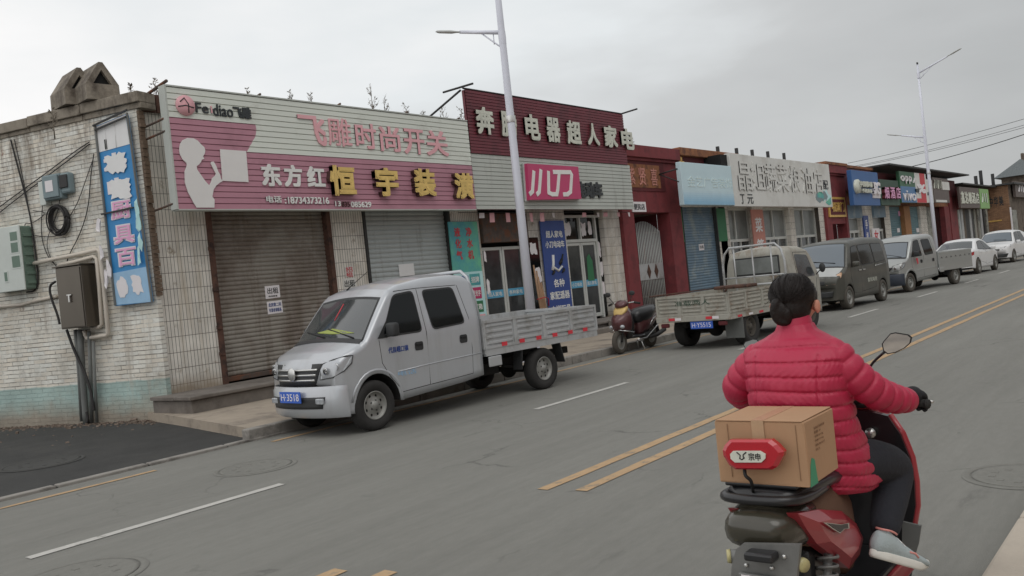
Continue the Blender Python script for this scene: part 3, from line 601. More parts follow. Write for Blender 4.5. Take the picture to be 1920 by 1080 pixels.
for i, (pts, r, lab) in enumerate((([(150, 618), (152, 660), (160, 775), (162, 795)], .055, 'thickest grey duct dropping from under the steel cabinet to the ground'),
        ([(141, 618), (148, 700), (153, 790)], .03, 'grey duct left of the thickest duct under the steel cabinet'),
        ([(167, 622), (170, 700), (172, 794)], .032, 'grey duct right of the thickest duct under the steel cabinet'),
        ([(175, 640), (178, 720), (182, 792)], .026, 'rightmost thin grey duct under the steel cabinet'))):
    mb = wtube(MB(), pts, r, .09 + .03 * (i % 2)); tag(mb.build('cable_duct', 'duct'), lab, 'duct')
def wcable(pts, r, lab, off=.03, m='cable', cat='cable'):
    mb = MB(); mb.tube([WP(x, y, off) for x, y in smooth_pts(pts)], r, 6); tag(mb.build('wall_cable', m), lab, cat)
wcable([(125, 618), (140, 660), (160, 700), (172, 740), (176, 770)], .022, 'thick black cable slanting down in front of the ducts', .17)
wcable([(162, 772), (166, 790), (156, 800), (148, 806)], .02, 'short black cable end curling onto the ground below the ducts', .17)
wcable([(104, 528), (92, 536), (96, 560), (108, 590), (112, 608)], .02, 'black cable looping at the left side of the steel cabinet', .1)
wcable([(20, 262), (30, 300), (44, 352), (58, 410), (66, 470), (72, 520), (68, 545), (50, 548)], .014, 'thick black cable hanging down the wall past the blue meter box')
wcable([(27, 262), (40, 320), (52, 380), (60, 430)], .008, 'thin black cable hanging beside the thick one at the left of the wall')
wcable([(-20, 402), (40, 358), (90, 322), (140, 284), (168, 266)], .009, 'upper slack cable rising across the wall from the left edge')
wcable([(-20, 414), (40, 366), (100, 322), (168, 270)], .009, 'lower slack cable rising across the wall from the left edge')
wcable([(176, 288), (170, 330), (166, 390), (150, 440), (128, 480), (124, 500)], .008, 'thin cable curving down from the vertical sign to the cabinet')
wcable([(174, 300), (160, 340), (146, 380), (132, 404)], .007, 'thin cable running from the vertical sign to the cable coil')
wcable([(62, 395), (90, 398), (60, 420), (44, 418), (52, 440), (100, 446), (125, 432)], .007, 'tangle of thin cable looping left of the cable coil')
wcable([(80, 380), (76, 440), (88, 480), (108, 502)], .007, 'thin cable dropping from the meter box to the steel cabinet')
wcable([(112, 375), (108, 400), (86, 450), (92, 480), (106, 500)], .006, 'thin cable dropping from the small meter past the coil')
# coil
p = WP(110, 412, .07); mb = MB(); r_ = random.Random(5)
for k in range(9):
    R0 = .2 + r_.uniform(-.035, .03); o_ = r_.uniform(.03, .12); dx, dz = r_.uniform(-.02, .02), r_.uniform(-.02, .02)
    mb.tube([p + WU * (R0 * math.cos(a) + dx) + Vector((0, 0, R0 * 1.12 * math.sin(a) + dz)) + WN * (o_ - .07) for a in [2 * math.pi * q / 28 for q in range(29)]], .012, 6)
tag(mb.build('cable_coil', 'cable'), 'coil of black cable hung on the painted brick wall', 'cable coil')
# large pale green meter cabinet
t = wall_thing('meter_cabinet', 20, 545, 'large pale green plastic meter cabinet with small windows on the brick wall', 'meter cabinet')
s0, z1 = WL(-30, 434, .24); s1, z0 = WL(49, 542, .24)
m_ = MB(); m_.bbox(s0, s1, .005, .235, z0, z1, .03); MB().merge(m_, TW).build('body', 'meter_green_dark', t)
m_ = MB(); m_.bbox(s0 - .01, s1 + .01, .236, .262, z0 - .01, z1 + .01, .02); cov = MB().merge(m_, TW).build('cover', 'meter_green', t)
for (a, b, c, d) in ((18, 436, 33, 450), (20, 456, 35, 472), (22, 481, 39, 500), (8, 511, 15, 527)):
    u0, v1 = WL(a, b, .265); u1, v0 = WL(c, d, .265); m_ = MB(); m_.box(u0 - .02, u1 + .02, .2622, .268, v0 - .02, v1 + .02); MB().merge(m_, TW).build('window_frame', 'meter_green', cov)
    m_ = MB(); m_.box(u0, u1, .2683, .27, v0, v1); MB().merge(m_, TW).build('window_pane', 'meter_green_dark', cov)
for k in range(6):
    m_ = MB(); zz = z0 + (z1 - z0) * (.08 + .15 * k); m_.bbox(s1 + .001, s1 + .02, .03, .2, zz, zz + .05, .005); MB().merge(m_, TW).build('side_rib', 'meter_green_dark', t)
# two small blue-grey meters
t = wall_thing('meter_box', 90, 378, 'blue grey meter box with an open lid and a white card, on the brick wall', 'meter box')
s0, z1 = WL(75, 330, .18); s1, z0 = WL(112, 371, .18)
m_ = MB(); m_.bbox(s0, s1, .005, .15, z0, z1, .02); MB().merge(m_, TW).build('body', 'meter_blue', t)
m_ = MB(); m_.bbox(s0 + .02, s1 - .02, .151, .18, z0 + .03, z1 - .02, .02); MB().merge(m_, TW).build('lid', 'meter_blue', t)
u0, v1 = WL(83, 340, .19); u1, v0 = WL(99, 358, .19); m_ = MB(); m_.box(u0, u1, .181, .186, v0, v1); MB().merge(m_, TW).build('card', 'paper', t)
m_ = MB(); m_.bbox(s0 - .14, s0 - .005, .005, .12, z0 - .06, z1 - .08, .01); MB().merge(m_, TW).build('side_box', 'meter_green', t)
t = wall_thing('meter_box', 120, 362, 'small round-topped blue grey meter right of the larger meter box', 'meter box')
s0, z1 = WL(109, 325, .14); s1, z0 = WL(131, 361, .14)
m_ = MB(); m_.bbox(s0, s1, .005, .14, z0, z1, .04); MB().merge(m_, TW).build('body', 'meter_blue', t)
m_ = MB(); c_ = ((s0 + s1) / 2, .141, z0 + (z1 - z0) * .55); m_.bbox(c_[0] - .09, c_[0] + .09, .1405, .165, c_[2] - .1, c_[2] + .12, .03); MB().merge(m_, TW).build('window_pane', 'dark_steel', t)
# vertical shop sign on the wall by the corner
t = wall_thing('vertical_sign', 245, 570, 'tall narrow blue sign with torn white characters at the corner of the brick wall', 'sign')
def wq(mb, q, off, th, mi=0):
    P = [WP(x, y, off) for x, y in q]; mb.prism(P, -WN * th, mi); return mb
wq(MB(), [(180, 236), (236, 214), (283, 566), (216, 574)], .10, .06).build('board', 'sign_blue', t)
wq(MB(), [(181, 237), (235, 215), (243, 270), (185, 286)], .106, .004).build('torn_top', 'paper_pink', t)
wq(MB(), [(209, 513), (274, 500), (283, 566), (216, 572)], .106, .004).build('faded_panel', 'sign_blue_faded', t)
for a, b in (((178, 234), (216, 573)), ((238, 212), (285, 566))): mb = MB(); mb.tube([WP(*a, .12), WP(*b, .12)], .02, 4, sq=True); mb.build('frame', 'duct', t)
for a, b in (((174, 236), (238, 206)), ((178, 244), (236, 219)), ((190, 402), (250, 389))): mb = MB(); mb.tube([WP(*a, .14), WP(*b, .14)], .018, 4, sq=True); mb.build('frame', 'dark_steel', t)
for x0, y0, x1, y1 in ((196, 238, 200, 283), (214, 230, 218, 277)): mb = MB(); mb.tube([WP(x0, y0, .113), WP(x1, y1, .113)], .004, 4); mb.build('seam', 'letter_faded', t)
wq(MB(), [(195, 262), (199, 261), (201, 279), (197, 280)], .113, .003).build('slit', 'black', t)
def wtext(mb, s_, x0, x1, y0, y1, off, bold=.02, sh=0):
    a = WP(x0, y1, off); b = WP(x1, y1, off); c = WP(x0, y0, off); w_ = abs((b - a).dot(WU)); put_text(mb, s_, a, WU, (0, 0, 1), w_, c.z - a.z, .006, bold)
for s_, x0, x1, y0, y1, mt in (('水', 196, 240, 290, 326, 'paper'), ('电', 204, 246, 336, 372, 'paper'), ('厨', 209, 249, 378, 414, 'char_pink'), ('具', 214, 255, 423, 460, 'char_pink'), ('百', 219, 259, 466, 502, 'char_pink')):
    mb = MB(); wtext(mb, s_, x0, x1, y0, y1, .108, .055); mb.build('character', 'paper', t)
    if mt == 'char_pink':
        mb = MB(); wtext(mb, s_, x0 + 2, x1 - 2, y0 + 2, y1 - 2, .1145, .012); mb.build('character_face', mt, t)
for i, (x, y, w_, h) in enumerate(((217, 307, 44, 40), (226, 354, 40, 38))):
    P = jag(i + 20); mb = MB(); c_ = WP(x, y, .116); mb.prism([c_ + WU * (a * .50) + Vector((0, 0, b * .37)) for a, b in P], WN * .004); mb.build('torn_paper', 'paper_pink', t)
for i, (x, y) in enumerate(((230, 538), (257, 533))):
    P = jag(i + 30, 18); mb = MB(); c_ = WP(x, y, .11); mb.prism([c_ + WU * (a * .26) + Vector((0, 0, b * .36)) for a, b in P], WN * .003); mb.build('torn_paper', 'paper', t)
r_ = random.Random(9)
for i, (x, y) in enumerate(((258, 392), (262, 420), (265, 455), (262, 480), (186, 420), (190, 470), (205, 505), (200, 520))):
    P = blob_poly(0, 0, 1, 1, 9, .4, i + 40); mb = MB(); c_ = WP(x, y, .125); mb.prism([c_ + WU * (a * .1) + Vector((0, 0, b * .3)) + WN * r_.uniform(0, .04) for a, b in P], WN * .003); mb.build('torn_strip', 'light_cyan' if i < 4 else 'paper', t)
# two cast concrete roof vents
for px, pw, lab in ((141, 50, 'left of the two gabled concrete roof vents on the parapet'), (181, 56, 'right of the two gabled concrete roof vents, with its triangular hole in view')):
    base = WP(px, 200 if px > 150 else 208, -.15); base.z = ZR + .02; t = thing('roof_vent', base, lab, 'roof vent', 'gabled concrete vents on the parapet')
    w_, h = .27, .62; m_ = MB(); ax = (WU * .93 + WN * .36).normalized(); sd = Vector((0, 0, 1)).cross(ax)
    out = [(-w_, 0), (w_, 0), (w_ * .98, h * .42), (w_ * .12, h), (-w_ * .12, h), (-w_ * .98, h * .42)]
    def pt(x, z, d): return base + sd * x + Vector((0, 0, z)) + ax * d
    m_.prism([pt(x, z, .26) for x, z in out], ax * -.56)
    m_.prism([pt(x, z, .33) for x, z in ((-w_, 0), (w_, 0), (w_ * .98, h * .42), (-w_ * .98, h * .42))], ax * -.069)
    m_.prism([pt(x, z, .33) for x, z in ((-w_ * .98, h * .422), (-w_ * .55, h * .422), (0, h * .80), (0, h), (-w_ * .12, h))], ax * -.069)
    m_.prism([pt(x, z, .33) for x, z in ((w_ * .98, h * .422), (w_ * .55, h * .422), (.0, h * .80), (.0, h), (w_ * .12, h))], ax * -.069)
    k_ = MB(); k_.add([pt(-w_ * .56, h * .42, .265), pt(w_ * .56, h * .42, .265), pt(0, h * .8, .265)], [(0, 1, 2)]); k_.build('hole', 'dark_void', t)
    m_.build('body', 'concrete', t)
# ------------------------------------------------------------------ lap-board fascia signs
def lapboards(root, x0, x1, z0, z1, y, pitch, paint):
    """paint(z_low, z_high) -> list of (xa_low, xa_high, xb_low, xb_high, material)"""
    n = round((z1 - z0) / pitch); p = (z1 - z0) / n; d = {}
    for k in range(n):
        za, zb = z0 + k * p, z0 + (k + 1) * p; g = min(.014, p * .16)
        for (a0, a1, b0, b1, m_) in paint(za, zb):
            mb = d.setdefault(m_, MB())
            v = [(a0, y - .004, za), (b0, y - .004, za), (b1, y, zb - g), (a1, y, zb - g), (a1, y + .022, zb - g * .8), (b1, y + .022, zb - g * .8), (a1, y + .022, zb), (b1, y + .022, zb), (a1, y - .004, zb), (b1, y - .004, zb)]
            mb.add(v, [(0, 1, 2, 3), (3, 2, 5, 4), (4, 5, 7, 6), (6, 7, 9, 8)])
    for m_, mb in d.items(): mb.build('lap_boards', m_, root)
X0, X1 = PY(310, 160, SY).x, PY(893, 392, SY).x; Z0, Z1 = PY(330, 392, SY).z, PY(311, 161, SY).z
S1 = thing('shop_sign', (X0, SY, Z0), 'long pink and white lap-board shop sign over the two roller shutters', 'sign')
zl = lambda px, py: PY(px, py, SY).z
zp1 = zl(320, 220); xe0 = PY(480, 240, SY).x; zp2 = zl(470, 286); xs0 = PY(462, 285, SY).x
def paint1(za, zb):
    zm = (za + zb) / 2
    if zm > zp1: return [(X0, X0, X1, X1, 'board_white')]
    if zm > zp2:
        f = lambda z: xs0 + (xe0 - xs0) * min(1, max(0, (z - zp2) / (zp1 - .15 - zp2)))
        return [(X0, X0, f(za), f(zb), 'board_pink'), (f(za), f(zb), X1, X1, 'board_white')]
    return [(X0, X0, X1, X1, 'board_pink')]
lapboards(S1, X0, X1, Z0, Z1, SY, .1, paint1)
mb = MB(); mb.box(X0 + .01, X1, SY + .03, SY + .16, Z0 + .01, Z1 - .01); mb.build('backing', 'board_grey', S1)
mb = MB(); mb.box(X0 - .03, X0, SY - .01, SY + .17, Z0, Z1 + .02); mb.box(X0, X1, SY - .012, SY + .17, Z1, Z1 + .025); mb.box(X0, X1, SY - .008, SY + .17, Z0 - .02, Z0); mb.build('edge_trim', 'board_grey', S1)
tubes(S1, 'bracket', 'rusty_steel', [([(X0 - .02, SY + .1, z + .05), (X0 - .12, FY + .0, z - .02)], .018) for z in (Z0 + .05, Z1 - .55, Z1 - .75)] + [([(X0 - .15, FY - .1, Z1 - .75), (X0 - .15, FY - .1, Z1 - 1.4)], .014), ([(X0 + .02, SY - .02, Z1 + .08), (X0 - .05, FY + 1.4, Z1 - .25)], .026)] + [([(X0 + (X1 - X0) * k, SY + .02, Z1 + .06), (X0 + (X1 - X0) * k, FY + 1.4, Z1 - .3)], .02) for k in (.25, .5, .75, .97)])
def tpx(root, s_, x0, x1, yt, yb, m_, depth=.015, bold=.02, y=SY - .008, sidem=None, name='lettering', xr=None):
    a = PY(x0, yb, y); b = PY(x1, yb, y); c = PY(x0, yt, y); mb = MB(); ftext(mb, s_, a.x, b.x, a.z, c.z, y, depth, bold, 0, 1 if sidem else 0)
    return mb.build(name, [m_] + ([sidem] if sidem else []), root)
# round emblem + name
c_ = PY(347, 198, SY - .01); mb = MB(); mb.lathe([(.001, -.03), (.165, -.03), (.165, 0)], (c_.x, SY - .005, c_.z), 'y', 28); em = mb.build('emblem', 'letter_pink', S1)
mb = MB(); mb.tube([(c_.x - .1, SY - .037, c_.z + .05), (c_.x - .02, SY - .037, c_.z + .12), (c_.x + .05, SY - .037, c_.z + .02), (c_.x + .04, SY - .037, c_.z - .12)], .01, 4); mb.tube([(c_.x - .14, SY - .037, c_.z - .03), (c_.x, SY - .037, c_.z - .0), (c_.x + .14, SY - .037, c_.z - .03)], .01, 4); mb.build('emblem_lines', 'letter_black', em)
tpx(S1, 'Fe', 367, 391, 192, 211, 'letter_black', bold=.012); tpx(S1, 'i', 395, 398, 199, 212, 'letter_pink'); tpx(S1, 'diao', 400, 437, 195, 217, 'letter_black', bold=.012); tpx(S1, '飞雕', 438, 471, 199, 221, 'letter_black', bold=.04)
for s_, x0, x1, yt, yb in (('飞', 562, 613, 215, 271), ('雕', 617, 660, 220, 273), ('时', 668, 707, 230, 278), ('尚', 714, 751, 236, 283), ('开', 759, 797, 241, 288), ('关', 801, 841, 244, 291)): tpx(S1, s_, x0, x1, yt, yb, 'letter_pink', .02, .0 if s_ == '雕' else .018)
for s_, x0, x1, yt, yb in (('东', 492, 528, 307, 349), ('方', 534, 568, 309, 350), ('红', 577, 610, 312, 350)): tpx(S1, s_, x0, x1, yt, yb, 'letter_white', .02, .035)
for s_, x0, x1, yt, yb in (('恒', 615, 663, 311, 368), ('宇', 701, 743, 315, 369), ('装', 773, 813, 317, 369), ('潢', 849, 884, 325, 374)): tpx(S1, s_, x0, x1, yt, yb, 'letter_gold', .11, .04, sidem='letter_side', name='raised_character')
tpx(S1, '电话', 499, 528, 367, 380, 'letter_white', bold=.02); tpx(S1, ':18734373216', 534, 617, 369, 382, 'letter_white', bold=.02); tpx(S1, '13', 628, 639, 377, 387, 'letter_white', bold=.02); tpx(S1, '835', 641, 656, 378, 388, 'letter_side', bold=.0); tpx(S1, '085629', 658, 696, 378, 389, 'letter_white', bold=.02)
fig = [(190, 640), (160, 612), (142, 575), (137, 545), (142, 505), (160, 475), (195, 458), (240, 461), (270, 477), (292, 502), (318, 525), (325, 550), (320, 575), (308, 592), (318, 608), (300, 616), (294, 632), (280, 650), (263, 662), (265, 685), (290, 720), (325, 770), (354, 802), (368, 775), (374, 750), (395, 732), (402, 718), (385, 685), (363, 640), (372, 630), (386, 629), (404, 660), (418, 700), (432, 722), (438, 750), (448, 768), (457, 766), (430, 782), (405, 802), (385, 832), (376, 882), (392, 905), (391, 962), (262, 962), (240, 925), (200, 850), (178, 780), (176, 700), (192, 660)]
mb = MB(); mb.prism([PY(300 + x / 3.857, 140 + z / 3.857, SY - .012) for x, z in fig], (0, -.012, 0)); mb.build('silhouette', 'silhouette_white', S1)
mb = MB(); mb.prism([PY(300 + x / 3.857, 140 + z / 3.857, SY - .012) for x, z in ((432, 540), (620, 553), (638, 778), (450, 768))], (0, -.012, 0)); mb.build('silhouette_book', 'silhouette_white', S1)
# second sign: maroon over grey
X2, X3 = X1 + .03, PY(1190, 393, SY).x; ZA, ZB, ZC = zl(900, 392), zl(887, 287), zl(884, 169)
S2 = thing('shop_sign', (X2, SY, ZA), 'tall maroon over grey corrugated shop sign with big aged white characters', 'sign')
lapboards(S2, X2, X3, ZA, ZB, SY + .02, .1, lambda a, b: [(X2, X2, X3, X3, 'board_grey')])
lapboards(S2, X2, X3 - .12, ZB + .004, ZC, SY + .0, .07, lambda a, b: [(X2, X2, X3 - .12, X3 - .12, 'board_maroon')])
mb = MB(); mb.box(X2, X3, SY + .05, SY + .2, ZA + .01, ZB); mb.box(X2 + .01, X3 - .13, SY + .03, SY + .1, ZB, ZC - .01); mb.build('backing', 'board_maroon', S2)
tubes(S2, 'bracket', 'dark_steel', [([(X2, SY + .05, ZC + .03), (X3 - .1, SY + .05, ZC + .03)], .02), ([(X2 - .05, SY - .3, ZC + .05), (X2 - .05, SY + .6, ZC + .05)], .024), ([(X3 - .15, SY - .5, ZC + .05), (X3 - .15, SY + .3, ZC + .0)], .024), ([(X2, SY + .12, ZC), (X2 - .1, FY + 1.6, Z1 - .15)], .024), ([(X3 - .2, SY + .12, ZC), (X3 - .2, FY + 1.6, Z1 - .15)], .024), ([(X2, SY + .12, Z1), (X2 - .1, FY + 1.9, Z1 + .1)], .024)])
for s_, x0, x1, yt, yb in (('奔', 892, 925, 200, 251), ('腾', 939, 968, 207, 256), ('电', 984, 1011, 214, 262), ('器', 1024, 1049, 220, 266), ('超', 1062, 1088, 226, 270), ('人', 1100, 1122, 231, 272), ('家', 1132, 1156, 235, 276), ('电', 1164, 1187, 241, 280)): tpx(S2, s_, x0, x1, yt, yb, 'letter_aged', .06, .035, SY - .01, 'letter_side', 'raised_character')
tpx(S2, '电动车', 1084, 1130, 340, 371, 'letter_black', .03, .05, SY + .012)
y_ = SY - .02; q = [PY(x, z, y_) for x, z in ((981, 308), (1077, 314), (1083, 374), (986, 376))]
mb = MB(); mb.prism(q, (0, -.12, 0)); pn = mb.build('magenta_panel', 'magenta', S2)
mb = MB(); q2 = [PY(x, z, y_) for x, z in ((979, 306), (1079, 312), (1085, 376), (984, 378))]; mb.prism(q2, (0, -.03, 0)); mb.prism([Vector((p.x, p.y - .12, p.z)) for p in q2], (0, -.004, 0)) if False else None; mb.build('panel_rim', 'grey_paint', pn)
mb = MB()
def stroke(mb, pts, w_, y, th=.012):
    P = [PY(860 + x / 4, 150 + z / 4, y) for x, z in pts]
    for a, b in zip(P, P[1:]):
        d = (b - a).normalized(); n_ = d.cross(Vector((0, 1, 0))) * w_ / 2; e_ = d * w_ * .3
        mb.prism([a - e_ + n_, b + e_ + n_, b + e_ - n_, a - e_ - n_], (0, -th, 0)); th += .0006
ys_ = y_ - .121
for pts in ([(562, 690), (552, 835), (535, 853)], [(615, 680), (603, 838), (588, 856)], [(672, 692), (674, 845), (700, 857), (735, 857), (742, 820), (752, 692)], [(712, 690), (835, 692), (846, 712), (838, 838), (815, 857), (788, 858)]): stroke(mb, pts, .105, ys_)
mb.build('logo_strokes', 'letter_white', pn)
# string of little paper tags under the second sign
t = thing('bunting', (X2, SY, ZA), 'string of small pink and white paper tags hanging under the maroon and grey sign', 'bunting')
mb = MB(); mb.tube([(X2 - .3, SY + .3, ZA - .04), (X3 + .2, SY + .3, ZA - .04)], .006, 4); mb.build('string', 'cable', t)
for i, (px, c) in enumerate(((903, 'w'), (922, 'p'), (952, 'p'), (996, 'p'), (1016, 'p'), (1038, 'w'), (1095, 'p'), (1122, 'w'), (1135, 'p'), (1160, 'p'), (1180, 'w'))):
    x = PY(px, 402, SY + .3).x; a = rnd.uniform(-.25, .25); h = .22 if c == 'p' and px < 1060 else .12; w_ = .075
    mb = MB(); mb.add([(x - w_, SY + .3, ZA - .05), (x + w_, SY + .3 + a * .1, ZA - .05), (x + w_ + a * .15, SY + .3 + a * .2, ZA - .05 - h), (x - w_ + a * .15, SY + .3, ZA - .05 - h)], [(0, 1, 2, 3)]); mb.build('paper_tag', 'letter_pink' if c == 'p' else 'paper', t)
# banners leaning at the shop fronts
def board(name, px, y, m, label, cat='banner', th=.03):
    q = [PY(x, z, y) for x, z in px]; xs = ((q[0].x + q[3].x) / 2, (q[1].x + q[2].x) / 2); zs = (max(q[0].z, q[1].z), min(q[2].z, q[3].z))
    t = thing(name, (xs[0], y, zs[1]), label, cat); mb = MB(); mb.bbox(xs[0], xs[1], y, y + th, zs[1], zs[0], .004); mb.build('board', m, t); return t, xs[0], xs[1], zs[1], zs[0]
t, a, b, c, d = board('banner', ((842, 416), (896, 416), (912, 598), (858, 598)), FY - .06, 'teal', 'teal banner with red characters and coloured squares right of the grey shutter'); c = .5
W_, H_ = b - a, d - c; y = FY - .062
mb = MB(); mb.box(a, b, y - .004, y, c, c + H_ * .56); mb.build('lower_panel', 'light_cyan', t)
mb = MB()
for i, s_ in enumerate('液化气'): ftext(mb, s_, a + W_ * .16, a + W_ * .36, d - H_ * (.13 + .1 * i), d - H_ * (.05 + .1 * i), y - .001, .004, .025)
mb.build('lettering', 'bright_red', t); mb = MB()
for i, s_ in enumerate('净水机'): ftext(mb, s_, a + W_ * .56, a + W_ * .76, d - H_ * (.13 + .1 * i), d - H_ * (.05 + .1 * i), y - .001, .004, .025)
mb.build('lettering', 'bright_red', t)
for i, (s_, u, v, m_) in enumerate((('广告', .12, .55, 'mobile_blue'), ('招牌', .52, .54, 'teal'), ('发光字', .52, .66, 'magenta'), ('灯箱', .54, .78, 'green_board'), ('门头', .58, .9, 'letter_pink'), ('彩印', .12, .67, 'bright_red'))):
    x_, z_ = a + W_ * u, d - H_ * (v - .08); mb = MB(); mb.bbox(x_, x_ + W_ * .36, y - .012, y - .004, z_ - H_ * .1, z_, .004); sq = mb.build('coloured_square', m_, t)
    mb = MB(); ftext(mb, s_, x_ + W_ * .04, x_ + W_ * .32, z_ - H_ * .078, z_ - H_ * .025, y - .013, .003, .02); mb.build('lettering', 'letter_white', sq)
t, a, b, c, d = board('banner', ((1010, 414), (1053, 414), (1078, 578), (1032, 580)), FY - .08, 'royal_blue', 'royal blue banner with white characters and a small scooter picture between the glass doors'); c = .5
W_, H_ = b - a, d - c; y = FY - .082; 
for s_, u0, u1, v0, v1 in (('超人家电', .18, .88, .10, .17), ('小刀电动车', .12, .92, .2, .27), ('各种', .3, .75, .58, .66), ('家配遥器', .1, .92, .70, .78), ('电饼石具', .1, .92, .84, .92)): mb = MB(); ftext(mb, s_, a + W_ * u0, a + W_ * u1, d - H_ * v1, d - H_ * v0, y, .004, .02); mb.build('lettering', 'letter_white', t)
mb = MB(); F = lambda u, v: (a + W_ * u, y - .003, d - H_ * v)
mb.tube([F(.38, .34), F(.36, .43), F(.3, .49)], .045, 4); mb.tube([F(.36, .46), F(.55, .50), F(.72, .46)], .035, 4); mb.build('scooter_picture', 'letter_white', t)
mb = MB(); mb.tube([F(.62, .44), F(.74, .39)], .05, 4); mb.tube([F(.7, .43), F(.8, .34)], .03, 4)
for u, v in ((.3, .51), (.72, .50)): mb.tube([F(u, v - .0), F(u + .01, v + .003)], .08, 10)
mb.build('scooter_picture_dark', 'black', t)
t = thing('timber_poles', (17.75, 13.0, .4), 'few bare wooden sticks tied with orange string, leaning beside the blue banner', 'sticks')
for i in range(4):
    x = 17.28 + .07 * i; mb = MB(); mb.tube([(x, 13.02 + .02 * i, .4), (x + .03, 13.12, 1.2), (x + .08 + .03 * (i % 2), 13.22, 2.0 - .15 * i)], [.032, .028, .02], 7); mb.build('stick', 'wood_stick', t)
mb = MB(); mb.tube([(17.14, 13.05, 1.15), (17.4, 13.0, 1.18), (17.6, 13.04, 1.14), (17.58, 13.04, .95)], .013, 5); mb.build('string', 'lamp_red', t)
# ------------------------------------------------------------------ weeds on the roof
def weed(px, py_top, py_base, Y, seed, label):
    r_ = random.Random(seed); b = PY(px, py_base, Y); tp = PY(px, py_top, Y); h = tp.z - b.z + .25; b.z -= .25
    t = thing('rooftop_weed', b, label, 'plant', 'dry weeds on the shop roof'); mb = MB()
    mb.tube([b, b + Vector((r_.uniform(-.05, .05), 0, h * .5)), b + Vector((r_.uniform(-.06, .06), 0, h))], [.012, .008, .003], 5); mb.build('stem', 'weed', t)
    mb = MB()
    for i in range(int(7 + h * 7)):
        z = h * r_.uniform(.25, .98); a = r_.uniform(0, 6.28); L = (h - z * .6) * r_.uniform(.25, .5); p0 = b + Vector((0, 0, z)); d = Vector((math.cos(a), math.sin(a), r_.uniform(.8, 1.6))).normalized()
        mb.tube([p0, p0 + d * L * .6, p0 + d * L + Vector((0, 0, L * .2))], [.005, .004, .002], 4)
        for k in range(3):
            q = p0 + d * L * r_.uniform(.3, 1); e_ = Vector((r_.uniform(-1, 1), r_.uniform(-1, 1), r_.uniform(-.2, 1))).normalized() * .05; f_ = e_.cross(d).normalized() * .012
            mb.add([q, q + e_ * .6 + f_, q + e_ * 1.3, q + e_ * .6 - f_], [(0, 1, 2, 3)])
    mb.build('twigs', 'weed', t)
for i, (px, a, b, lab) in enumerate(((700, 158, 212, 'tallest dry weed on the roof, behind the middle of the pink sign'), (723, 185, 214, 'short dry weed on the roof just right of the tallest one'), (763, 198, 218, 'dry weed on the roof, first one right of the tallest pair'),
        (792, 206, 222, 'small dry weed stub on the roof between two taller weeds'), (832, 203, 228, 'dry weed on the roof left of the maroon sign brace'), (866, 205, 230, 'dry weed seen between the brace and the maroon sign'), (583, 178, 196, 'dry weed on the roof above the last two pink characters of the first word'),
        (545, 172, 190, 'faint low weed on the roof beside the sign bracket stub'), (465, 166, 180, 'small dry weed on the roof above the left third of the pink sign'), (210, 158, 178, 'low weed on the roof right of the concrete vents'), (246, 158, 172, 'tiny weed at the roof corner by the maroon fascia'), (100, 205, 232, 'small weed growing from the parapet left of the vents'), (292, 152, 168, 'low weed behind the corner bracket of the pink sign'), (1186, 262, 276, 'small weed at the right end of the maroon sign'))):
    weed(px, a, b, FY + (1.2 if px > 300 else .9), 50 + i, lab)
# ------------------------------------------------------------------ the rest of the shop row
def X(px, py=450, Y=FY): return PY(px, py, Y).x
def gateway(x0, x1, zt, label, pier, opening, recess=.7):
    """red painted gateway: two piers, beam with a panel, dark passage"""
    t = thing('gateway', (x0, FY, 0), label, 'gateway'); y = FY - .12
    bx(t, 'pier', 'red_paint', (x0, opening[0], y, FY + .35, .1, 3.3), bev=.012)
    bx(t, 'pier', 'red_paint', (opening[1], x1, y, FY + .35, .1, 3.3), bev=.012)
    bx(t, 'beam', 'red_paint', (x0, x1, y, FY + .35, 3.302, zt - .45), bev=.012)
    bx(t, 'cornice', 'red_paint', (x0 - .02, x1 + .02, y - .08, FY + .4, zt - .448, zt - .36), (x0 - .02, x1 + .02, y - .16, FY + .45, zt - .358, zt), bev=.012)
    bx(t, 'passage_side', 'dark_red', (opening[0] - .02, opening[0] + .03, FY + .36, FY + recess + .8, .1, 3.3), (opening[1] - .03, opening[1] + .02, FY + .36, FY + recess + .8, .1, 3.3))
    return t, y
G1 = (21.9, 25.5); op = (22.55, 24.72)
t, y = gateway(G1[0], G1[1], 5.3, 'wide red gateway with an iron gate, next to the maroon shop sign', 1, op)
bx(t, 'panel_frame', 'dark_red', (22.0, 24.6, y - .02, y - .002, 3.95, 4.85)); bx(t, 'panel', 'brown_fascia', (22.12, 24.3, y - .03, y - .022, 4.05, 4.75))
for s_, x_ in (('紫', 22.35), ('贤', 23.0), ('喜', 23.7)): mb = MB(); ftext(mb, s_, x_, x_ + .4, 4.12, 4.65, y - .031, .015, .01); mb.build('panel_character', 'banner_peach', t)
tt = thing('door_plate', (22.4, y, 3.35), 'small white plate with dark characters over the iron gate', 'plate'); bx(tt, 'plate', 'paper', (22.45, 23.25, y - .03, y - .004, 3.32, 3.62)); mb = MB(); ftext(mb, '便民店', 22.53, 23.17, 3.38, 3.56, y - .031, .004, .02); mb.build('lettering', 'letter_black', tt)
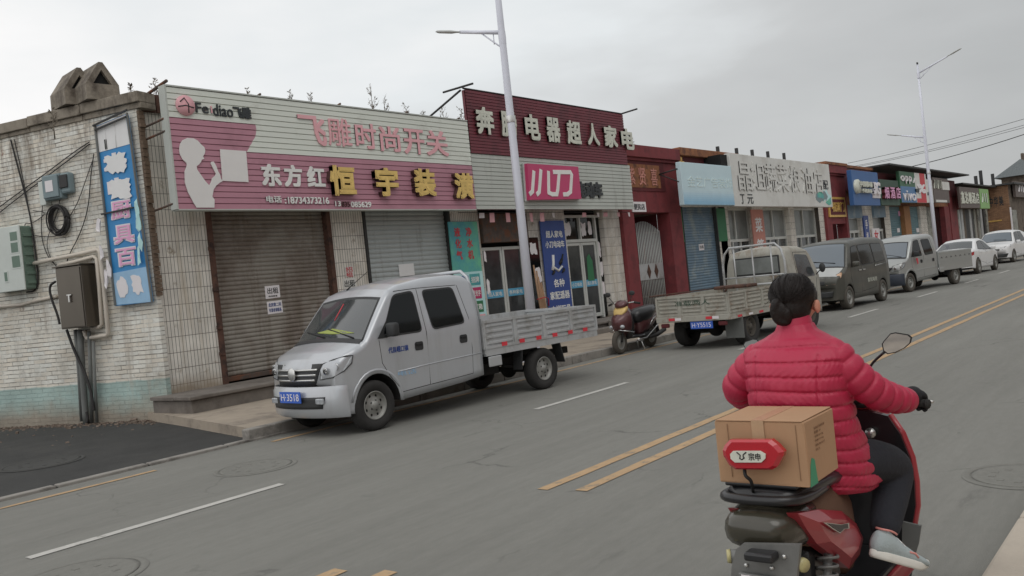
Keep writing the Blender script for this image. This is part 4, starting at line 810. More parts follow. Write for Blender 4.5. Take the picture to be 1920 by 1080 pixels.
# iron gate
g = thing('iron_gate', (22.6, FY + .45, .2), 'old grey iron gate with upright bars and two brown diamonds, inside the red gateway', 'gate'); gy = FY + .3
mb = MB()
for z in (.25, .75, 1.25, 1.75, 2.7): mb.box(op[0] + .06, op[1] - .05, gy - .02, gy + .02, z, z + .045)
for x in (op[0] + .06, (op[0] + op[1]) / 2 - .02, op[1] - .1): mb.box(x, x + .05, gy - .024, gy + .024, .2, 2.75)
mb.build('gate_frame', 'rusty_steel', g)
for k in range(21):
    x = op[0] + .12 + k * .098; top = 2.78 + .3 * math.sin(math.pi * k / 20)
    mb = MB(); mb.tube([(x, gy - .03, .28), (x, gy - .03, top)], .02, 6); mb.build('bar', 'grey_paint', g)
bx(g, 'sheet_panel', 'bed_steel', (op[0] + .1, op[1] - .1, gy - .06, gy - .052, 1.28, 1.77))
for x in (op[0] + 1.15, op[0] + 1.6):
    mb = MB(); mb.prism([(x - .12, gy - .061, 1.52), (x, gy - .061, 1.3), (x + .12, gy - .061, 1.52), (x, gy - .061, 1.75)], (0, -.012, 0)); mb.build('diamond', 'rust', g)
bx(t, 'back_wall', 'tile_x', (op[0] - .2, op[1] + .2, FY + 2.2, FY + 2.4, 0, 3.5)); bx(t, 'ceiling', 'concrete_dark', (op[0] - .2, op[1] + .2, FY + .36, FY + 2.19, 3.31, 3.45))
bx(t, 'threshold', 'step_concrete', (21.9, 25.5, 12.6, 13.27, .1, .3))
# shop with the blue roller shutter + sky-coloured sign
S_ = thing('shop_building', (25.5, FY, 0), 'low shop with a blue roller shutter and green posts under a pale blue sign', 'building')
xs = (25.78, 28.2)
bx(S_, 'front_wall', 'tile_x', (25.52, xs[0] - .08, FY, FY + .3, .1, 3.5), (xs[1] + .08, 29.2, FY, FY + .3, .1, 3.5), (25.52, 29.95, FY, FY + .3, 3.5, 4.9))
bx(S_, 'green_panel', 'green_board', (25.54, xs[0] - .02, FY - .02, FY - .004, 2.35, 3.45)); bx(S_, 'green_panel', 'green_board', (xs[1] + .06, 28.95, FY - .02, FY - .004, 2.3, 3.45))
bx(S_, 'cornice', 'brown_fascia', (25.52, 29.95, FY - .3, FY + .35, 5.12, 5.38), bev=.02); bx(S_, 'beam', 'dark_red', (25.52, 29.95, FY - .14, FY + .3, 4.3, 5.118), bev=.01)
mb = shutter(MB(), xs[0], xs[1], FY + .12, .3, 3.5, .09); mb.build('shutter', 'shutter_blue', S_)
bx(S_, 'shutter_frame', 'dark_steel', (xs[0] - .06, xs[0], FY - .02, FY + .16, .2, 3.5), (xs[1], xs[1] + .06, FY - .02, FY + .16, .2, 3.5))
bx(S_, 'step', 'step_concrete', (25.5, 40.2, 12.7, 13.38, .12, .26))
bx(S_, 'gilded_ornament', 'gold', (25.6, 25.85, FY - .2, FY - .145, 4.35, 4.45), (25.56, 25.9, FY - .22, FY - .145, 4.55, 4.95), (25.66, 25.8, FY - .2, FY - .145, 4.95, 5.1), bev=.02)
paper('rent_notice', (1310, 1320, 458, 470), FY + .1, 'paper', 'small white notice on the blue roller shutter', (('出租', .12, .88, .3, .8),))
def flat_sign(name, quad, y, th, m, label):
    q = [PY(x, z, y) for x, z in quad]; x0 = (q[0].x + q[3].x) / 2; x1 = (q[1].x + q[2].x) / 2; z1 = (q[0].z + q[1].z) / 2; z0 = (q[2].z + q[3].z) / 2
    t = thing(name, (x0, y, z0), label, 'sign'); mb = MB(); mb.bbox(x0, x1, y, y + th, z0, z1, .012); mb.build('board', m, t); return t, x0, x1, z0, z1
y = 12.55
mat('sky_sign_pale', A(172, 188, 194), .5, var=.06)
t, a, b, c, d = flat_sign('shop_sign', ((1275, 306), (1371, 309), (1377, 384), (1283, 385)), y, .16, 'sky_sign', 'pale blue shop sign with faded white lettering left of the big grey-white one')
for k in range(6): q = .34 - .05 * k; mat('sky_tint_%d' % k, A(*(157 - 9 * k, 180 - 5 * k, 190 - 2 * k)), .5, var=.05); bx(t, 'blue_band', 'sky_tint_%d' % k, (a + .012, b - .012, y - .003 - .0008 * k, y - .002 - .0008 * k, c + .012, c + (d - c) * q))
mb = MB(); ftext(mb, '金艺广告装饰', a + (b - a) * .1, b - .05, c + (d - c) * .42, c + (d - c) * .68, y - .001, .01, .0); mb.build('lettering', 'sky_sign_pale', t)
tubes(t, 'bracket', 'dark_steel', [([(a, y + .1, d - .2), (a - .1, FY, d - .3)], .025), ([(a, y + .1, d - .6), (a - .1, FY, d - .2)], .02)])
t, a, b, c, d = flat_sign('shop_sign', ((1367, 290), (1555, 306), (1560, 387), (1378, 388)), y, .2, 'old_white_board', 'big off-white shop sign with seven raised white characters over the windows')
mb = MB()
for s_, x0, x1, yt, yb in (('晶', 1386, 1411, 302, 357), ('姐', 1411, 1437, 304, 357), ('蔬', 1436, 1458, 307, 359), ('菜', 1459, 1480, 309, 360), ('粮', 1482, 1501, 311, 360), ('油', 1505, 1524, 315, 362), ('店', 1527, 1544, 318, 362)):
    A0, B0, C_ = PY(x0, yb, y - .01), PY(x1, yb, y - .01), PY(x0, yt, y - .01); ftext(mb, s_, A0.x, B0.x, A0.z, C_.z, y - .002, .03, .006)
mb.build('raised_lettering', 'old_white_board', t)
for s_, x0, x1, yt, yb in (('丁', 1389, 1397, 364, 382), ('元', 1402, 1413, 364, 382), ('配', 1544, 1553, 338, 355)): mb = MB(); A0, B0, C_ = PY(x0, yb, y), PY(x1, yb, y), PY(x0, yt, y); ftext(mb, s_, A0.x, B0.x, A0.z, C_.z, y - .002, .01, .01); mb.build('small_lettering', 'letter_black', t)
r_ = random.Random(4)
for k in range(7):
    p_ = PY(1545 + r_.uniform(-10, 10), 372 + r_.uniform(-8, 8), y); mb = MB(); mb.prism([(p_.x + u * .8, y - .003, p_.z + v * .4) for u, v in blob_poly(0, 0, 1, 1, 8, .5, k + 70)], (0, -.003 - .001 * k, 0)); mb.build('leaf_print', ('teal', 'light_cyan', 'meter_blue')[k % 3], t)
for k, px in enumerate((1347, 1382, 1411, 1440, 1470)):
    p0 = PY(px, 293, FY + .4); mb = MB(); mb.box(p0.x - .05, p0.x + .05, FY + .35, FY + .45, 4.9, PY(px, 275 + 3.0 * k, FY + .4).z); mb.build('post', 'dark_steel', t)
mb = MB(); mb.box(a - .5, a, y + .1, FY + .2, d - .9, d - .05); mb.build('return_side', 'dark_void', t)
# shop with tall windows
S_ = thing('shop_building', (29.95, FY, 0), 'low shop with three tall windows between tiled piers under the big off-white sign', 'building')
piers = ((29.2, 29.75), (33.1, 34.55), (37.2, 38.3), (39.9, 40.3))
piers = tuple((X(a), X(b)) for a, b in ((1352, 1364), (1416, 1436), (1484, 1494), (1540, 1549)))
bx(S_, 'front_wall', 'tile_x', *[(a, b, FY, FY + .3, .1, 3.5) for a, b in piers], (29.96, 40.3, FY, FY + .3, 3.5, 4.85))
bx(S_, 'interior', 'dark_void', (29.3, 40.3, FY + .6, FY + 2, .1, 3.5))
prev = piers[0][1]
for k, (a, b) in enumerate(piers[1:]):
    u0, u1 = prev, a; L = u1 - u0; mb = MB(); yy = FY + .2
    mb.box(u0, u0 + .08, yy - .03, yy + .03, .2, 3.5); mb.box(u1 - .08, u1, yy - .03, yy + .03, .2, 3.5); mb.box(u0 + .08, u1 - .08, yy - .03, yy + .03, 2.25, 2.35); mb.box(u0 + .08, u1 - .08, yy - .03, yy + .03, .5, .58); mb.box(u0 + .08, u1 - .08, yy - .03, yy + .03, 3.4, 3.5)
    for q in (.33, .62): mb.box(u0 + L * q, u0 + L * q + .06, yy - .03, yy + .03, .58, 2.25)
    mb.box(u0 + L * .48, u0 + L * .48 + .06, yy - .03, yy + .03, 2.35, 3.4)
    wf = mb.build('window', 'alu_frame', S_); bx(wf, 'pane', 'window_film', (u0 + .05, u1 - .05, yy + .031, yy + .04, 2.3, 3.45)); bx(wf, 'pane', 'window_glass', (u0 + .05, u1 - .05, yy + .031, yy + .04, .52, 2.28))
    bx(S_, 'low_wall', 'tile_x', (u0, u1, FY + .05, FY + .25, .1, .5)); prev = b
t = thing('banner', (X(1410), FY, .6), 'peach vertical banner with pale characters between the first two tall windows', 'banner'); a, b = X(1411), X(1433)
bx(t, 'board', 'banner_peach', (a, b, FY - .06, FY - .02, .5, 3.4)); mb = MB()
for i, s_ in enumerate('菜篮子'): ftext(mb, s_, a + .25, b - .2, 2.55 - i * .8, 3.1 - i * .8, FY - .061, .004, .02)
mb.build('lettering', 'paper_pink', t)
# second red gateway
x0, x1 = X(1549), X(1590); o0, o1 = X(1559), X(1586)
t, y = gateway(x0, x1, 5.38, 'narrow red gateway with a gold framed plaque and a dark doorway', 1, (o0, o1), 1.2)
bx(t, 'lintel', 'red_paint', (o0, o1, y + .03, FY + .3, 2.75, 3.3)); bx(t, 'plaque_frame', 'gold', (o0 - .4, o1 - .1, y - .06, y - .002, 3.05, 3.95)); bx(t, 'plaque', 'dark_red', (o0 - .25, o1 - .25, y - .07, y - .061, 3.15, 3.85))
mb = MB(); ftext(mb, '福满门', o0 - .1, o1 - .4, 3.28, 3.72, y - .071, .02, .02); mb.build('gold_lettering', 'gold', t)
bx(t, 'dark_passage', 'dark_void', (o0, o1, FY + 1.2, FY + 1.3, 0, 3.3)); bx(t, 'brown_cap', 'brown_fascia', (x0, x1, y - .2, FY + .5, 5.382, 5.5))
# shops under the long dark roof
xa, xb = x1, X(1797)
S_ = thing('shop_building', (xa, FY, 0), 'long low row of small shops under a thin black roof edge, phone shops among them', 'building')
segs = []
def seg(p0, p1, kind): segs.append((X(p0), X(p1), kind))
seg(1591, 1618, 'window'); seg(1618, 1628, 'pier'); seg(1628, 1640, 'pier'); seg(1640, 1662, 'window'); seg(1662, 1673, 'pier'); seg(1673, 1697, 'shutter_green'); seg(1697, 1708, 'timber'); seg(1708, 1730, 'shutter_green'); seg(1730, 1742, 'pier'); seg(1742, 1760, 'shutter_dull'); seg(1760, 1775, 'dark'); seg(1775, 1784, 'brown')
for (a, b, k) in segs:
    if k == 'pier': bx(S_, 'pier', 'tile_x', (a, b, FY, FY + .3, .1, 3.6))
    elif k == 'timber': bx(S_, 'timber_panel', 'timber', (a, b, FY - .1, FY + .2, .1, 3.6))
    elif k == 'brown': bx(S_, 'pier', 'red_paint', (a, b, FY - .05, FY + .3, .1, 3.6))
    elif k == 'dark': bx(S_, 'doorway', 'glass_dark', (a, b, FY + .25, FY + .3, .1, 3.6))
    elif k == 'window':
        mb = MB(); L = b - a; yy = FY + .15
        for q in (0, .3, .6, .94): mb.box(a + L * q, a + L * q + .09, yy - .03, yy + .03, .9, 2.3)
        mb.box(a, b, yy - .035, yy + .035, 2.3, 2.42); mb.box(a, b, yy - .035, yy + .035, .85, .95); wf = mb.build('window', 'alu_frame', S_)
        bx(wf, 'pane', 'window_glass', (a, b, yy + .04, yy + .05, .9, 2.3)); bx(wf, 'pane', 'window_film', (a, b, yy + .04, yy + .05, 2.42, 3.0)); bx(S_, 'low_wall', 'tile_x', (a, b, FY + .02, FY + .2, .1, .85))
        bx(S_, 'shutter_box', 'shutter_blue' if a < 46 else 'dark_steel', (a, b, FY - .1, FY + .14, 3.0, 3.6))
    else: mb = shutter(MB(), a, b, FY + .15, .2, 3.6, .12); mb.build('shutter', k, S_)
bx(S_, 'upper_wall', 'brown_fascia', (xa, xb, FY, FY + .3, 3.6, 5.0)); bx(S_, 'fascia_board', 'board_maroon', (xa, X(1640), FY - .12, FY - .002, 4.3, 5.35)); bx(S_, 'fascia_board', 'dark_red', (X(1640), xb, FY - .12, FY - .002, 4.2, 5.3))
bx(S_, 'end_pier', 'red_paint', (X(1784), X(1797), FY - .1, FY + .3, .1, 5.2))
bx(S_, 'roof', 'dark_steel', (X(1643), xb + .2, FY - 1.0, 26, 5.52, 5.6)); bx(S_, 'roof', 'brown_fascia', (xa, X(1643) - .01, FY - .2, 26, 5.36, 5.48))
t = thing('banner', (X(1622), FY, .6), 'dark blue vertical banner with white characters left of the white and red one', 'banner'); a, b = X(1620), X(1629)
bx(t, 'board', 'royal_blue', (a, b, FY - .08, FY - .02, .5, 3.1)); mb = MB()
for i, s_ in enumerate('手机电器'): ftext(mb, s_, a + .2, b - .2, 2.45 - i * .6, 2.9 - i * .6, FY - .082, .004, .03)
mb.build('lettering', 'paper', t)
t = thing('banner', (X(1637), FY, .6), 'white vertical banner with big red characters below the blue phone sign', 'banner'); a, b = X(1634), X(1647)
bx(t, 'board', 'paper', (a, b, FY - .1, FY - .04, .5, 2.45)); mb = MB()
for i, s_ in enumerate('女王店'): ftext(mb, s_, a + .2, b - .25, 1.85 - i * .65, 2.35 - i * .65, FY - .102, .004, .03)
mb.build('lettering', 'bright_red', t)
for px, lab in ((1684, 'small white sheet low on the left green roller shutter'), (1720, 'small white sheet low on the right green roller shutter')): paper('rent_notice', (px - 2, px + 3, 428, 436), FY + .12, 'paper', lab)
paper('rent_notice', (1684, 1692, 396, 405), FY + .12, 'char_pink', 'pink sheet high on the left green roller shutter')
def ftx(mb, s_, x0, x1, yt, yb, y, depth, bold): A0, B0, C_ = PY(x0, yb, y), PY(x1, yb, y), PY(x0, yt, y); ftext(mb, s_, A0.x, B0.x, A0.z, C_.z, y - .002, depth, bold)
y = 12.6
t, a, b, c, d = flat_sign('shop_sign', ((1595, 319), (1644, 323), (1652, 386), (1602, 384)), y, .2, 'mobile_blue', 'bright blue phone shop sign with thick raised white lettering')
mb = MB(); ftx(mb, '中国移动', 1606, 1630, 340, 351, y, .16, .06); ftx(mb, '手机卖场', 1612, 1630, 354, 362, y, .14, .06); mb.build('raised_lettering', 'letter_aged', t)
mb = MB(); c_ = PY(1604.5, 350, y); mb.lathe([(.32, -.14), (.32, 0)], (c_.x, y, c_.z), 'y', 20); mb.lathe([(.001, -.14), (.32, -.14)], (c_.x, y, c_.z), 'y', 20); mb.build('round_emblem', 'letter_aged', t)
mb = MB(); ftx(mb, '5G', 1634, 1647, 342, 365, y, .14, .04); mb.build('raised_lettering', 'paper', t); bx(t, 'small_plate', 'paper', (X(1636, 372, y), X(1650, 372, y), y - .04, y - .002, 3.85, 4.12))
t, a, b, c, d = flat_sign('shop_sign', ((1649, 336), (1683, 339), (1689, 385), (1653, 385)), y + .05, .16, 'dark_green_sign', 'dark green shop sign with three dark-sided pinkish characters')
mb = MB()
for s_, p0, p1 in (('烟', 1656, 1664.5), ('酒', 1667, 1675.5), ('店', 1677.5, 1686)):
    A0, B0, C_ = PY(p0, 373, y), PY(p1, 373, y), PY(p0, 351, y); ftext(mb, s_, A0.x, B0.x, A0.z, C_.z, y + .048, .16, .03, 0, 1)
mb.build('raised_lettering', ['char_pink', 'dark_red'], t)
t, a, b, c, d = flat_sign('shop_sign', ((1684, 319), (1716, 325), (1718, 380), (1692, 380)), y, .16, 'opp_green', 'green over blue phone shop sign with white letters, right of the dark green sign')
bx(t, 'blue_half', 'vivo_blue', (a + .01, b - .01, y - .006, y - .002, c + .01, c + (d - c) * .52))
for q in (('opp', 1689, 1709, 329, 344), ('/', 1711, 1716, 333, 343), ('vivo', 1693, 1717, 357, 376)): mb = MB(); ftx(mb, *q, y, .05, .01); mb.build('lettering', 'paper', t)
t, a, b, c, d = flat_sign('shop_sign', ((1715, 323), (1736, 327), (1740, 380), (1719, 380)), y - .02, .14, 'old_white_board', 'cream shop sign with a red stripe behind the farther lamp post')
L = b - a; bx(t, 'red_stripe', 'bright_red', (a + L * .42, a + L * .86, y - .028, y - .022, c, d), (a + L * .02, a + L * .42, y - .029, y - .022, c, c + (d - c) * .14)); mb = MB(); ftx(mb, '%', 1721, 1736, 345, 362, y - .03, .03, .03); mb.build('lettering', 'paper', t); mb = MB(); ftx(mb, '一', 1717, 1723, 354, 360, y - .03, .03, .03); mb.build('lettering', 'letter_black', t)
t, a, b, c, d = flat_sign('shop_sign', ((1735, 336), (1747, 337), (1751, 380), (1739, 380)), y, .12, 'old_white_board', 'plain narrow cream sign panel touching the farther lamp post')
mb = MB(); ftx(mb, '店', 1738, 1745, 360, 366, y, .03, .03); mb.build('lettering', 'letter_black', t)
t, a, b, c, d = flat_sign('shop_sign', ((1748, 332), (1778, 336), (1780, 380), (1753, 380)), y, .12, 'brown_sign', 'dull brown shop sign with faded upright strokes right of the farther lamp post')
mb = MB(); ftx(mb, '川川', 1751, 1765, 337, 354, y, .04, .02); mb.build('lettering', 'letter_aged', t); bx(t, 'pale_panel', 'old_white_board', (X(1766, 345, y), X(1779, 345, y), y - .02, y - .002, PY(1770, 356, y).z, PY(1770, 341, y).z), (a + .3, b - .8, y - .02, y - .002, c + .02, c + .16))
# next building: dull metal shutters, brown sign, green sign
xc, xd = xb + .3, X(1857)
S_ = thing('shop_building', (xc, FY, 0), 'dull far shop with tall weathered metal door panels and three black stove pipes', 'building')
bx(S_, 'upper_wall', 'concrete_dark', (xc, xd + 4, FY, FY + .3, 3.45, 5.0)); bx(S_, 'red_post', 'red_paint', (xc - .05, xc + .5, FY - .1, FY + .1, 3.4, 4.9)); bx(S_, 'roof', 'dark_steel', (xc - .3, xd + 6, FY - .6, 24, 5.02, 5.12))
n = 15; L = (xd - xc) / n; rr = random.Random(12)
for k in range(n):
    m_ = rr.choice(['shutter_dull', 'bed_steel', 'concrete_dark', 'shutter_dull', 'shutter_grey', 'dark_steel']); a = xc + k * L
    bx(S_, 'door_panel', m_, (a + .03, a + L - .03, FY + rr.uniform(0, .12), FY + .2, .1, 3.44))
for k, px in enumerate((1829, 1839, 1861)):
    p_ = PY(px, 330, FY + 2); mb = MB(); mb.tube([(p_.x, FY + 2, 5.0), (p_.x, FY + 2, PY(px, (330, 320, 326)[k], FY + 2).z)], .14, 8); mb.build('stove_pipe', 'black', S_)
y = 12.75
t, a, b, c, d = flat_sign('shop_sign', ((1798, 350), (1835, 353), (1838, 390), (1802, 390)), y, .14, 'brown_sign', 'brown sign with five upright cream characters on the far shop')
mb = MB()
for k, s_ in enumerate('鑫达糖酒店'): ftx(mb, s_, 1802.5 + k * 6.9, 1808 + k * 6.9, 359 + .7 * k, 382, y, .05, .03)
mb.build('raised_lettering', 'letter_aged', t)
t, a, b, c, d = flat_sign('shop_sign', ((1837, 354), (1853, 355), (1856, 391), (1839, 391)), y - .03, .14, 'green_bright', 'bright green sign beside the brown one on the far shop')
mb = MB(); ftx(mb, '川', 1841, 1851, 362, 380, y - .03, .03, .01); mb.build('lettering', 'letter_faded', t)
# brown brick house standing forward, dark shop beyond
xe = X(1857, 400, FY); SYB = PX_(1894, 400, xe).y
S_ = thing('brick_house', (xe, SYB, 0), 'brown brick house end standing forward of the shop row near the right edge', 'house')
bx(S_, 'side_wall', 'brick_far', (xe, xe + .3, SYB, FY + 3, 0, 5.1)); bx(S_, 'front_wall', 'concrete_dark', (xe + .3, xe + 60, SYB + .02, SYB + .3, 0, 5.1)); bx(S_, 'roof', 'dark_steel', (xe - .3, xe + 60, SYB - .5, FY + 12, 5.12, 5.24))
bx(S_, 'iron_strap', 'gold', (xe - .05, xe - .003, SYB + .6, FY + 1, 2.45, 2.55)); bx(S_, 'corner_strip', 'paper', (xe - .04, xe + .2, SYB - .08, SYB, .1, 3.4))
for k in range(14): bx(S_, 'door_panel', rr.choice(['shutter_dull', 'bed_steel', 'concrete_dark']), (xe + .5 + k * 2.2, xe + 2.5 + k * 2.2, SYB - .06, SYB, .1, 3.2))
mb = MB()
for k in range(3): put_text(mb, '中华美'[k], (xe - .01, SYB + 1.35 - .35 * k, 3.6), (0, -1, 0), (0, 0, 1), .28, .75, .01, .02)
mb.build('wall_lettering', 'letter_black', S_)
t, a, b, c, d = flat_sign('shop_sign', ((1903, 340), (1935, 344), (1935, 372), (1905, 368)), SYB - .3, .2, 'brown_sign', 'dark sign with white strokes at the right edge of the photo')
mb = MB(); ftx(mb, '川州', 1909, 1928, 346, 360, SYB - .3, .04, .04); mb.build('lettering', 'paper', t)
# tiled roof behind, at the right edge
p_ = PX_(1900, 330, 140); t = thing('pavilion', (140, p_.y, 0), 'grey tiled roof of a pavilion rising behind the far shops at the right edge', 'pavilion')
zt = PX_(1925, 300, 140).z; z0 = PX_(1885, 335, 140).z; y0, y1 = PX_(1872, 330, 140).y, PX_(1980, 330, 140).y; mb = MB(); ym = (y0 + y1) / 2
prof = [(0, 0), (.22, .28), (.42, .62), (.5, 1)]
for a_, b_ in zip(prof, prof[1:]):
    for sg in (0, 1):
        f = lambda q, xx: (xx, (y0 + (y1 - y0) * q[0]) if sg == 0 else (y1 - (y1 - y0) * q[0]), z0 + (zt - z0) * q[1])
        mb.add([f(a_, 136), f(a_, 150), f(b_, 150), f(b_, 136)], [(0, 1, 2, 3)])
mb.add([(136, y0, z0), (136, y1, z0), (136, ym, zt)], [(0, 1, 2)]); mb.build('roof', 'roof_tile', t); bx(t, 'wall', 'concrete_dark', (137, 149, min(y0, y1) + .8, max(y0, y1) - .8, 0, z0)); bx(t, 'roof_ornament', 'concrete_dark', (138, 138.5, ym - .2, ym + .2, zt - .2, zt + .9), bev=.1)
sheet('hill', [(400, -200), (900, -400), (900, 500), (400, 300)], .01, 'earth')
# ------------------------------------------------------------------ lamp posts and overhead wires
def lamp_post(x, y, label):
    t = thing('street_lamp', (x, y, .14), label, 'street lamp', 'tall white lamp posts along the pavement'); H = 9.5
    mb = MB(); mb.tube([(x, y, .14), (x, y, 3.5), (x, y, 6.4), (x, y, H)], [.092, .076, .062, .042], 16); mb.lathe([(.095, .0), (.105, .05), (.095, .3)], (x, y, .14), 'z', 16); mb.build('pole', 'pole_white', t)
    mb = MB(); mb.bbox(x - .2, x + .2, y - .2, y + .2, .14, .165, .005); mb.build('base_plate', 'pole_white', t)
    for nm_, z, d, L, rise in (('lower', 6.2, 1, 1.0, .27), ('upper', H - .4, -1, 1.25, .46)):
        mb = MB(); mb.tube([(x, y, z), (x, y + d * L, z + rise)], [.04, .032], 10); mb.tube([(x, y, z - .3), (x, y + d * L * .48, z + rise * .47 - .02)], .014, 6); mb.tube([(x, y + d * .2, z - .17), (x, y + d * .2, z + .02)], .01, 6); mb.lathe([(.066, -.12), (.07, 0), (.066, .12)], (x, y, z - .1), 'z', 14)
        ar = mb.build('arm', 'pole_white', t)
        hx = Vector((x, y + d * L, z + rise)); dv = Vector((0, d * L, rise)).normalized(); mb = MB()
        mb.tube([hx - dv * .05, hx + dv * .1, hx + dv * .22, hx + dv * .55, hx + dv * .62], [.035, .05, .085, .075, .03], 10); mb.v = [(a_, b_, hx.z + (b_ - hx.y) * d * rise / L + (c_ - (hx.z + (b_ - hx.y) * d * rise / L)) * .38) for a_, b_, c_ in mb.v]
        mb.build('lamp_head', 'grey_paint', ar)
    mb = MB(); mb.lathe([(.08, -.06), (.088, 0), (.08, .06)], (x, y, 4.6), 'z', 16); mb.build('clamp', 'steel_bright', t)
    mb = MB(); mb.bbox(x - .06, x + .06, y - .03, y + .03, H, H + .09, .01); mb.build('cap', 'dark_steel', t); return t
lamp_post(12.78, 9.9, 'near white lamp post standing behind the bed of the front silver pickup')
lamp_post(42.9, 9.9, 'farther white lamp post beside the second pickup, seen against the sky whole')
for i, (a, b, r) in enumerate((((1590, 306), (1990, 202), .018), ((1600, 312), (1990, 214), .016), ((1600, 314), (1990, 219), .016), ((1676, 320), (1990, 228), .032))):
    A0, B0 = PX_(a[0], a[1], 78), PX_(b[0], b[1], 78); mb = MB(); mb.tube([A0.lerp(B0, k / 10) - Vector((0, 0, 4 * .22 * (k / 10) * (1 - k / 10))) for k in range(11)], r, 5)
    tag(mb.build('power_line', 'dark_steel'), ('topmost power line crossing the sky at the right', 'second power line from the top at the right, just above its twin', 'third power line from the top at the right, just under its twin', 'lowest and thickest power line crossing behind the farther lamp post')[i], 'power line', 'overhead lines at the right')

# unseen shops added across the street so windows and scooter mirror reflect something
rr2 = random.Random(21); x = -34
OP = thing('added_shop_row', (-34, -8, 0), 'low shops added across the street, out of view, for the mirror and windows to reflect', 'building')
while x < 70:
    L = rr2.uniform(4, 8); h = rr2.uniform(4.2, 5.6); bx(OP, 'front', rr2.choice(['concrete', 'concrete_dark', 'old_white_board', 'brown_fascia']), (x, x + L - .05, -14, -8.2, 0, h))
    bx(OP, 'door', rr2.choice(['shutter_dull', 'glass_dark', 'shutter_grey']), (x + .5, x + L - .6, -8.2, -8.1, .1, 2.9)); bx(OP, 'sign_board', rr2.choice(['banner_red', 'char_pink', 'mobile_blue', 'board_white', 'board_maroon']), (x + .2, x + L - .3, -8.2, -7.95, 3.1, 4.2)); x += L
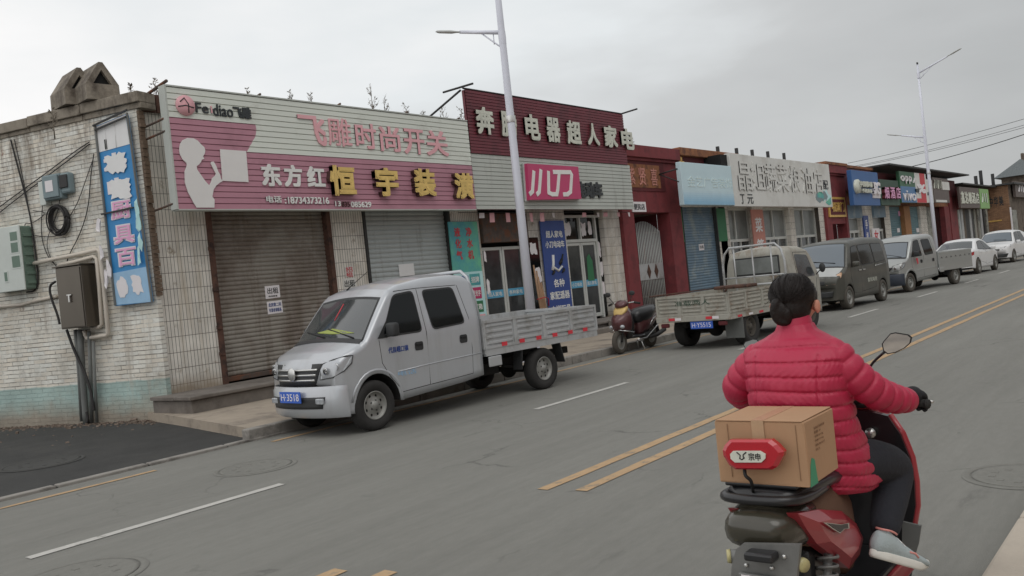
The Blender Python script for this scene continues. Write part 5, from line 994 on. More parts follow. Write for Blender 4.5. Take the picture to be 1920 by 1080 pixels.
# ------------------------------------------------------------------ vehicles: lofted bodies (x back from the nose, y across, z up)
class Car:
    def __init__(s, top, bot, wid, wroof, zbelt, zroof, rc, arches, L, bow=.12, bowL=1.0, rbow=.05, crown=.04):
        s.top, s.bot, s.wid, s.wroof, s.zb, s.zr, s.rc, s.ar, s.L, s.bow, s.bowL, s.rbow, s.crown = top, bot, wid, wroof, zbelt, zroof, rc, arches, L, bow, bowL, rbow, crown
    def I(s, tab, x): return float(np.interp(x, [p[0] for p in tab], [p[1] for p in tab]))
    def zt(s, x): return s.I(s.top, x)
    def w(s, x): return s.I(s.wid, x)
    def zbot(s, x):
        z = s.I(s.bot, x)
        for xc, zc, r in s.ar:
            if abs(x - xc) < r: z = max(z, zc + math.sqrt(r * r - (x - xc) ** 2))
        return z
    def side(s, x, z):
        w = s.w(x)
        if z > s.zb: return w - (z - s.zb) / (s.zr - s.zb) * (w - min(w, s.wroof))
        t = (s.zb - z) / s.zb; return w * (1 - .05 * t * t)
    def deform(s, v):
        x, y, z = v; f = max(0, 1 - x / s.bowL); g = max(0, 1 - (s.L - x) / .6); W = s.w(s.L * .5)
        return (x + s.bow * (y / W) ** 2 * f * f - s.rbow * (y / W) ** 2 * g * g, y, z)
    def section(s, x, nz=12, ny=6):
        zb, zt, r = s.zbot(x), s.zt(x), s.I(s.rc, x); r = min(r, (zt - zb) * .45); pts = []
        zs = zt - r
        for k in range(nz + 1):
            z = zb + (zs - zb) * k / nz; pts.append((s.side(x, z), z))
        y0 = s.side(x, zs) - r
        for k in range(1, 6):
            a = math.pi / 2 * k / 5; pts.append((y0 + r * math.cos(a) - (s.side(x, zs) - s.side(x, zt)) * (k / 5) * .6, zs + r * math.sin(a)))
        yt, zt_ = pts[-1]
        for k in range(1, ny + 1): y = yt * (1 - k / ny); pts.append((y, zt_ + s.crown * (1 - (y / yt) ** 2) * min(1, 1)))
        return pts
    def surf(s, x, y):      # top surface height at (x, y)
        r = min(s.I(s.rc, x), (s.zt(x) - s.zbot(x)) * .45); zs = s.zt(x) - r; yt = s.side(x, zs) - r - (s.side(x, zs) - s.side(x, s.zt(x))) * .6
        y = abs(y); k = s.crown * (1 - min(1, y / yt) ** 2) if y < yt else -(r - math.sqrt(max(0, r * r - (y - yt) ** 2)))
        return s.zt(x) + k
    def body(s, x0=0, x1=None, step=.07, cols=(.0,)):
        x1 = s.L if x1 is None else x1; xs = set([x0, x1]) | {p[0] for t in (s.top, s.bot, s.wid) for p in t if x0 <= p[0] <= x1}
        for xc, zc, r in s.ar:
            for k in range(17): xs.add(min(x1, max(x0, xc - (r - 1e-4) * math.cos(math.pi * k / 16))))
            for e_ in (-r - 1e-3, r + 1e-3): xs.add(min(x1, max(x0, xc + e_)))
        n = int((x1 - x0) / step)
        for k in range(n): xs.add(x0 + (x1 - x0) * k / n)
        xs = sorted(xs); keep = [xs[0]]
        for x in xs[1:]:
            if x - keep[-1] > 8e-4: keep.append(x)
        mb = MB(); R_ = []
        for x in keep:
            h = s.section(x); full = h + [(-y, z) for y, z in h[-2::-1]]; R_.append([s.deform((x, y, z)) for y, z in full])
        m = len(R_[0]); vs = [p for r in R_ for p in r]
        mb.add(vs, [(i * m + j, i * m + j + 1, (i + 1) * m + j + 1, (i + 1) * m + j) for i in range(len(R_) - 1) for j in range(m - 1)], 0, True)
        mb.add(vs, [(i * m, (i + 1) * m, (i + 1) * m + m - 1, i * m + m - 1) for i in range(len(R_) - 1)], 1)
        for r in (R_[0], R_[-1]):     # end caps as strips, left to right
            h = m // 2; mb.add(r, [(j, j + 1, m - 2 - j, m - 1 - j) for j in range(h)], 0, False)
        return mb
    def P(s, x, z, off=0, sg=-1): return s.deform((x, sg * (s.side(x, z) + off), z))
    def side_poly(s, mb, pts, off=.004, sg=-1, mi=0, rnd_=.04, th=0):
        q = []; n = len(pts)
        for i in range(n):
            p0, p1, p2 = [Vector((*pts[(i + k) % n], 0)) for k in (-1, 0, 1)]; a = p1 + (p0 - p1).normalized() * min(rnd_, (p0 - p1).length * .45); b = p1 + (p2 - p1).normalized() * min(rnd_, (p2 - p1).length * .45)
            for t in (0, .33, .67, 1): q.append(((a * (1 - t) ** 2 + p1 * 2 * t * (1 - t) + b * t * t).xy))
        v = [s.P(x, z, off, sg) for x, z in q]
        if th: mb.prism(v, (0, -sg * th * 1.0, 0), mi)
        else: mb.add(v, [tuple(range(len(v)))], mi)
        return mb
    def top_grid(s, mb, x0, x1, w0, w1, off=.006, mi=0, n=10, m=8, pw=1.0):
        vs = []
        for i in range(n + 1):
            t = i / n; x = x0 + (x1 - x0) * t; hw = w0 + (w1 - w0) * t ** pw
            for j in range(m + 1): y = hw * (2 * j / m - 1); p = s.deform((x, y, s.surf(x, y))); dz = (s.zt(x1) - s.zt(x0)) / max(.01, x1 - x0); nl = math.hypot(1, dz); vs.append((p[0] - off * dz / nl, p[1], p[2] + off / nl))
        return mb.add(vs, [(i * (m + 1) + j, i * (m + 1) + j + 1, (i + 1) * (m + 1) + j + 1, (i + 1) * (m + 1) + j) for i in range(n) for j in range(m)], mi, True)
    def xf(s, z, y=0): # nose surface x at height z
        for k in range(400):
            x = k * .004
            if s.zt(x) >= z - .001: return x
        return 0
    def front(s, mb, quad, off=.01, mi=0, n=8, m=4, th=.02):   # quad: (y, z) TL, TR, BR, BL
        g = []
        for j in range(m + 1):
            for i in range(n + 1):
                u, v = i / n, j / m; y = (quad[0][0] * (1 - u) + quad[1][0] * u) * (1 - v) + (quad[3][0] * (1 - u) + quad[2][0] * u) * v; z = (quad[0][1] * (1 - u) + quad[1][1] * u) * (1 - v) + (quad[3][1] * (1 - u) + quad[2][1] * u) * v
                g.append(s.deform((s.xf(z) - off, y, z)))
        mb.add(g, [(j * (n + 1) + i, j * (n + 1) + i + 1, (j + 1) * (n + 1) + i + 1, (j + 1) * (n + 1) + i) for j in range(m) for i in range(n)], mi, True)
        b = [(x + th, y, z) for x, y, z in g]; idx = [i for i in range(n + 1)] + [(j + 1) * (n + 1) - 1 for j in range(1, m + 1)] + [m * (n + 1) + i for i in range(n - 1, -1, -1)] + [j * (n + 1) for j in range(m - 1, 0, -1)]
        k = len(idx); mb.add([g[i] for i in idx] + [b[i] for i in idx], [(i, (i + 1) % k, k + (i + 1) % k, k + i) for i in range(k)], mi); return mb
def wheel(root, x, y, r, wd, sg, tyre='rubber', holes=8, rimr=.56, rim='rim_steel'):
    """sg = outward direction in y"""
    R_ = r; h = wd / 2; c = (x, y, r); mb = MB()
    mb.lathe([(R_ * rimr, -h * .8), (R_ * .8, -h), (R_ * .95, -h * .92), (R_, -h * .6), (R_, h * .6), (R_ * .95, h * .92), (R_ * .8, h), (R_ * rimr, h * .8), (R_ * rimr, -h * .8)], c, 'y', 36)
    for k in range(0, 36): a = 2 * math.pi * k / 36; mb.box(x + math.cos(a) * R_ - .004, x + math.cos(a) * R_ + .004, y - h * .6, y + h * .6, r + math.sin(a) * R_ - .004, r + math.sin(a) * R_ + .004) if False else None
    t = mb.build('wheel', tyre, root, world=False); q = rimr * R_; mb = MB(); o = sg * h
    mb.lathe([(q * 1.02, o * .82), (q * .96, o * .9), (q * .92, o * .5), (q * .82, o * .35), (q * .60, o * .42), (q * .40, o * .62), (q * .34, o * .62), (q * .3, o * .85), (.001, o * .88)], c, 'y', 36); rm = mb.build('rim', rim, t, world=False)
    mb = MB()
    for k in range(holes):
        a = 2 * math.pi * (k + .5) / holes; cx, cz = x + math.cos(a) * q * .7, r + math.sin(a) * q * .7; mb.add([(cx + math.cos(b) * q * .09, y + o * .41, cz + math.sin(b) * q * .11) for b in [2 * math.pi * i / 10 for i in range(10)]], [tuple(range(10))])
    mb.build('rim_holes', 'underbody', t, world=False)
    mb = MB()
    for k in range(5):
        a = 2 * math.pi * k / 5; mb.lathe([(q * .06, o * .62), (q * .06, o * .74), (.001, o * .75)], (x + math.cos(a) * q * .36 * 1.0, y, r + math.sin(a) * q * .36), 'y', 6)
    mb.build('wheel_bolts', 'dark_steel', t, world=False); return t
def B(root, name, m, mb): return mb.build(name, m, root, world=False)
def ribbed_side(mb, x0, x1, y, z0, z1, sg, bays=4, ribs=4, th=.03):
    """pressed steel drop side seen from sg; frame plus horizontal pressings"""
    mb.box(x0, x1, y - th / 2 * sg - .006, y - th / 2 * sg + .006, z0, z1)
    yo = y; fr = .035
    for (a, b, c, d) in ((x0, x1, z1 - fr, z1 + .004), (x0, x1, z0 - .004, z0 + fr)): mb.box(a, b, yo - .012, yo + .012, c, d)
    L = (x1 - x0) / bays
    for k in range(bays + 1): xx = x0 + k * L; a = max(x0, xx - .03); b = min(x1, xx + .03); mb.box(a, b, yo - .010, yo + .010, z0 + fr, z1 - fr)
    H = (z1 - z0 - 2 * fr) / ribs
    for k in range(bays):
        a, b = x0 + k * L + .045, x0 + (k + 1) * L - .045
        for q in range(ribs):
            c = z0 + fr + q * H + H * .14; d = c + H * .62; yi = y - sg * .012; yq = y + sg * .012
            mb.add([(a, yi, c), (b, yi, c), (b - .03, yq, c + H * .2), (a + .03, yq, c + H * .2), (a, yi, d), (b, yi, d), (b - .03, yq, d - H * .12), (a + .03, yq, d - H * .12)], [(0, 1, 2, 3), (3, 2, 6, 7), (7, 6, 5, 4), (0, 3, 7, 4), (1, 2, 6, 5)], 0, False)
def double_cab(root, paint, o):
    fa, ra, Lc, Lt, W = o['fa'], o['ra'], o['Lc'], o['Lt'], o['W']; hw = W / 2
    c = Car(top=[(0, .62), (.012, .80), (.05, .90), (.16, .98), (.42, 1.07), (.52, 1.12), (.98, 1.62), (1.06, 1.685), (1.25, 1.745), (1.7, 1.80), (2.2, 1.81), (Lc - .1, 1.785), (Lc, 1.72)],
            bot=[(0, .27), (.3, .25), (.9, .30), (Lc - .4, .36), (Lc, .40)], wid=[(0, hw * .86), (.08, hw * .93), (.3, hw * .985), (.7, hw), (Lc, hw)], wroof=hw * .86, zbelt=1.1, zroof=1.8,
            rc=[(0, .05), (.4, .08), (.55, .07), (1.0, .07), (1.4, .11), (Lc, .10)], arches=[(fa, .30, .385)], L=Lc, bow=.16, bowL=1.3, rbow=0)
    B(root, 'cab', [paint, 'underbody'], c.body())
    mb = MB(); c.top_grid(mb, .50, .93, hw * .90, hw * .775, .006); g = B(root, 'windscreen', 'glass_screen_blue' if o.get('blue') else 'glass_screen', mb)
    mb = MB(); c.top_grid(mb, .475, .96, hw * .935, hw * .80, .003); B(root, 'windscreen_seal', 'plastic_black', mb)
    mb = MB(); c.top_grid(mb, .43, .52, hw * .93, hw * .91, .008); B(root, 'cowl', 'plastic_black', mb)
    mb = MB()
    for y0, y1 in ((-.55, .05), (.0, .55)): p = c.deform((.5, y0, c.surf(.5, y0) + .02)); q = c.deform((.6, y1, c.surf(.6, y1) + .02)); mb.tube([p, q], .009, 5)
    B(root, 'wiper', 'black', mb)
    if o.get('hivis'): mb = MB(); mb.prism([c.deform((x, y, c.surf(x, y) + .016)) for x, y in ((.56, -.5), (.60, -.05), (.57, .25), (.545, -.1))], (0, 0, .008)); B(root, 'yellow_cloth', 'hi_vis', mb); mb = MB(); mb.tube([c.deform((.88, .05, c.surf(.88, .05) + .012)), c.deform((.70, .03, c.surf(.70, .03) + .012))], .008, 5); B(root, 'red_tassel', 'bright_red', mb)
    w1 = [(.80, 1.13), (1.10, 1.60), (1.42, 1.625), (1.45, 1.13)]; w2 = [(1.60, 1.62), (2.12, 1.62), (2.22, 1.16), (1.66, 1.135)]
    for sg in (-1, 1):
        for nm_, w_ in (('front', w1), ('rear', w2)):
            mb = MB(); c.side_poly(mb, w_, .009, sg, 0, .06); fr = B(root, 'side_window', 'glass_dark', mb)
            cx = sum(p[0] for p in w_) / 4; cz = sum(p[1] for p in w_) / 4; mb = MB(); c.side_poly(mb, [(cx + (x - cx) * 1.07, cz + (z - cz) * 1.1) for x, z in w_], .004, sg, 0, .07); B(root, 'window_rubber', 'plastic_black', mb)
        mb = MB(); c.side_poly(mb, [(.69, 1.1), (.95, 1.36), (.87, 1.1)], .0055, sg, 0, .01); B(root, 'quarter_panel', 'plastic_black', mb)
        mb = MB()
        for line in ([(.72, 1.08), (.74, .8), (.86, .62), (1.02, .45)], [(1.03, .40), (1.5, .42), (1.52, .42)], [(1.52, .42), (1.53, 1.1), (1.5, 1.66)], [(1.53, .42), (2.3, .45), (2.32, .8), (2.32, 1.2), (2.22, 1.66)], [(1.12, 1.66), (1.5, 1.67), (2.2, 1.66)]): mb.tube([c.P(x, z, -.0005, sg) for x, z in line], .0045, 4)
        B(root, 'door_gap', 'underbody', mb)
        for hx in (1.38, 2.17):
            mb = MB(); c.side_poly(mb, [(hx - .07, .99), (hx + .07, .99), (hx + .07, .88), (hx - .07, .88)], .005, sg, 0, .03); hd = B(root, 'door_handle', 'plastic_black', mb)
            mb = MB(); p = Vector(c.P(hx, .955, .012, sg)); mb.bbox(p.x - .05, p.x + .05, p.y - .008, p.y + .008, p.z - .012, p.z + .014, .006); B(hd, 'lever', 'black', mb)
        mb = MB(); p = Vector(c.P(.86, 1.19, .13, sg)); mb.bbox(p.x - .05, p.x + .05, p.y - .085, p.y + .085, p.z - .08, p.z + .09, .03, sm=True); mb.tube([c.P(.84, 1.13, .0, sg), (p.x, p.y, p.z - .05)], .02, 6); B(root, 'wing_mirror', 'plastic_black', mb)
        mb = MB(); mb.tube([c.P(x, z, -.001, sg) for x, z in [(1.0, .66), (1.6, .685), (2.2, .70), (Lc - .02, .705)]], .009, 5); mb.tube([c.P(fa + .43 * math.cos(a), .30 + .43 * math.sin(a), -.012, sg) for a in [math.pi * k / 14 for k in range(0, 14)]], .022, 6); B(root, 'body_crease', paint, mb)
        hl = [(c.deform((c.xf(z) - .012, sg * y, z)) if not sd else c.P(y, z, .008, sg)) for sd, y, z in ((0, hw * .60, .875), (0, hw * .80, .925), (1, .16, .955), (1, .25, .95), (1, .22, .86), (1, .10, .78), (0, hw * .84, .72), (0, hw * .60, .70))]
        mb = MB(); mb.add(hl, [tuple(range(8))]); h_ = B(root, 'headlight', 'lamp_glass', mb)
        mb = MB(); mb.tube([tuple(p) for p in hl + [hl[0]]], .007, 5); B(h_, 'lamp_rim', 'plastic_black', mb)
        for y_, z_ in ((hw * .72, .8), (hw * .88, .84)):
            p = Vector(c.deform((c.xf(z_) + (.0 if y_ < hw * .8 else .03) - .018, sg * y_, z_))); mb = MB(); mb.lathe([(.04, 0), (.045, -.006), (.02, .004), (.001, .0)], tuple(p), 'x', 14); B(h_, 'reflector', 'chrome', mb)
    bp = o.get('bumper', paint); mb = MB(); pts = []
    for z, off in ((.24, -.02), (.28, .03), (.4, .05), (.56, .045), (.62, .01)):
        row = []
        for j in range(13): y = hw * .99 * (2 * j / 12 - 1); ww = abs(y) / hw; x = c.xf(z) - off - .01 + (.09 * max(0, ww - .78) / .22 if ww > .78 else 0); row.append(c.deform((x, y * (1.01 if ww > .7 else 1), z)))
        row = [(fa - .40, row[0][1], row[0][2])] + row + [(fa - .40, row[-1][1], row[-1][2])]; pts.append(row)
    n_ = len(pts[0]); mb.add([p for r in pts for p in r], [(i * n_ + j, i * n_ + j + 1, (i + 1) * n_ + j + 1, (i + 1) * n_ + j) for i in range(len(pts) - 1) for j in range(n_ - 1)], 0, True)
    bm_ = B(root, 'bumper', bp, mb)
    gz = o.get('grille', (.89, .63)); mb = MB(); c.front(mb, [(-hw * .64, gz[0]), (hw * .64, gz[0]), (hw * .50, gz[1]), (-hw * .50, gz[1])], .014, 0); gr = B(root, 'grille', 'plastic_black', mb)
    if not o.get('plain'):
        for k in range(3): z = gz[1] + (gz[0] - gz[1]) * (.26 + .24 * k); f = hw * (.50 + .025 * k); mb = MB(); c.front(mb, [(-f, z + .011), (f, z + .011), (f, z - .011), (-f, z - .011)], .026, 0, 8, 1, .012); B(gr, 'grille_bar', 'steel_bright', mb)
        p = c.deform((c.xf(.78) - .045, 0, .775)); mb = MB(); mb.ell(p, (.02, .075, .085)); B(gr, 'badge', 'steel_bright', mb)
        mb = MB(); c.front(mb, [(-hw * .72, .50), (hw * .72, .50), (hw * .66, .36), (-hw * .66, .36)], .062, 0); B(bm_, 'intake', 'plastic_black', mb)
        for sg in (-1, 1):
            p = c.deform((c.xf(.45) - .062, sg * hw * .60, .45)); mb = MB(); mb.bbox(p[0] - .012, p[0] + .02, p[1] - .09, p[1] + .09, p[2] - .035, p[2] + .035, .012); B(bm_, 'fog_lamp', 'lamp_glass', mb)
    for sg in (0,):
        x_ = c.deform((c.xf(.47) - .085, 0, .47)); mb = MB(); mb.box(x_[0] - .006, x_[0] + .006, -.22, .22, .44, .575); pl = B(root, 'number_plate', 'plate_blue', mb)
        mb = MB(); put_text(mb, o.get('plate', 'H·3518'), (x_[0] - .007, .19, .465), (0, -1, 0), (0, 0, 1), .38, .085, .003); B(pl, 'plate_lettering', 'paper', mb)
    wy = hw - .105
    for x_ in (fa, ra):
        for sg in (-1, 1): wheel(root, x_, sg * wy, .305, .18, sg, o.get('tyre', 'rubber'))
    # chassis and bed
    mb = MB(); mb.box(.9, Lt - .3, -.36, -.28, .42, .52); mb.box(.9, Lt - .3, .28, .36, .42, .52); mb.tube([(ra, -wy, .3), (ra, wy, .3)], .045, 8); mb.ell((ra, 0, .3), (.13, .12, .13)); mb.box(Lc + .1, Lc + .6, -.45, -.1, .34, .5); mb.tube([(fa, -wy, .3), (fa, wy, .3)], .04, 8)
    for sg in (-1, 1): mb.tube([(ra - .55, sg * .42, .42), (ra, sg * .42, .33), (ra + .55, sg * .42, .42)], .025, 6)
    mb.box(Lc - .5, Lc - .02, -hw * .8, hw * .8, .35, .42); B(root, 'chassis', 'underbody', mb)
    b0, b1, zf, zs = Lc + .06, Lt, o.get('zf', .74), o.get('zs', 1.13)
    mb = MB(); mb.box(b0, b1, -hw * .99, hw * .99, zf - .07, zf); B(root, 'bed_floor', o['bedm'], mb)
    mb = MB(); mb.box(b0 + .01, b1 - .01, -hw * .993 - .008, -hw * .993 + .05, zf - .1, zf - .002); mb.box(b0 + .01, b1 - .01, hw * .993 - .05, hw * .993 + .008, zf - .1, zf - .002); B(root, 'bed_rail', o['bedm'], mb)
    for sg in (-1, 1):
        mb = MB()
        if o.get('plainbed'):
            mb.bbox(b0, b1, sg * hw - .02, sg * hw + .02, zf - .22, zs, .015)
        else: ribbed_side(mb, b0, b1, sg * hw, zf, zs, sg)
        ds = B(root, 'drop_side', o['bedm'], mb)
        if o.get('plainbed'):
            for k in range(7): x_ = b0 + .2 + k * (b1 - b0 - .4) / 6; m2 = MB(); m2.tube([(x_ - .05, sg * (hw + .022), zs - .22), (x_, sg * (hw + .022), zs - .17), (x_ + .05, sg * (hw + .022), zs - .22)], .008, 5); B(ds, 'rope_hook', 'dark_steel', m2)
        else:
            for k in range(6): x_ = b0 + .38 + k * (b1 - b0 - .7) / 5; m2 = MB(); m2.box(x_ - .055, x_ + .055, sg * (hw + .0125), sg * (hw + .016), zf + .005, zf + .06); B(ds, 'reflector_tape', 'reflector_red', m2)
    mb = MB(); ribbed_side(mb, -hw, hw, 0, zf, zs, 1, 3) if not o.get('plainbed') else mb.bbox(-hw, hw, -.02, .02, zf - .1, zs, .012); mb.v = [(b1 - y, x, z) for x, y, z in mb.v]; B(root, 'tailgate', o['bedm'], mb)
    mb = MB(); mb.box(b0 - .02, b0 + .01, -hw, hw, zf, zs + .03); B(root, 'headboard', o['bedm'], mb)
    if not o.get('plainbed'):
        mb = MB(); zt = 1.84
        mb.tube([(b0 + .02, -hw + .05, zs - .1), (b0 - .04, -hw + .08, 1.5), (b0 - .09, -hw + .13, 1.76), (b0 - .1, -hw + .22, zt), (b0 - .1, hw - .22, zt), (b0 - .09, hw - .13, 1.76), (b0 - .04, hw - .08, 1.5), (b0 + .02, hw - .05, zs - .1)], .024, 8); B(root, 'cab_guard', paint, mb)
        mb = MB(); mb.tube([c.deform((1.12, .28, 1.74)), c.deform((1.2, .26, 1.80)), (1.5, .2, 2.0)], [.012, .006, .003], 5); B(root, 'aerial', 'black', mb)
    for sg in (-1, 1):
        mb = MB(); mb.prism([(ra - .46, sg * (hw - .19), zf - .08), (ra - .5, sg * (hw - .19), .36), (ra - .49, sg * (hw - .19), .36), (ra - .44, sg * (hw - .19), zf - .08)], (0, sg * .17, 0)); B(root, 'mudguard', 'plastic_black', mb); mb = MB(); mb.prism([(ra + .38, sg * (hw - .19), zf - .08), (ra + .47, sg * (hw - .19), .34), (ra + .48, sg * (hw - .19), .34), (ra + .40, sg * (hw - .19), zf - .08)], (0, sg * .17, 0)); B(root, 'mudguard', 'plastic_black', mb)
        mb = MB(); mb.bbox(b0 + .03, b0 + .28, sg * hw - .03, sg * hw - .002, zf - .25, zf - .11, .01); B(root, 'bed_bracket', o['bedm'], mb)
    return c
t = thing('pickup_truck', (6.62, 8.86, 0), 'silver double cab pickup with ribbed drop sides parked in front of the roller shutters', 'pickup truck', None, R(-4))
c = double_cab(t, 'silver_paint', dict(fa=.62, ra=3.78, Lc=2.5, Lt=5.1, W=1.52, bedm='bed_steel', hivis=1))
mb = MB(); put_text(mb, '代县峨口镇', (.88, -c.side(.9, .9) - .003, .90), (1, 0, -.0), (0, 0, 1), .32, .075, .002, .02); mb.build('door_lettering', 'royal_blue', t, world=False)
mb = MB(); put_text(mb, '电话', (1.0, -c.side(.9, .6) - .003, .60), (1, 0, 0), (0, 0, 1), .3, .06, .002, .0); mb.build('door_lettering_small', 'sign_blue_faded', t, world=False)
t = thing('pickup_truck', (29.45, 8.6, 0), 'smooth-sided silver grey double cab pickup with a dark bumper, parked behind the dark van', 'pickup truck', None, R(-13))
double_cab(t, 'grey_paint_car', dict(fa=.62, ra=3.7, Lc=2.45, Lt=4.9, W=1.52, bedm='grey_paint_car', plainbed=1, plain=1, bumper='plastic_navy', blue=1, grille=(.84, .72), tyre='rubber_dusty', zs=1.16))
mb = MB(); mb.prism([(.95, -.80, 1.06), (1.05, -.81, 1.05), (1.03, -.83, .88), (.97, -.83, .86)], (0, -.01, 0)); B(t, 'red_ribbon', 'bright_red', mb)
# ---- generic closed car
def passenger(root, paint, spec):
    o = spec; hw = o['W'] / 2; c = Car(top=o['top'], bot=o['bot'], wid=o['wid'], wroof=o['wroof'], zbelt=o['zbelt'], zroof=o['zroof'], rc=o['rc'], arches=[(x, .3, o['ra_']) for x in o['ax']], L=o['L'], bow=o.get('bow', .16), bowL=o.get('bowL', 1.3), rbow=o.get('rbow', .1))
    B(root, 'body', [paint, 'underbody'], c.body()); x0, x1, a, b = o['ws']
    mb = MB(); c.top_grid(mb, x0, x1, a, b, .007); B(root, 'windscreen', 'glass_screen_blue', mb); mb = MB(); c.top_grid(mb, x0 - .03, x1 + .03, a + .03, b + .03, .003); B(root, 'windscreen_seal', 'plastic_black', mb)
    if 'rw' in o: x0, x1, a, b = o['rw']; mb = MB(); c.top_grid(mb, x0, x1, a, b, .007); B(root, 'rear_window', 'glass_screen', mb)
    for sg in (-1, 1):
        for w_ in o['wins']:
            mb = MB(); c.side_poly(mb, w_, .008, sg, 0, .05); B(root, 'side_window', 'glass_dark', mb); cx = sum(p[0] for p in w_) / len(w_); cz = sum(p[1] for p in w_) / len(w_)
            mb = MB(); c.side_poly(mb, [(cx + (x - cx) * 1.06, cz + (z - cz) * 1.1) for x, z in w_], .004, sg, 0, .06); B(root, 'window_rubber', 'plastic_black', mb)
        mb = MB()
        for line in o['gaps']: mb.tube([c.P(x, z, -.0005, sg) for x, z in line], .0045, 4)
        B(root, 'door_gap', 'underbody', mb)
        for hx, hz in o['handles']: mb = MB(); p = Vector(c.P(hx, hz, .015, sg)); mb.bbox(p.x - .09, p.x + .09, p.y - .012, p.y + .012, p.z - .018, p.z + .018, .008); B(root, 'door_handle', o.get('hm', paint), mb)
        mx_, mz = o['mirror']; mb = MB(); p = Vector(c.P(mx_, mz, .12, sg)); mb.bbox(p.x - .06, p.x + .06, p.y - .09, p.y + .09, p.z - .06, p.z + .08, .035, sm=True); mb.tube([c.P(mx_, mz - .06, 0, sg), tuple(p)], .025, 6); B(root, 'wing_mirror', o.get('mm', paint), mb)
        hl = [(c.deform((c.xf(z) - .010, sg * y, z)) if not sd else c.P(y, z, .006, sg)) for sd, y, z in o['lamp']]
        mb = MB(); mb.add(hl, [tuple(range(len(hl)))]); h_ = B(root, 'headlight', o.get('lampm', 'lamp_glass'), mb); mb = MB(); mb.tube([tuple(p) for p in hl + [hl[0]]], .006, 5); B(h_, 'lamp_rim', 'plastic_black', mb)
        if 'crease' in o: mb = MB(); mb.tube([c.P(x, z, -.002, sg) for x, z in o['crease']], .012, 6); B(root, 'side_strip', o.get('cm', paint), mb)
        if 'tail' in o: mb = MB(); mb.add([c.P(x, z, .006, sg) for x, z in o['tail']], [tuple(range(len(o['tail'])))]); B(root, 'tail_lamp', 'lamp_red', mb)
    if 'grille' in o: mb = MB(); c.front(mb, o['grille'], .012); B(root, 'grille', 'plastic_black', mb)
    if 'intake' in o: mb = MB(); c.front(mb, o['intake'], .014); B(root, 'lower_grille', 'plastic_black', mb)
    for z0, z1, w_, m_ in o.get('bars', ()): mb = MB(); c.front(mb, [(-w_, z1), (w_, z1), (w_, z0), (-w_, z0)], .03, 0, 8, 1); B(root, 'grille_bar', m_, mb)
    if 'plate' in o: pz = o['plate']; x_ = c.deform((c.xf(pz) - .05, 0, pz)); mb = MB(); mb.box(x_[0] - .006, x_[0] + .006, -.22, .22, pz - .07, pz + .07); B(root, 'number_plate', 'plate_blue', mb)
    if 'wiper' in o: mb = MB(); x0 = o['wiper']; mb.tube([c.deform((x0, -.5, c.surf(x0, .5) + .02)), c.deform((x0 + .05, .1, c.surf(x0 + .05, .1) + .02))], .012, 5); B(root, 'wiper', 'black', mb)
    for x_ in o['ax']:
        for sg in (-1, 1): wheel(root, x_, sg * (hw - .1), o.get('wr', .31), .2, sg, o.get('tyre', 'rubber_dusty'), o.get('holes', 8), .60)
    mb = MB(); mb.box(.5, o['L'] - .4, -hw * .7, hw * .7, .22, .4); B(root, 'underbody', 'underbody', mb)
    return c
hw = .82
t = thing('minivan', (23.0, 8.5, 0), 'dark olive grey minivan with a pale bonnet, parked beyond the old white truck', 'van', None, R(-3))
passenger(t, 'van_paint', dict(W=1.64, L=4.0, top=[(0, .6), (.02, .78), (.06, .88), (.3, .98), (.5, 1.06), (.6, 1.12), (1.05, 1.68), (1.18, 1.76), (1.5, 1.82), (2.4, 1.86), (3.5, 1.84), (3.85, 1.76), (3.95, 1.2), (4.0, 1.0)], bot=[(0, .28), (.4, .24), (3.4, .26), (4.0, .34)],
    wid=[(0, hw * .84), (.1, hw * .93), (.35, hw * .985), (.8, hw), (3.6, hw), (4, hw * .95)], wroof=hw * .86, zbelt=1.1, zroof=1.86, rc=[(0, .05), (.6, .07), (1.1, .08), (1.5, .13), (4, .12)], ax=(.66, 3.2), ra_=.36,
    ws=(.60, 1.1, hw * .9, hw * .76), wins=[[(.92, 1.12), (1.2, 1.62), (1.55, 1.65), (1.58, 1.12)], [(1.68, 1.65), (2.55, 1.66), (2.6, 1.14), (1.7, 1.12)], [(2.68, 1.66), (3.45, 1.64), (3.55, 1.18), (2.72, 1.14)]],
    gaps=[[(.84, 1.1), (.86, .8), (1.05, .4), (1.6, .38), (1.64, 1.1), (1.6, 1.7)], [(2.64, 1.7), (2.66, 1.1), (2.66, .45), (1.64, .4)]], handles=[(1.5, .98), (1.78, .98)], hm='chrome', mirror=(.95, 1.16), mm='van_paint',
    lamp=[(0, hw * .52, .85), (0, hw * .78, .93), (1, .18, 1.0), (1, .24, .96), (1, .14, .84), (0, hw * .82, .70), (0, hw * .56, .68)], lampm='lamp_orange', grille=[(-hw * .5, .8), (hw * .5, .8), (hw * .5, .70), (-hw * .5, .70)], intake=[(-hw * .75, .52), (hw * .75, .52), (hw * .7, .36), (-hw * .7, .36)],
    crease=[(2.7, 1.04), (3.1, 1.06), (3.7, 1.08)], cm='chrome', wiper=.66, plate=.46))
c = Car(top=[(0, .6), (.02, .78), (.06, .88), (.3, .98), (.5, 1.06), (.6, 1.12)], bot=[(0, .28)], wid=[(0, hw * .84), (.1, hw * .93), (.35, hw * .985)], wroof=hw * .86, zbelt=1.1, zroof=1.86, rc=[(0, .05), (.6, .07)], arches=[], L=4.0, bow=.16, bowL=1.3)
mb = MB(); c.top_grid(mb, .05, .56, hw * .84, hw * .88, .005); B(t, 'bonnet', 'grey_paint', mb)
mb = MB(); put_text(mb, '客货两用', (2.0, -hw - .006, .62), (1, 0, 0), (0, 0, 1), .7, .12, .002); B(t, 'side_lettering', 'letter_aged', mb)
hw = .88
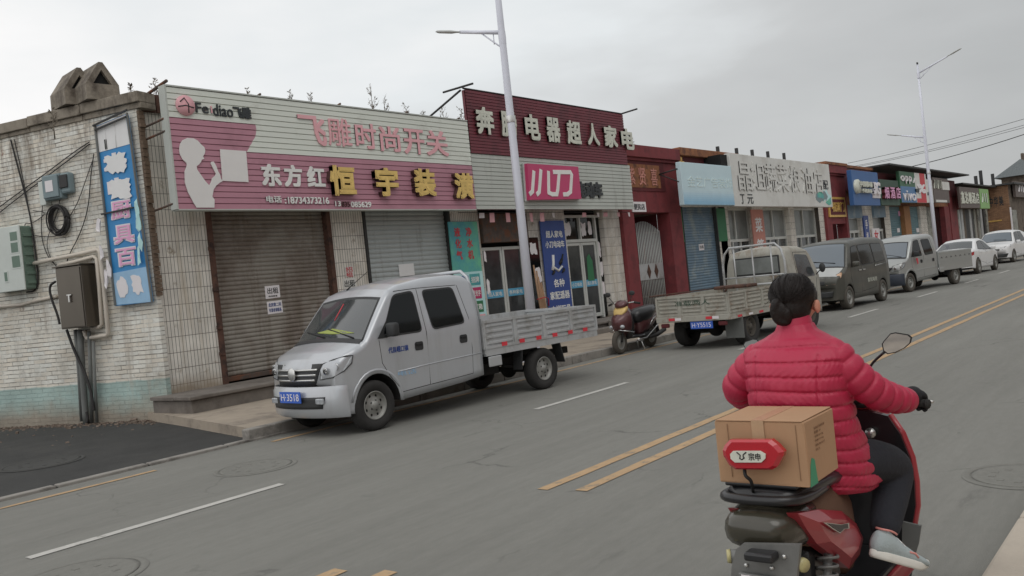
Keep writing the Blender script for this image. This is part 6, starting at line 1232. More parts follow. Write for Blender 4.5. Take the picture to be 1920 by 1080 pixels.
t = thing('suv', (50.6, 9.15, 0), 'white sports utility car facing the camera near the right edge, farthest of the parked cars', 'car', None, R(-5))
passenger(t, 'white_paint', dict(W=1.80, L=4.45, top=[(0, .55), (.02, .74), (.08, .86), (.3, .94), (.8, 1.02), (1.05, 1.08), (1.6, 1.50), (1.8, 1.60), (2.3, 1.66), (3.3, 1.62), (3.9, 1.5), (4.3, 1.1), (4.45, .9)], bot=[(0, .28), (.4, .25), (4, .28), (4.45, .36)],
    wid=[(0, hw * .82), (.1, hw * .92), (.4, hw * .98), (.8, hw), (4, hw), (4.45, hw * .9)], wroof=hw * .74, zbelt=1.0, zroof=1.66, rc=[(0, .06), (1, .08), (1.8, .09), (4.4, .1)], ax=(.86, 3.5), ra_=.4, wr=.34, bow=.24,
    ws=(1.08, 1.66, hw * .86, hw * .68), wins=[[(1.35, 1.04), (1.75, 1.5), (2.3, 1.55), (2.32, 1.04)], [(2.4, 1.04), (2.4, 1.55), (3.1, 1.53), (3.3, 1.08)]], gaps=[[(1.15, 1.0), (1.2, .5), (2.3, .36), (2.36, 1.0)]], handles=[(2.15, .92), (3.0, .94)], mirror=(1.42, 1.04),
    lamp=[(0, hw * .50, .80), (0, hw * .80, .86), (1, .38, .93), (1, .26, .80), (0, hw * .62, .72)], grille=[(-hw * .5, .80), (hw * .5, .80), (hw * .46, .66), (-hw * .46, .66)], intake=[(-hw * .9, .5), (hw * .9, .5), (hw * .8, .32), (-hw * .8, .32)], bars=((.70, .72, hw * .46, 'steel_bright'), (.76, .78, hw * .48, 'steel_bright')), plate=.58, wiper=1.12))
hw = .86
t = thing('sedan', (43.9, 8.4, 0), 'white sedan seen from behind past the bed of the smooth-sided pickup', 'car', None, R(180 - 3))
passenger(t, 'white_paint', dict(W=1.76, L=4.5, top=[(0, .5), (.03, .66), (.2, .78), (.9, .92), (1.2, .98), (1.75, 1.36), (2.1, 1.45), (2.7, 1.44), (3.2, 1.30), (3.75, 1.05), (4.3, 1.0), (4.44, .94), (4.5, .6)], bot=[(0, .24), (.4, .2), (4, .24), (4.5, .3)],
    wid=[(0, hw * .82), (.1, hw * .92), (.4, hw * .98), (.8, hw), (4, hw * .98), (4.5, hw * .88)], wroof=hw * .68, zbelt=.95, zroof=1.45, rc=[(0, .06), (1, .07), (1.8, .09), (4.4, .08)], ax=(.9, 3.6), ra_=.38, wr=.32,
    ws=(1.22, 1.78, hw * .84, hw * .64), rw=(3.05, 3.72, hw * .64, hw * .8), wins=[[(1.45, .97), (1.9, 1.30), (2.35, 1.35), (2.36, .97)], [(2.43, .97), (2.43, 1.35), (2.9, 1.30), (3.4, 1.02)]], gaps=[[(1.2, .95), (1.25, .4), (2.35, .34), (2.4, .95)], [(2.4, .4), (3.2, .5), (3.4, .95)]], handles=[(2.2, .86), (3.1, .88)], mirror=(1.52, .99),
    lamp=[(0, hw * .55, .66), (0, hw * .8, .72), (1, .35, .76), (0, hw * .6, .6)], tail=[(4.42, .9), (4.05, .93), (4.1, .8), (4.44, .76)], wiper=1.25, intake=[(-hw * .7, .5), (hw * .7, .5), (hw * .6, .35), (-hw * .6, .35)]))
# ---- old white light truck seen from behind (built facing -x, turned round)
t = thing('flatbed_truck', (19.22, 7.46, 0), 'battered old white flatbed truck seen from behind, with a pipe frame behind its cab', 'truck', None, R(180 - 4))
hw = .74
c = Car(top=[(0, .6), (.02, .85), (.06, 1.0), (.12, 1.1), (.42, 1.58), (.52, 1.68), (.8, 1.76), (1.3, 1.78), (1.55, 1.74), (1.6, 1.6)], bot=[(0, .3), (1.6, .45)], wid=[(0, hw * .9), (.15, hw * .97), (.5, hw), (1.6, hw)], wroof=hw * .84, zbelt=1.08, zroof=1.78, rc=[(0, .05), (.5, .08), (.8, .12), (1.6, .12)], arches=[(.75, .3, .37)], L=1.6, bow=.1, bowL=.8, rbow=0)
B(t, 'cab', ['truck_old', 'underbody'], c.body())
mb = MB(); c.top_grid(mb, .13, .43, hw * .86, hw * .74, .006); B(t, 'windscreen', 'glass_screen', mb)
for sg in (-1, 1):
    mb = MB(); c.side_poly(mb, [(.42, 1.1), (.62, 1.56), (1.2, 1.60), (1.24, 1.1)], .006, sg, 0, .05); B(t, 'side_window', 'window_glass', mb)
    mb = MB(); mb.tube([c.P(x, z, 0, sg) for x, z in [(.36, 1.05), (.4, .7), (1.22, .5), (1.28, 1.1), (1.24, 1.64), (.6, 1.62)]], .006, 4); B(t, 'door_gap', 'underbody', mb)
    mb = MB(); p = Vector(c.P(.28, 1.25, .16, sg)); mb.ell(p, (.04, .07, .1)); mb.tube([c.P(.32, 1.12, 0, sg), tuple(p)], .012, 6); B(t, 'wing_mirror', 'plastic_black', mb)
mb = MB(); mb.bbox(1.597, 1.614, -.52, .52, 1.24, 1.62, .08); rw_ = B(t, 'rear_window_frame', 'plastic_black', mb); mb = MB(); mb.bbox(1.6, 1.62, -.49, .49, 1.27, 1.59, .06); B(rw_, 'rear_window', 'window_film', mb)
mb = MB()
for x_, z_, w_ in ((1.615, .95, .6),): mb.bbox(1.6, 1.63, -w_, w_, .78, 1.2, .02)
for y_ in (-.5, -.3, -.1, .1, .3, .5): mb.bbox(1.625, 1.645, y_ - .04, y_ + .04, .82, 1.16, .01)
B(t, 'rear_panel', 'truck_old', mb)
b0, b1, zf, zs = 1.72, 4.32, .66, 1.03
mb = MB(); mb.box(b0, b1, -.78, .78, zf - .06, zf); mb.box(b0, b1, -.786, -.72, zf - .12, zf - .062); mb.box(b0, b1, .72, .786, zf - .12, zf - .062); B(t, 'bed_floor', 'truck_old', mb)
for sg in (-1, 1): mb = MB(); ribbed_side(mb, b0, b1, sg * .78, zf, zs, sg, 4, 4); ds = B(t, 'drop_side', 'truck_old', mb)
mb = MB(); ribbed_side(mb, -.77, .77, 0, zf, zs, -1, 3, 4); mb.v = [(b1 - y, x, z) for x, y, z in mb.v]; tg = B(t, 'tailgate', 'truck_old', mb)
mb = MB(); put_text(mb, '准载两人', (b1 + .012, -.35, .84), (0, 1, 0), (0, 0, 1), .75, .1, .002); B(tg, 'tailgate_lettering', 'dark_green_sign', mb)
mb = MB(); mb.bbox(b1 - .02, b1 + .03, -.79, .79, zf - .12, zf - .012, .01); bb = B(t, 'rear_crossmember', 'truck_old', mb)
for k, (y_, m_) in enumerate(((-.5, 'reflector_red'), (-.36, 'paper'), (.3, 'reflector_red'), (.44, 'paper'))): mb = MB(); mb.box(b1 + .031, b1 + .036, y_, y_ + .13, zf - .09, zf - .04); B(bb, 'reflector_tape', m_, mb)
for sg in (-1, 1): 
    for k in range(4): mb = MB(); x_ = b0 + .9 + k * .42; mb.box(x_, x_ + .16, sg * .787, sg * .791, zf - .105, zf - .065); B(t, 'reflector_tape', 'reflector_red' if k % 2 else 'paper', mb)
    mb = MB(); mb.bbox(b1 - .04, b1 + .01, sg * .62 - .09, sg * .62 + .09, .44, .52, .02); B(t, 'tail_lamp', 'dark_red', mb)
mb = MB(); mb.box(b1 + .005, b1 + .012, -.05, .42, .40, .535); pl = B(t, 'number_plate', 'plate_blue', mb); mb = MB(); put_text(mb, 'H·Y5515', (b1 + .013, -.02, .425), (0, 1, 0), (0, 0, 1), .40, .085, .002); B(pl, 'plate_lettering', 'paper', mb)
mb = MB()     # pipe frame behind the cab
zt = 1.86; P_ = [(1.74, -.70, zf), (1.74, -.70, 1.5), (1.74, -.64, 1.74), (1.74, -.52, zt), (1.74, .52, zt), (1.74, .64, 1.74), (1.74, .70, 1.5), (1.74, .70, zf)]; mb.tube(P_, .026, 8)
for y_ in (-.42, 0, .42): mb.tube([(1.74, y_, zf), (1.74, y_, zt)], .018, 8)
mb.tube([(1.74, -.7, 1.22), (1.74, .7, 1.22)], .018, 8); mb.tube([(1.74, -.7, 1.05), (1.74, .7, 1.05)], .022, 8); B(t, 'pipe_frame', 'bed_steel', mb)
mb = MB(); mb.tube([(2.0, -.78, 1.05), (b1 + .2, -.76, 1.07)], .014, 6); mb.tube([(3.9, .5, 1.04), (b1 + .35, .95, 1.09)], .02, 6); mb.bbox(2.2, 2.6, -.5, .3, 1.03, 1.1, .03); B(t, 'load_bar', 'rust', mb)
mb = MB(); mb.box(.4, b1 - .2, -.34, -.27, .42, .52); mb.box(.4, b1 - .2, .27, .34, .42, .52); mb.tube([(3.5, -.6, .32), (3.5, .6, .32)], .05, 8); mb.ell((3.5, 0, .32), (.16, .15, .15)); mb.tube([(.75, -.6, .3), (.75, .6, .3)], .04, 8)
for sg in (-1, 1): mb.tube([(3.0, sg * .4, .45), (3.5, sg * .4, .34), (4.0, sg * .4, .45)], .03, 6)
mb.bbox(2.2, 3.0, -.7, -.38, .3, .52, .03); B(t, 'chassis', 'underbody', mb)
for sg in (-1, 1): mb = MB(); mb.box(3.88, 3.90, sg * .6 - .17, sg * .6 + .20, .16, .56) if sg == 1 else mb.box(3.02, 3.04, -.74, -.42, .2, .56); B(t, 'mud_flap', 'duct', mb)
for x_ in (.75, 3.5):
    for sg in (-1, 1): wheel(t, x_, sg * .64, .33, .2 if x_ < 1 else .25, sg, 'rubber', rim='rubber_dusty')
# ---- maroon scooter parked on its side stand at the kerb
t = thing('motor_scooter', (15.28, 9.27, 0), 'maroon and gold motor scooter parked at the kerb behind the silver pickup', 'scooter', None, R(0))
def scooter_parts(t):
    for x_, nm_ in ((-.62, 'front'), (.62, 'rear')):
        mb = MB(); mb.lathe([(.15, -.04), (.2, -.055), (.235, -.035), (.245, 0), (.235, .035), (.2, .055), (.15, .04)], (x_, 0, .245), 'y', 28); w_ = B(t, 'wheel', 'rubber_dusty', mb)
        mb = MB(); mb.lathe([(.155, -.035), (.13, -.02), (.05, -.03), (.04, -.05), (.04, .05), (.05, .03), (.13, .02), (.155, .035)], (x_, 0, .245), 'y', 20); B(w_, 'rim', 'rim_steel', mb)
    def loft(secs, nm_, m_):      # secs: (x, halfwidth, z0, z1)
        mb = MB(); n = 12; vs = []
        for x, w_, z0, z1 in secs:
            for k in range(n): a = 2 * math.pi * k / n; ca, sa = math.cos(a), math.sin(a); vs.append((x, w_ * math.copysign(abs(ca) ** .7, ca), (z0 + z1) / 2 + (z1 - z0) / 2 * math.copysign(abs(sa) ** .7, sa)))
        mb.add(vs, [(i * n + k, i * n + (k + 1) % n, (i + 1) * n + (k + 1) % n, (i + 1) * n + k) for i in range(len(secs) - 1) for k in range(n)] + [tuple(range(n)), tuple(range((len(secs) - 1) * n, len(secs) * n))], 0, True); return B(t, nm_, m_, mb)
    loft([(-.72, .05, .62, .68), (-.68, .11, .5, .74), (-.6, .17, .44, .80), (-.5, .21, .42, .86), (-.42, .22, .40, .92), (-.36, .2, .38, .94)], 'front_fairing', 'scooter_maroon')
    loft([(-.40, .2, .3, .9), (-.33, .21, .28, .92), (-.28, .17, .3, .94)], 'leg_shield', 'bike_black')
    loft([(-.62, .07, .46, .52), (-.55, .09, .42, .50), (-.46, .09, .34, .46)], 'front_mudguard', 'scooter_maroon')
    loft([(-.58, .1, .78, .83), (-.5, .15, .8, .93), (-.42, .16, .84, .98), (-.36, .13, .88, .98)], 'gold_cowl', 'scooter_gold')
    loft([(-.52, .08, .95, 1.0), (-.46, .13, .92, 1.06), (-.38, .14, .92, 1.09), (-.3, .1, .93, 1.06), (-.26, .05, .95, 1.02)], 'handlebar_cover', 'scooter_maroon')
    loft([(-.34, .15, .28, .36), (-.1, .17, .27, .34), (.15, .17, .27, .35)], 'footboard', 'bike_black')
    loft([(.05, .1, .3, .66), (.15, .16, .32, .74), (.35, .18, .36, .74), (.6, .16, .46, .74), (.8, .1, .58, .74), (.9, .05, .66, .74)], 'rear_body', 'scooter_maroon')
    loft([(-.04, .1, .62, .78), (.06, .17, .56, .86), (.3, .2, .56, .89), (.5, .2, .60, .91), (.72, .15, .68, .92), (.84, .07, .76, .89)], 'seat', 'bike_black')
    mb = MB(); mb.tube([(.62, -.12, .78), (.78, -.14, .84), (.95, -.1, .88), (.98, 0, .88), (.95, .1, .88), (.78, .14, .84), (.62, .12, .78)], .014, 6); B(t, 'grab_rail', 'bike_black', mb)
    for sg in (-1, 1):
        mb = MB(); mb.tube([(-.40, sg * .1, 1.02), (-.34, sg * .25, 1.03), (-.28, sg * .36, 1.0)], .016, 7); hb = B(t, 'handlebar', 'chrome', mb); mb = MB(); mb.tube([(-.33, sg * .26, 1.025), (-.28, sg * .38, .995)], .023, 8); B(hb, 'grip', 'rubber', mb)
        mb = MB(); mb.tube([(-.38, sg * .2, 1.04), (-.42, sg * .27, 1.16)], .008, 5); mb.ell((-.43, sg * .29, 1.22), (.02, .075, .05)); B(t, 'mirror', 'plastic_black', mb)
        mb = MB(); mb.tube([(-.7, sg * .05, .5), (-.6, sg * .21, .46), (-.4, sg * .24, .42)], .013, 6); mb.tube([(-.25, sg * .21, .25), (.1, sg * .22, .25), (.5, sg * .22, .42), (.75, sg * .2, .52)], .014, 6); mb.tube([(.35, sg * .19, .5), (.45, sg * .2, .6), (.6, sg * .19, .66)], .012, 6); B(t, 'chrome_trim', 'chrome', mb)
        mb = MB(); mb.ell((-.66, sg * .13, .56), (.05, .05, .04)); B(t, 'indicator', 'lamp_glass', mb)
    mb = MB(); mb.tube([(-.62, -.06, .245), (-.5, -.06, .6), (-.45, 0, .85)], .022, 7); mb.tube([(-.62, .06, .245), (-.5, .06, .6)], .022, 7); B(t, 'fork', 'dark_steel', mb)
    mb = MB(); mb.bbox(.2, .65, -.14, .02, .2, .36, .04); mb.tube([(.3, -.17, .25), (.6, -.19, .26), (.95, -.18, .34)], [.03, .045, .05], 10); B(t, 'engine', 'dark_steel', mb)
    mb = MB(); mb.tube([(.1, -.05, .28), (.02, -.2, .02)], .014, 6); mb.tube([(.25, .1, .2), (.3, .12, .02)], .016, 6); B(t, 'stand', 'steel_bright', mb)
    mb = MB(); mb.prism([(.82, -.07, .55), (.95, -.07, .25), (.96, -.07, .25), (.86, -.07, .56)], (0, .14, 0)); B(t, 'rear_mudguard', 'bike_black', mb)
    mb = MB(); mb.ell((-.62, 0, .70), (.06, .09, .05)); B(t, 'headlight', 'lamp_glass', mb)
scooter_parts(t)
t.scale = (.96, .96, .96)

# ------------------------------------------------------------------ electric scooter, its rider and the carton (world coordinates, heading +x)
YC = 1.29
def mir(p): return (p[0], 2 * YC - p[1], p[2])
def cat(pts, n=6):
    P = [Vector(p) for p in pts]; out = []
    for i in range(len(P) - 1):
        p0, p1, p2, p3 = P[max(0, i - 1)], P[i], P[i + 1], P[min(len(P) - 1, i + 2)]
        for k in range(n): t = k / n; out.append(.5 * ((2 * p1) + (p2 - p0) * t + (2 * p0 - 5 * p1 + 4 * p2 - p3) * t * t + (3 * p1 - p0 - 3 * p2 + p3) * t ** 3))
    return out + [P[-1]]
def limb(mb, pts, rs, n=16, k=6, puff=0, step=.06, ends=True):
    C = cat(pts, k); m = len(C); rr_ = list(np.interp(np.linspace(0, len(pts) - 1, m), range(len(pts)), rs)); d = 0; R_ = []
    for i, p in enumerate(C):
        if i: d += (C[i] - C[i - 1]).length
        dq = abs(d / step - round(d / step)) * step; R_.append(rr_[i] + (puff * (.7 * abs(math.sin(math.pi * d / step)) - 1.5 * math.exp(-(dq / .0055) ** 2)) if puff else 0))
    mb.tube(C, R_, n, 0, True)
    if ends: mb.ell(C[0], (R_[0],) * 3); mb.ell(C[-1], (R_[-1],) * 3)
    return mb
def sloft(secs, yc=YC, n=16, pw=.7):     # (x, half width, z0, z1)
    mb = MB(); vs = []
    for x, w_, z0, z1 in secs:
        for k in range(n): a = 2 * math.pi * k / n; ca, sa = math.cos(a), math.sin(a); vs.append((x, yc + w_ * math.copysign(abs(ca) ** pw, ca), (z0 + z1) / 2 + (z1 - z0) / 2 * math.copysign(abs(sa) ** pw, sa)))
    mb.add(vs, [(i * n + k, i * n + (k + 1) % n, (i + 1) * n + (k + 1) % n, (i + 1) * n + k) for i in range(len(secs) - 1) for k in range(n)] + [tuple(range(n)), tuple(range((len(secs) - 1) * n, len(secs) * n))], 0, True); return mb
E_ = thing('electric_scooter', (3.3, YC, 0), 'red and black electric scooter ridden away from the camera with a carton on its rack', 'scooter')
# wheels, swing arm, shocks
for x_ in (2.98, 4.16):
    mb = MB(); mb.lathe([(.13, -.045), (.19, -.06), (.215, -.03), (.222, 0), (.215, .03), (.19, .06), (.13, .045)], (x_, YC, .222), 'y', 30); w_ = mb.build('wheel', 'rubber', E_)
    mb = MB(); mb.lathe([(.135, -.04), (.06, -.05), (.03, -.07), (.03, .07), (.06, .05), (.135, .04)], (x_, YC, .222), 'y', 24); mb.build('rim', 'dark_steel', w_)
for sg in (-1, 1):
    mb = MB(); a = Vector((2.97, YC + sg * .12, .24)); b = Vector((3.08, YC + sg * .13, .58)); mb.tube([a, b], .016, 8)
    for k in range(46): pass
    P_ = []
    ax_ = (b - a).normalized(); u_ = ax_.cross(Vector((0, 1, 0))).normalized(); v_ = ax_.cross(u_)
    for k in range(120): t_ = k / 119; an = 2 * math.pi * 8 * t_; P_.append(a.lerp(b, .2 + .7 * t_) + (u_ * math.cos(an) + v_ * math.sin(an)) * .033)
    mb.tube(P_, .006, 6); mb.build('shock_absorber', 'bike_grey', E_)
mb = MB(); mb.bbox(2.95, 3.4, YC - .12, YC - .08, .19, .26, .01); mb.bbox(2.95, 3.4, YC + .08, YC + .12, .19, .26, .01); mb.bbox(3.0, 3.3, YC - .09, YC + .09, .36, .56, .03); mb.build('frame', 'bike_black', E_)
# tail, side panels, seat
mb = sloft([(2.735, .075, .655, .72), (2.76, .108, .625, .742), (2.82, .125, .60, .755), (2.92, .135, .585, .765), (3.0, .138, .58, .765)]); mb.build('tail_cover', 'bike_olive', E_)
mb = sloft([(2.99, .139, .575, .765), (3.06, .145, .54, .77), (3.2, .14, .46, .77), (3.36, .13, .36, .74), (3.40, .12, .33, .72)]); mb.build('under_seat_body', 'panel_brown', E_)
SY_ = 1.148
for sg in (-1, 1):
    q = [(1496, 963), (1536, 955), (1578, 958), (1606, 982), (1619, 1010), (1612, 1040), (1592, 1066), (1562, 1042), (1532, 1020), (1512, 992)]
    P_ = [PY(x, z, SY_) for x, z in q]; P_ = [(p.x, p.y if sg < 0 else 2 * YC - p.y - .035, p.z) for p in P_]
    mb = MB(); cen = sum((Vector(p) for p in P_), Vector()) / len(P_); cen.y += sg * .028; n = len(P_)
    inn = [tuple(Vector(p).lerp(cen, .35) + Vector((0, sg * .016, 0))) for p in P_]
    mb.add(P_ + inn + [tuple(cen)], [(i, (i + 1) % n, n + (i + 1) % n, n + i) for i in range(n)] + [(n + i, n + (i + 1) % n, 2 * n) for i in range(n)])
    mb.add(P_ + [(p[0], p[1] - sg * .04, p[2]) for p in P_], [(i, (i + 1) % n, n + (i + 1) % n, n + i) for i in range(n)]); sp = mb.build('side_panel', 'bike_red', E_)
    if sg < 0:
        em = [PY(x, z, SY_ - .034) for x, z in ((1541, 979), (1575, 983), (1589, 980), (1590, 991), (1580, 992), (1572, 1000), (1556, 990))]; mb = MB(); mb.prism(em, (0, -.006, 0)); eb = mb.build('emblem', 'chrome', sp)
        c_ = sum(em, Vector()) / len(em); mb = MB(); mb.prism([p.lerp(c_, .22) + Vector((0, -.0065, 0)) for p in em], (0, -.002, 0)); mb.build('emblem_field', 'bike_black', eb)
mb = sloft([(2.82, .08, .765, .80), (2.86, .13, .76, .815), (2.95, .15, .755, .822), (3.1, .155, .75, .815), (3.22, .15, .74, .80), (3.40, .14, .73, .79), (3.48, .09, .72, .76)], pw=.6); mb.build('seat', 'bike_black', E_)
mb = MB(); mb.tube(cat([(3.08, YC - .135, .765), (2.9, YC - .14, .775), (2.80, YC - .11, .785), (2.775, YC, .787), (2.80, YC + .11, .785), (2.9, YC + .14, .775), (3.08, YC + .135, .765)], 5), .017, 10); mb.bbox(2.84, 3.1, YC - .13, YC + .13, .812, .828, .006); mb.build('rack', 'bike_black', E_)
# plate holder, reflector, indicators
mb = MB(); P_ = [PX_(x, z, 2.70) for x, z in ((1392, 1020), (1500, 1022), (1492, 1100), (1486, 1130), (1366, 1130), (1372, 1060), (1380, 1030))]; mb.prism(P_, (.02, 0, 0)); ph = mb.build('plate_holder', 'bike_grey', E_)
mb = MB(); a, b = PX_(1402, 1029, 2.68), PX_(1458, 1052, 2.68); mb.bbox(2.64, 2.70, b.y, a.y, b.z, a.z, .008); mb.build('reflector_block', 'bike_black', ph)
for x, z in ((1399, 1060), (1447, 1065), (1470, 1044)): p = PX_(x, z, 2.695); mb = MB(); mb.ell(p, (.006, .0075, .0075), 0, 10, 6); mb.build('bolt', 'steel_bright', ph)
mb = MB(); a, b = PX_(1386, 1072, 2.69), PX_(1462, 1120, 2.69); mb.bbox(2.68, 2.695, b.y, a.y, b.z, a.z, .004); pl = mb.build('number_plate', 'bike_grey', E_); mb = MB(); put_text(mb, 'DX', (2.679, a.y - .012, b.z + .01), (0, -1, 0), (0, 0, 1), abs(a.y - b.y) * .85, abs(a.z - b.z) * .8, .002, .03); mb.build('plate_lettering', 'paper', pl)
for sg in (-1, 1):
    p = PX_(1497, 1058, 2.74); p.y = YC + sg * ((abs(p.y - YC) + .012) if sg < 0 else .085); mb = MB(); mb.tube([(p.x + .02, p.y - sg * .05, p.z), (p.x, p.y, p.z)], [.02, .024], 14); ind = mb.build('indicator', 'bike_grey', E_); mb = MB(); mb.tube([(p.x, p.y, p.z), (p.x - .006, p.y + sg * .012, p.z)], [.0245, .022], 14); mb.build('indicator_lens', 'reflector_pale', ind)
# red back lamp standing in front of the carton
mb = MB(); LX = 2.785; P_ = [PX_(1300 + x / 3.177, 740 + z / 3.177, LX) for x, z in ((175, 330), (188, 300), (218, 268), (465, 268), (500, 295), (541, 340), (535, 365), (500, 430), (470, 447), (250, 445), (215, 420), (180, 365))]
c_ = sum(P_, Vector()) / len(P_); mb.prism(P_, (.022, 0, 0)); f_ = [p.lerp(c_, .14) + Vector((-.010, 0, 0)) for p in P_]; n = len(P_); mb.add(P_ + f_, [(i, (i + 1) % n, n + (i + 1) % n, n + i) for i in range(n)] + [tuple(range(n, 2 * n))]); lm = mb.build('back_lamp', 'lamp_red', E_)
P_ = [PX_(1300 + x / 3.177, 740 + z / 3.177, LX - .012) for x, z in ((222, 352), (240, 334), (400, 334), (432, 352), (432, 378), (408, 402), (250, 402), (226, 380))]; mb = MB(); mb.prism(P_, (-.005, 0, 0)); bd = mb.build('badge', 'letter_aged', lm)
mb = MB(); a, b = PX_(1404, 863, LX - .018), PX_(1425, 850, LX - .018); put_text(mb, '宗申', (LX - .0175, a.y, a.z), (0, -1, 0), (0, 0, 1), a.y - b.y, b.z - a.z, .0012, .01); mb.build('badge_lettering', 'black', bd)
mb = MB(); q = lambda x, z: PX_(x, z, LX - .018); mb.tube([q(1381, 848), (q(1388, 854)), q(1387, 858)], .0022, 4); mb.tube([q(1399, 848), q(1393, 853), q(1394, 858)], .0022, 4); mb.tube([q(1386, 859), q(1391, 862), q(1396, 858)], .002, 4); mb.build('badge_emblem', 'black', bd)
mb = MB(); mb.tube(cat([PX_(1396, 880, 2.80), PX_(1398, 892, 2.79), PX_(1408, 902, 2.80), PX_(1412, 922, 2.82)], 4), .006, 8); mb.build('lamp_cable', 'black', lm)
# front: leg shield, column, bars, mirrors
SX = 3.86; right = [(1622, 770), (1664, 780), (1688, 815), (1706, 860), (1714, 905), (1716, 950), (1710, 985), (1690, 1010), (1650, 1030)]
R_ = [PX_(x, z, SX) for x, z in right]; R_ = [Vector((SX, p.y, p.z)) for p in R_]; Lf = [Vector((SX, 2 * YC - p.y, p.z)) for p in R_][::-1]
mb = MB(); mb.prism(R_ + Lf, (.035, 0, 0)); sh = mb.build('leg_shield', 'bike_black', E_)
for side in (R_, Lf): mb = MB(); mb.tube([p + Vector((.03, 0, 0)) for p in side[1:8]], .016, 8); mb.build('shield_edge', 'bike_red', sh)
mb = MB(); mb.tube([PX_(1632, 812, SX - .01), PX_(1632, 812, SX - .03)], .022, 14); mb.build('lock', 'steel_bright', sh)
mb = sloft([(3.895, .10, .3, .94), (3.91, .14, .35, .96), (3.98, .14, .4, .95), (4.06, .10, .45, .90), (4.12, .05, .55, .8)]); mb.build('front_fairing', 'bike_red', E_)
mb = sloft([(3.98, .05, .42, .48), (4.1, .08, .40, .49), (4.25, .08, .36, .46), (4.35, .05, .28, .36)]); mb.build('front_mudguard', 'bike_red', E_)
mb = MB(); mb.tube([(4.16, YC - .08, .22), (4.0, YC - .07, .55), (3.92, YC, .9)], .02, 8); mb.tube([(4.16, YC + .08, .22), (4.0, YC + .07, .55)], .02, 8); mb.build('fork', 'dark_steel', E_)
mb = sloft([(3.62, .07, .97, 1.0), (3.68, .13, .95, 1.03), (3.78, .15, .92, 1.05), (3.88, .12, .92, 1.03), (3.95, .06, .94, 1.0)]); mb.build('dashboard', 'bike_black', E_)
for sg in (-1, 1):
    mb = MB(); mb.tube(cat([(3.74, YC + sg * .05, .98), (3.70, YC + sg * .16, .995), (3.655, YC + sg * .25, .985), (3.62, YC + sg * .36, .97)], 4), .012, 10); hb = mb.build('handlebar', 'bike_black', E_)
    mb = MB(); mb.tube([(3.66, YC + sg * .24, .985), (3.62, YC + sg * .365, .97)], [.017, .017], 12); mb.tube([(3.62, YC + sg * .362, .97), (3.617, YC + sg * .372, .969)], [.0195, .018], 12); mb.build('grip', 'rubber', hb)
    mb = MB(); mb.tube([(3.70, YC + sg * .2, .99), (3.71, YC + sg * .3, .975), (3.69, YC + sg * .37, .965)], .006, 6); mb.build('brake_lever', 'steel_bright', hb)
    MX = 3.57; out = [(225, 185), (240, 160), (290, 102), (330, 95), (430, 115), (456, 138), (446, 180), (400, 222), (330, 255), (268, 266), (236, 240)]
    P_ = [PX_(1600 + x / 4.156, 600 + z / 4.156, MX) for x, z in out]; P_ = [Vector((MX + (p.y - YC) * .25 * -1 * 0, p.y if sg < 0 else 2 * YC - p.y, p.z)) for p in P_]; c_ = sum(P_, Vector()) / len(P_)
    RM = Matrix.Rotation(sg * -.24, 3, 'Z') @ Matrix.Rotation(-.04, 3, 'Y'); P_ = [c_ + RM @ (p - c_) for p in P_]
    mb = MB(); n = len(P_); bk = [p.lerp(c_, .25) + Vector((.03, 0, 0)) for p in P_]; mb.add(P_ + bk, [(i, (i + 1) % n, n + (i + 1) % n, n + i) for i in range(n)] + [tuple(range(n, 2 * n)), tuple(range(n))]); mr_ = mb.build('mirror', 'bike_black', E_)
    mb = MB(); mb.add([p.lerp(c_, .1) + Vector((-.0025, 0, 0)) for p in P_], [tuple(range(n))]); mb.prism([v for v in mb.v], (-.001, 0, 0)); mb.build('mirror_glass', 'mirror_glass', mr_)
    s_ = PX_(1657, 660, MX); e_ = Vector((3.67, 1.08, .995)); mid = PX_(1630, 695, 3.60); st = [s_ + Vector((.012, 0, 0)), mid, e_]
    if sg > 0: st = [mir(p) for p in st]
    mb = MB(); mb.tube(cat(st, 5), [.0055] * 11, 8); mb.build('mirror_stem', 'bike_black', mr_)
mb = MB(); mb.bbox(3.36, 3.86, YC - .17, YC + .17, .285, .315, .012); mb.build('footboard', 'bike_black', E_)
for sg in (-1, 1): mb = MB(); mb.bbox(3.30, 3.92, YC + sg * .175 - .012, YC + sg * .175 + .012, .22, .30, .01); mb.build('footboard_skirt', 'bike_red', E_)
mb = MB(); P_ = [PX_(x, z, 3.74) for x, z in ((1692, 978), (1727, 986), (1722, 1020), (1711, 1056), (1690, 1050))]; mb.prism(P_, (.012, 0, 0)); mb.build('front_flap', 'duct', E_)
# ---- carton
bx0, bx1, by0, by1, bz0, bz1 = 2.835, 3.115, 1.112, 1.434, .826, 1.043
t = thing('cardboard_box', ((bx0 + bx1) / 2, (by0 + by1) / 2, bz0), 'brown cardboard box with green tape strapped on the rack behind the rider', 'box')
mb = MB(); mb.bbox(bx0, bx1, by0, by1, bz0, bz1, .005); rj = random.Random(8); mb.v = [(x + rj.uniform(-.0016, .0016), y + rj.uniform(-.0016, .0016), z + rj.uniform(-.0022, .0016)) for x, y, z in mb.v]; mb.build('carton', 'cardboard', t)
mat('clear_tape', A(158, 130, 98, 1.6), .25, var=.08, vs=20); bx(t, 'tape', 'clear_tape', (bx0 - .0018, bx1 + .001, (by0 + by1) / 2 - .022, (by0 + by1) / 2 + .022, bz1 + .0037, bz1 + .0045), (bx0 - .0024, bx0 - .0016, (by0 + by1) / 2 - .022, (by0 + by1) / 2 + .022, bz1 - .06, bz1 + .0036))
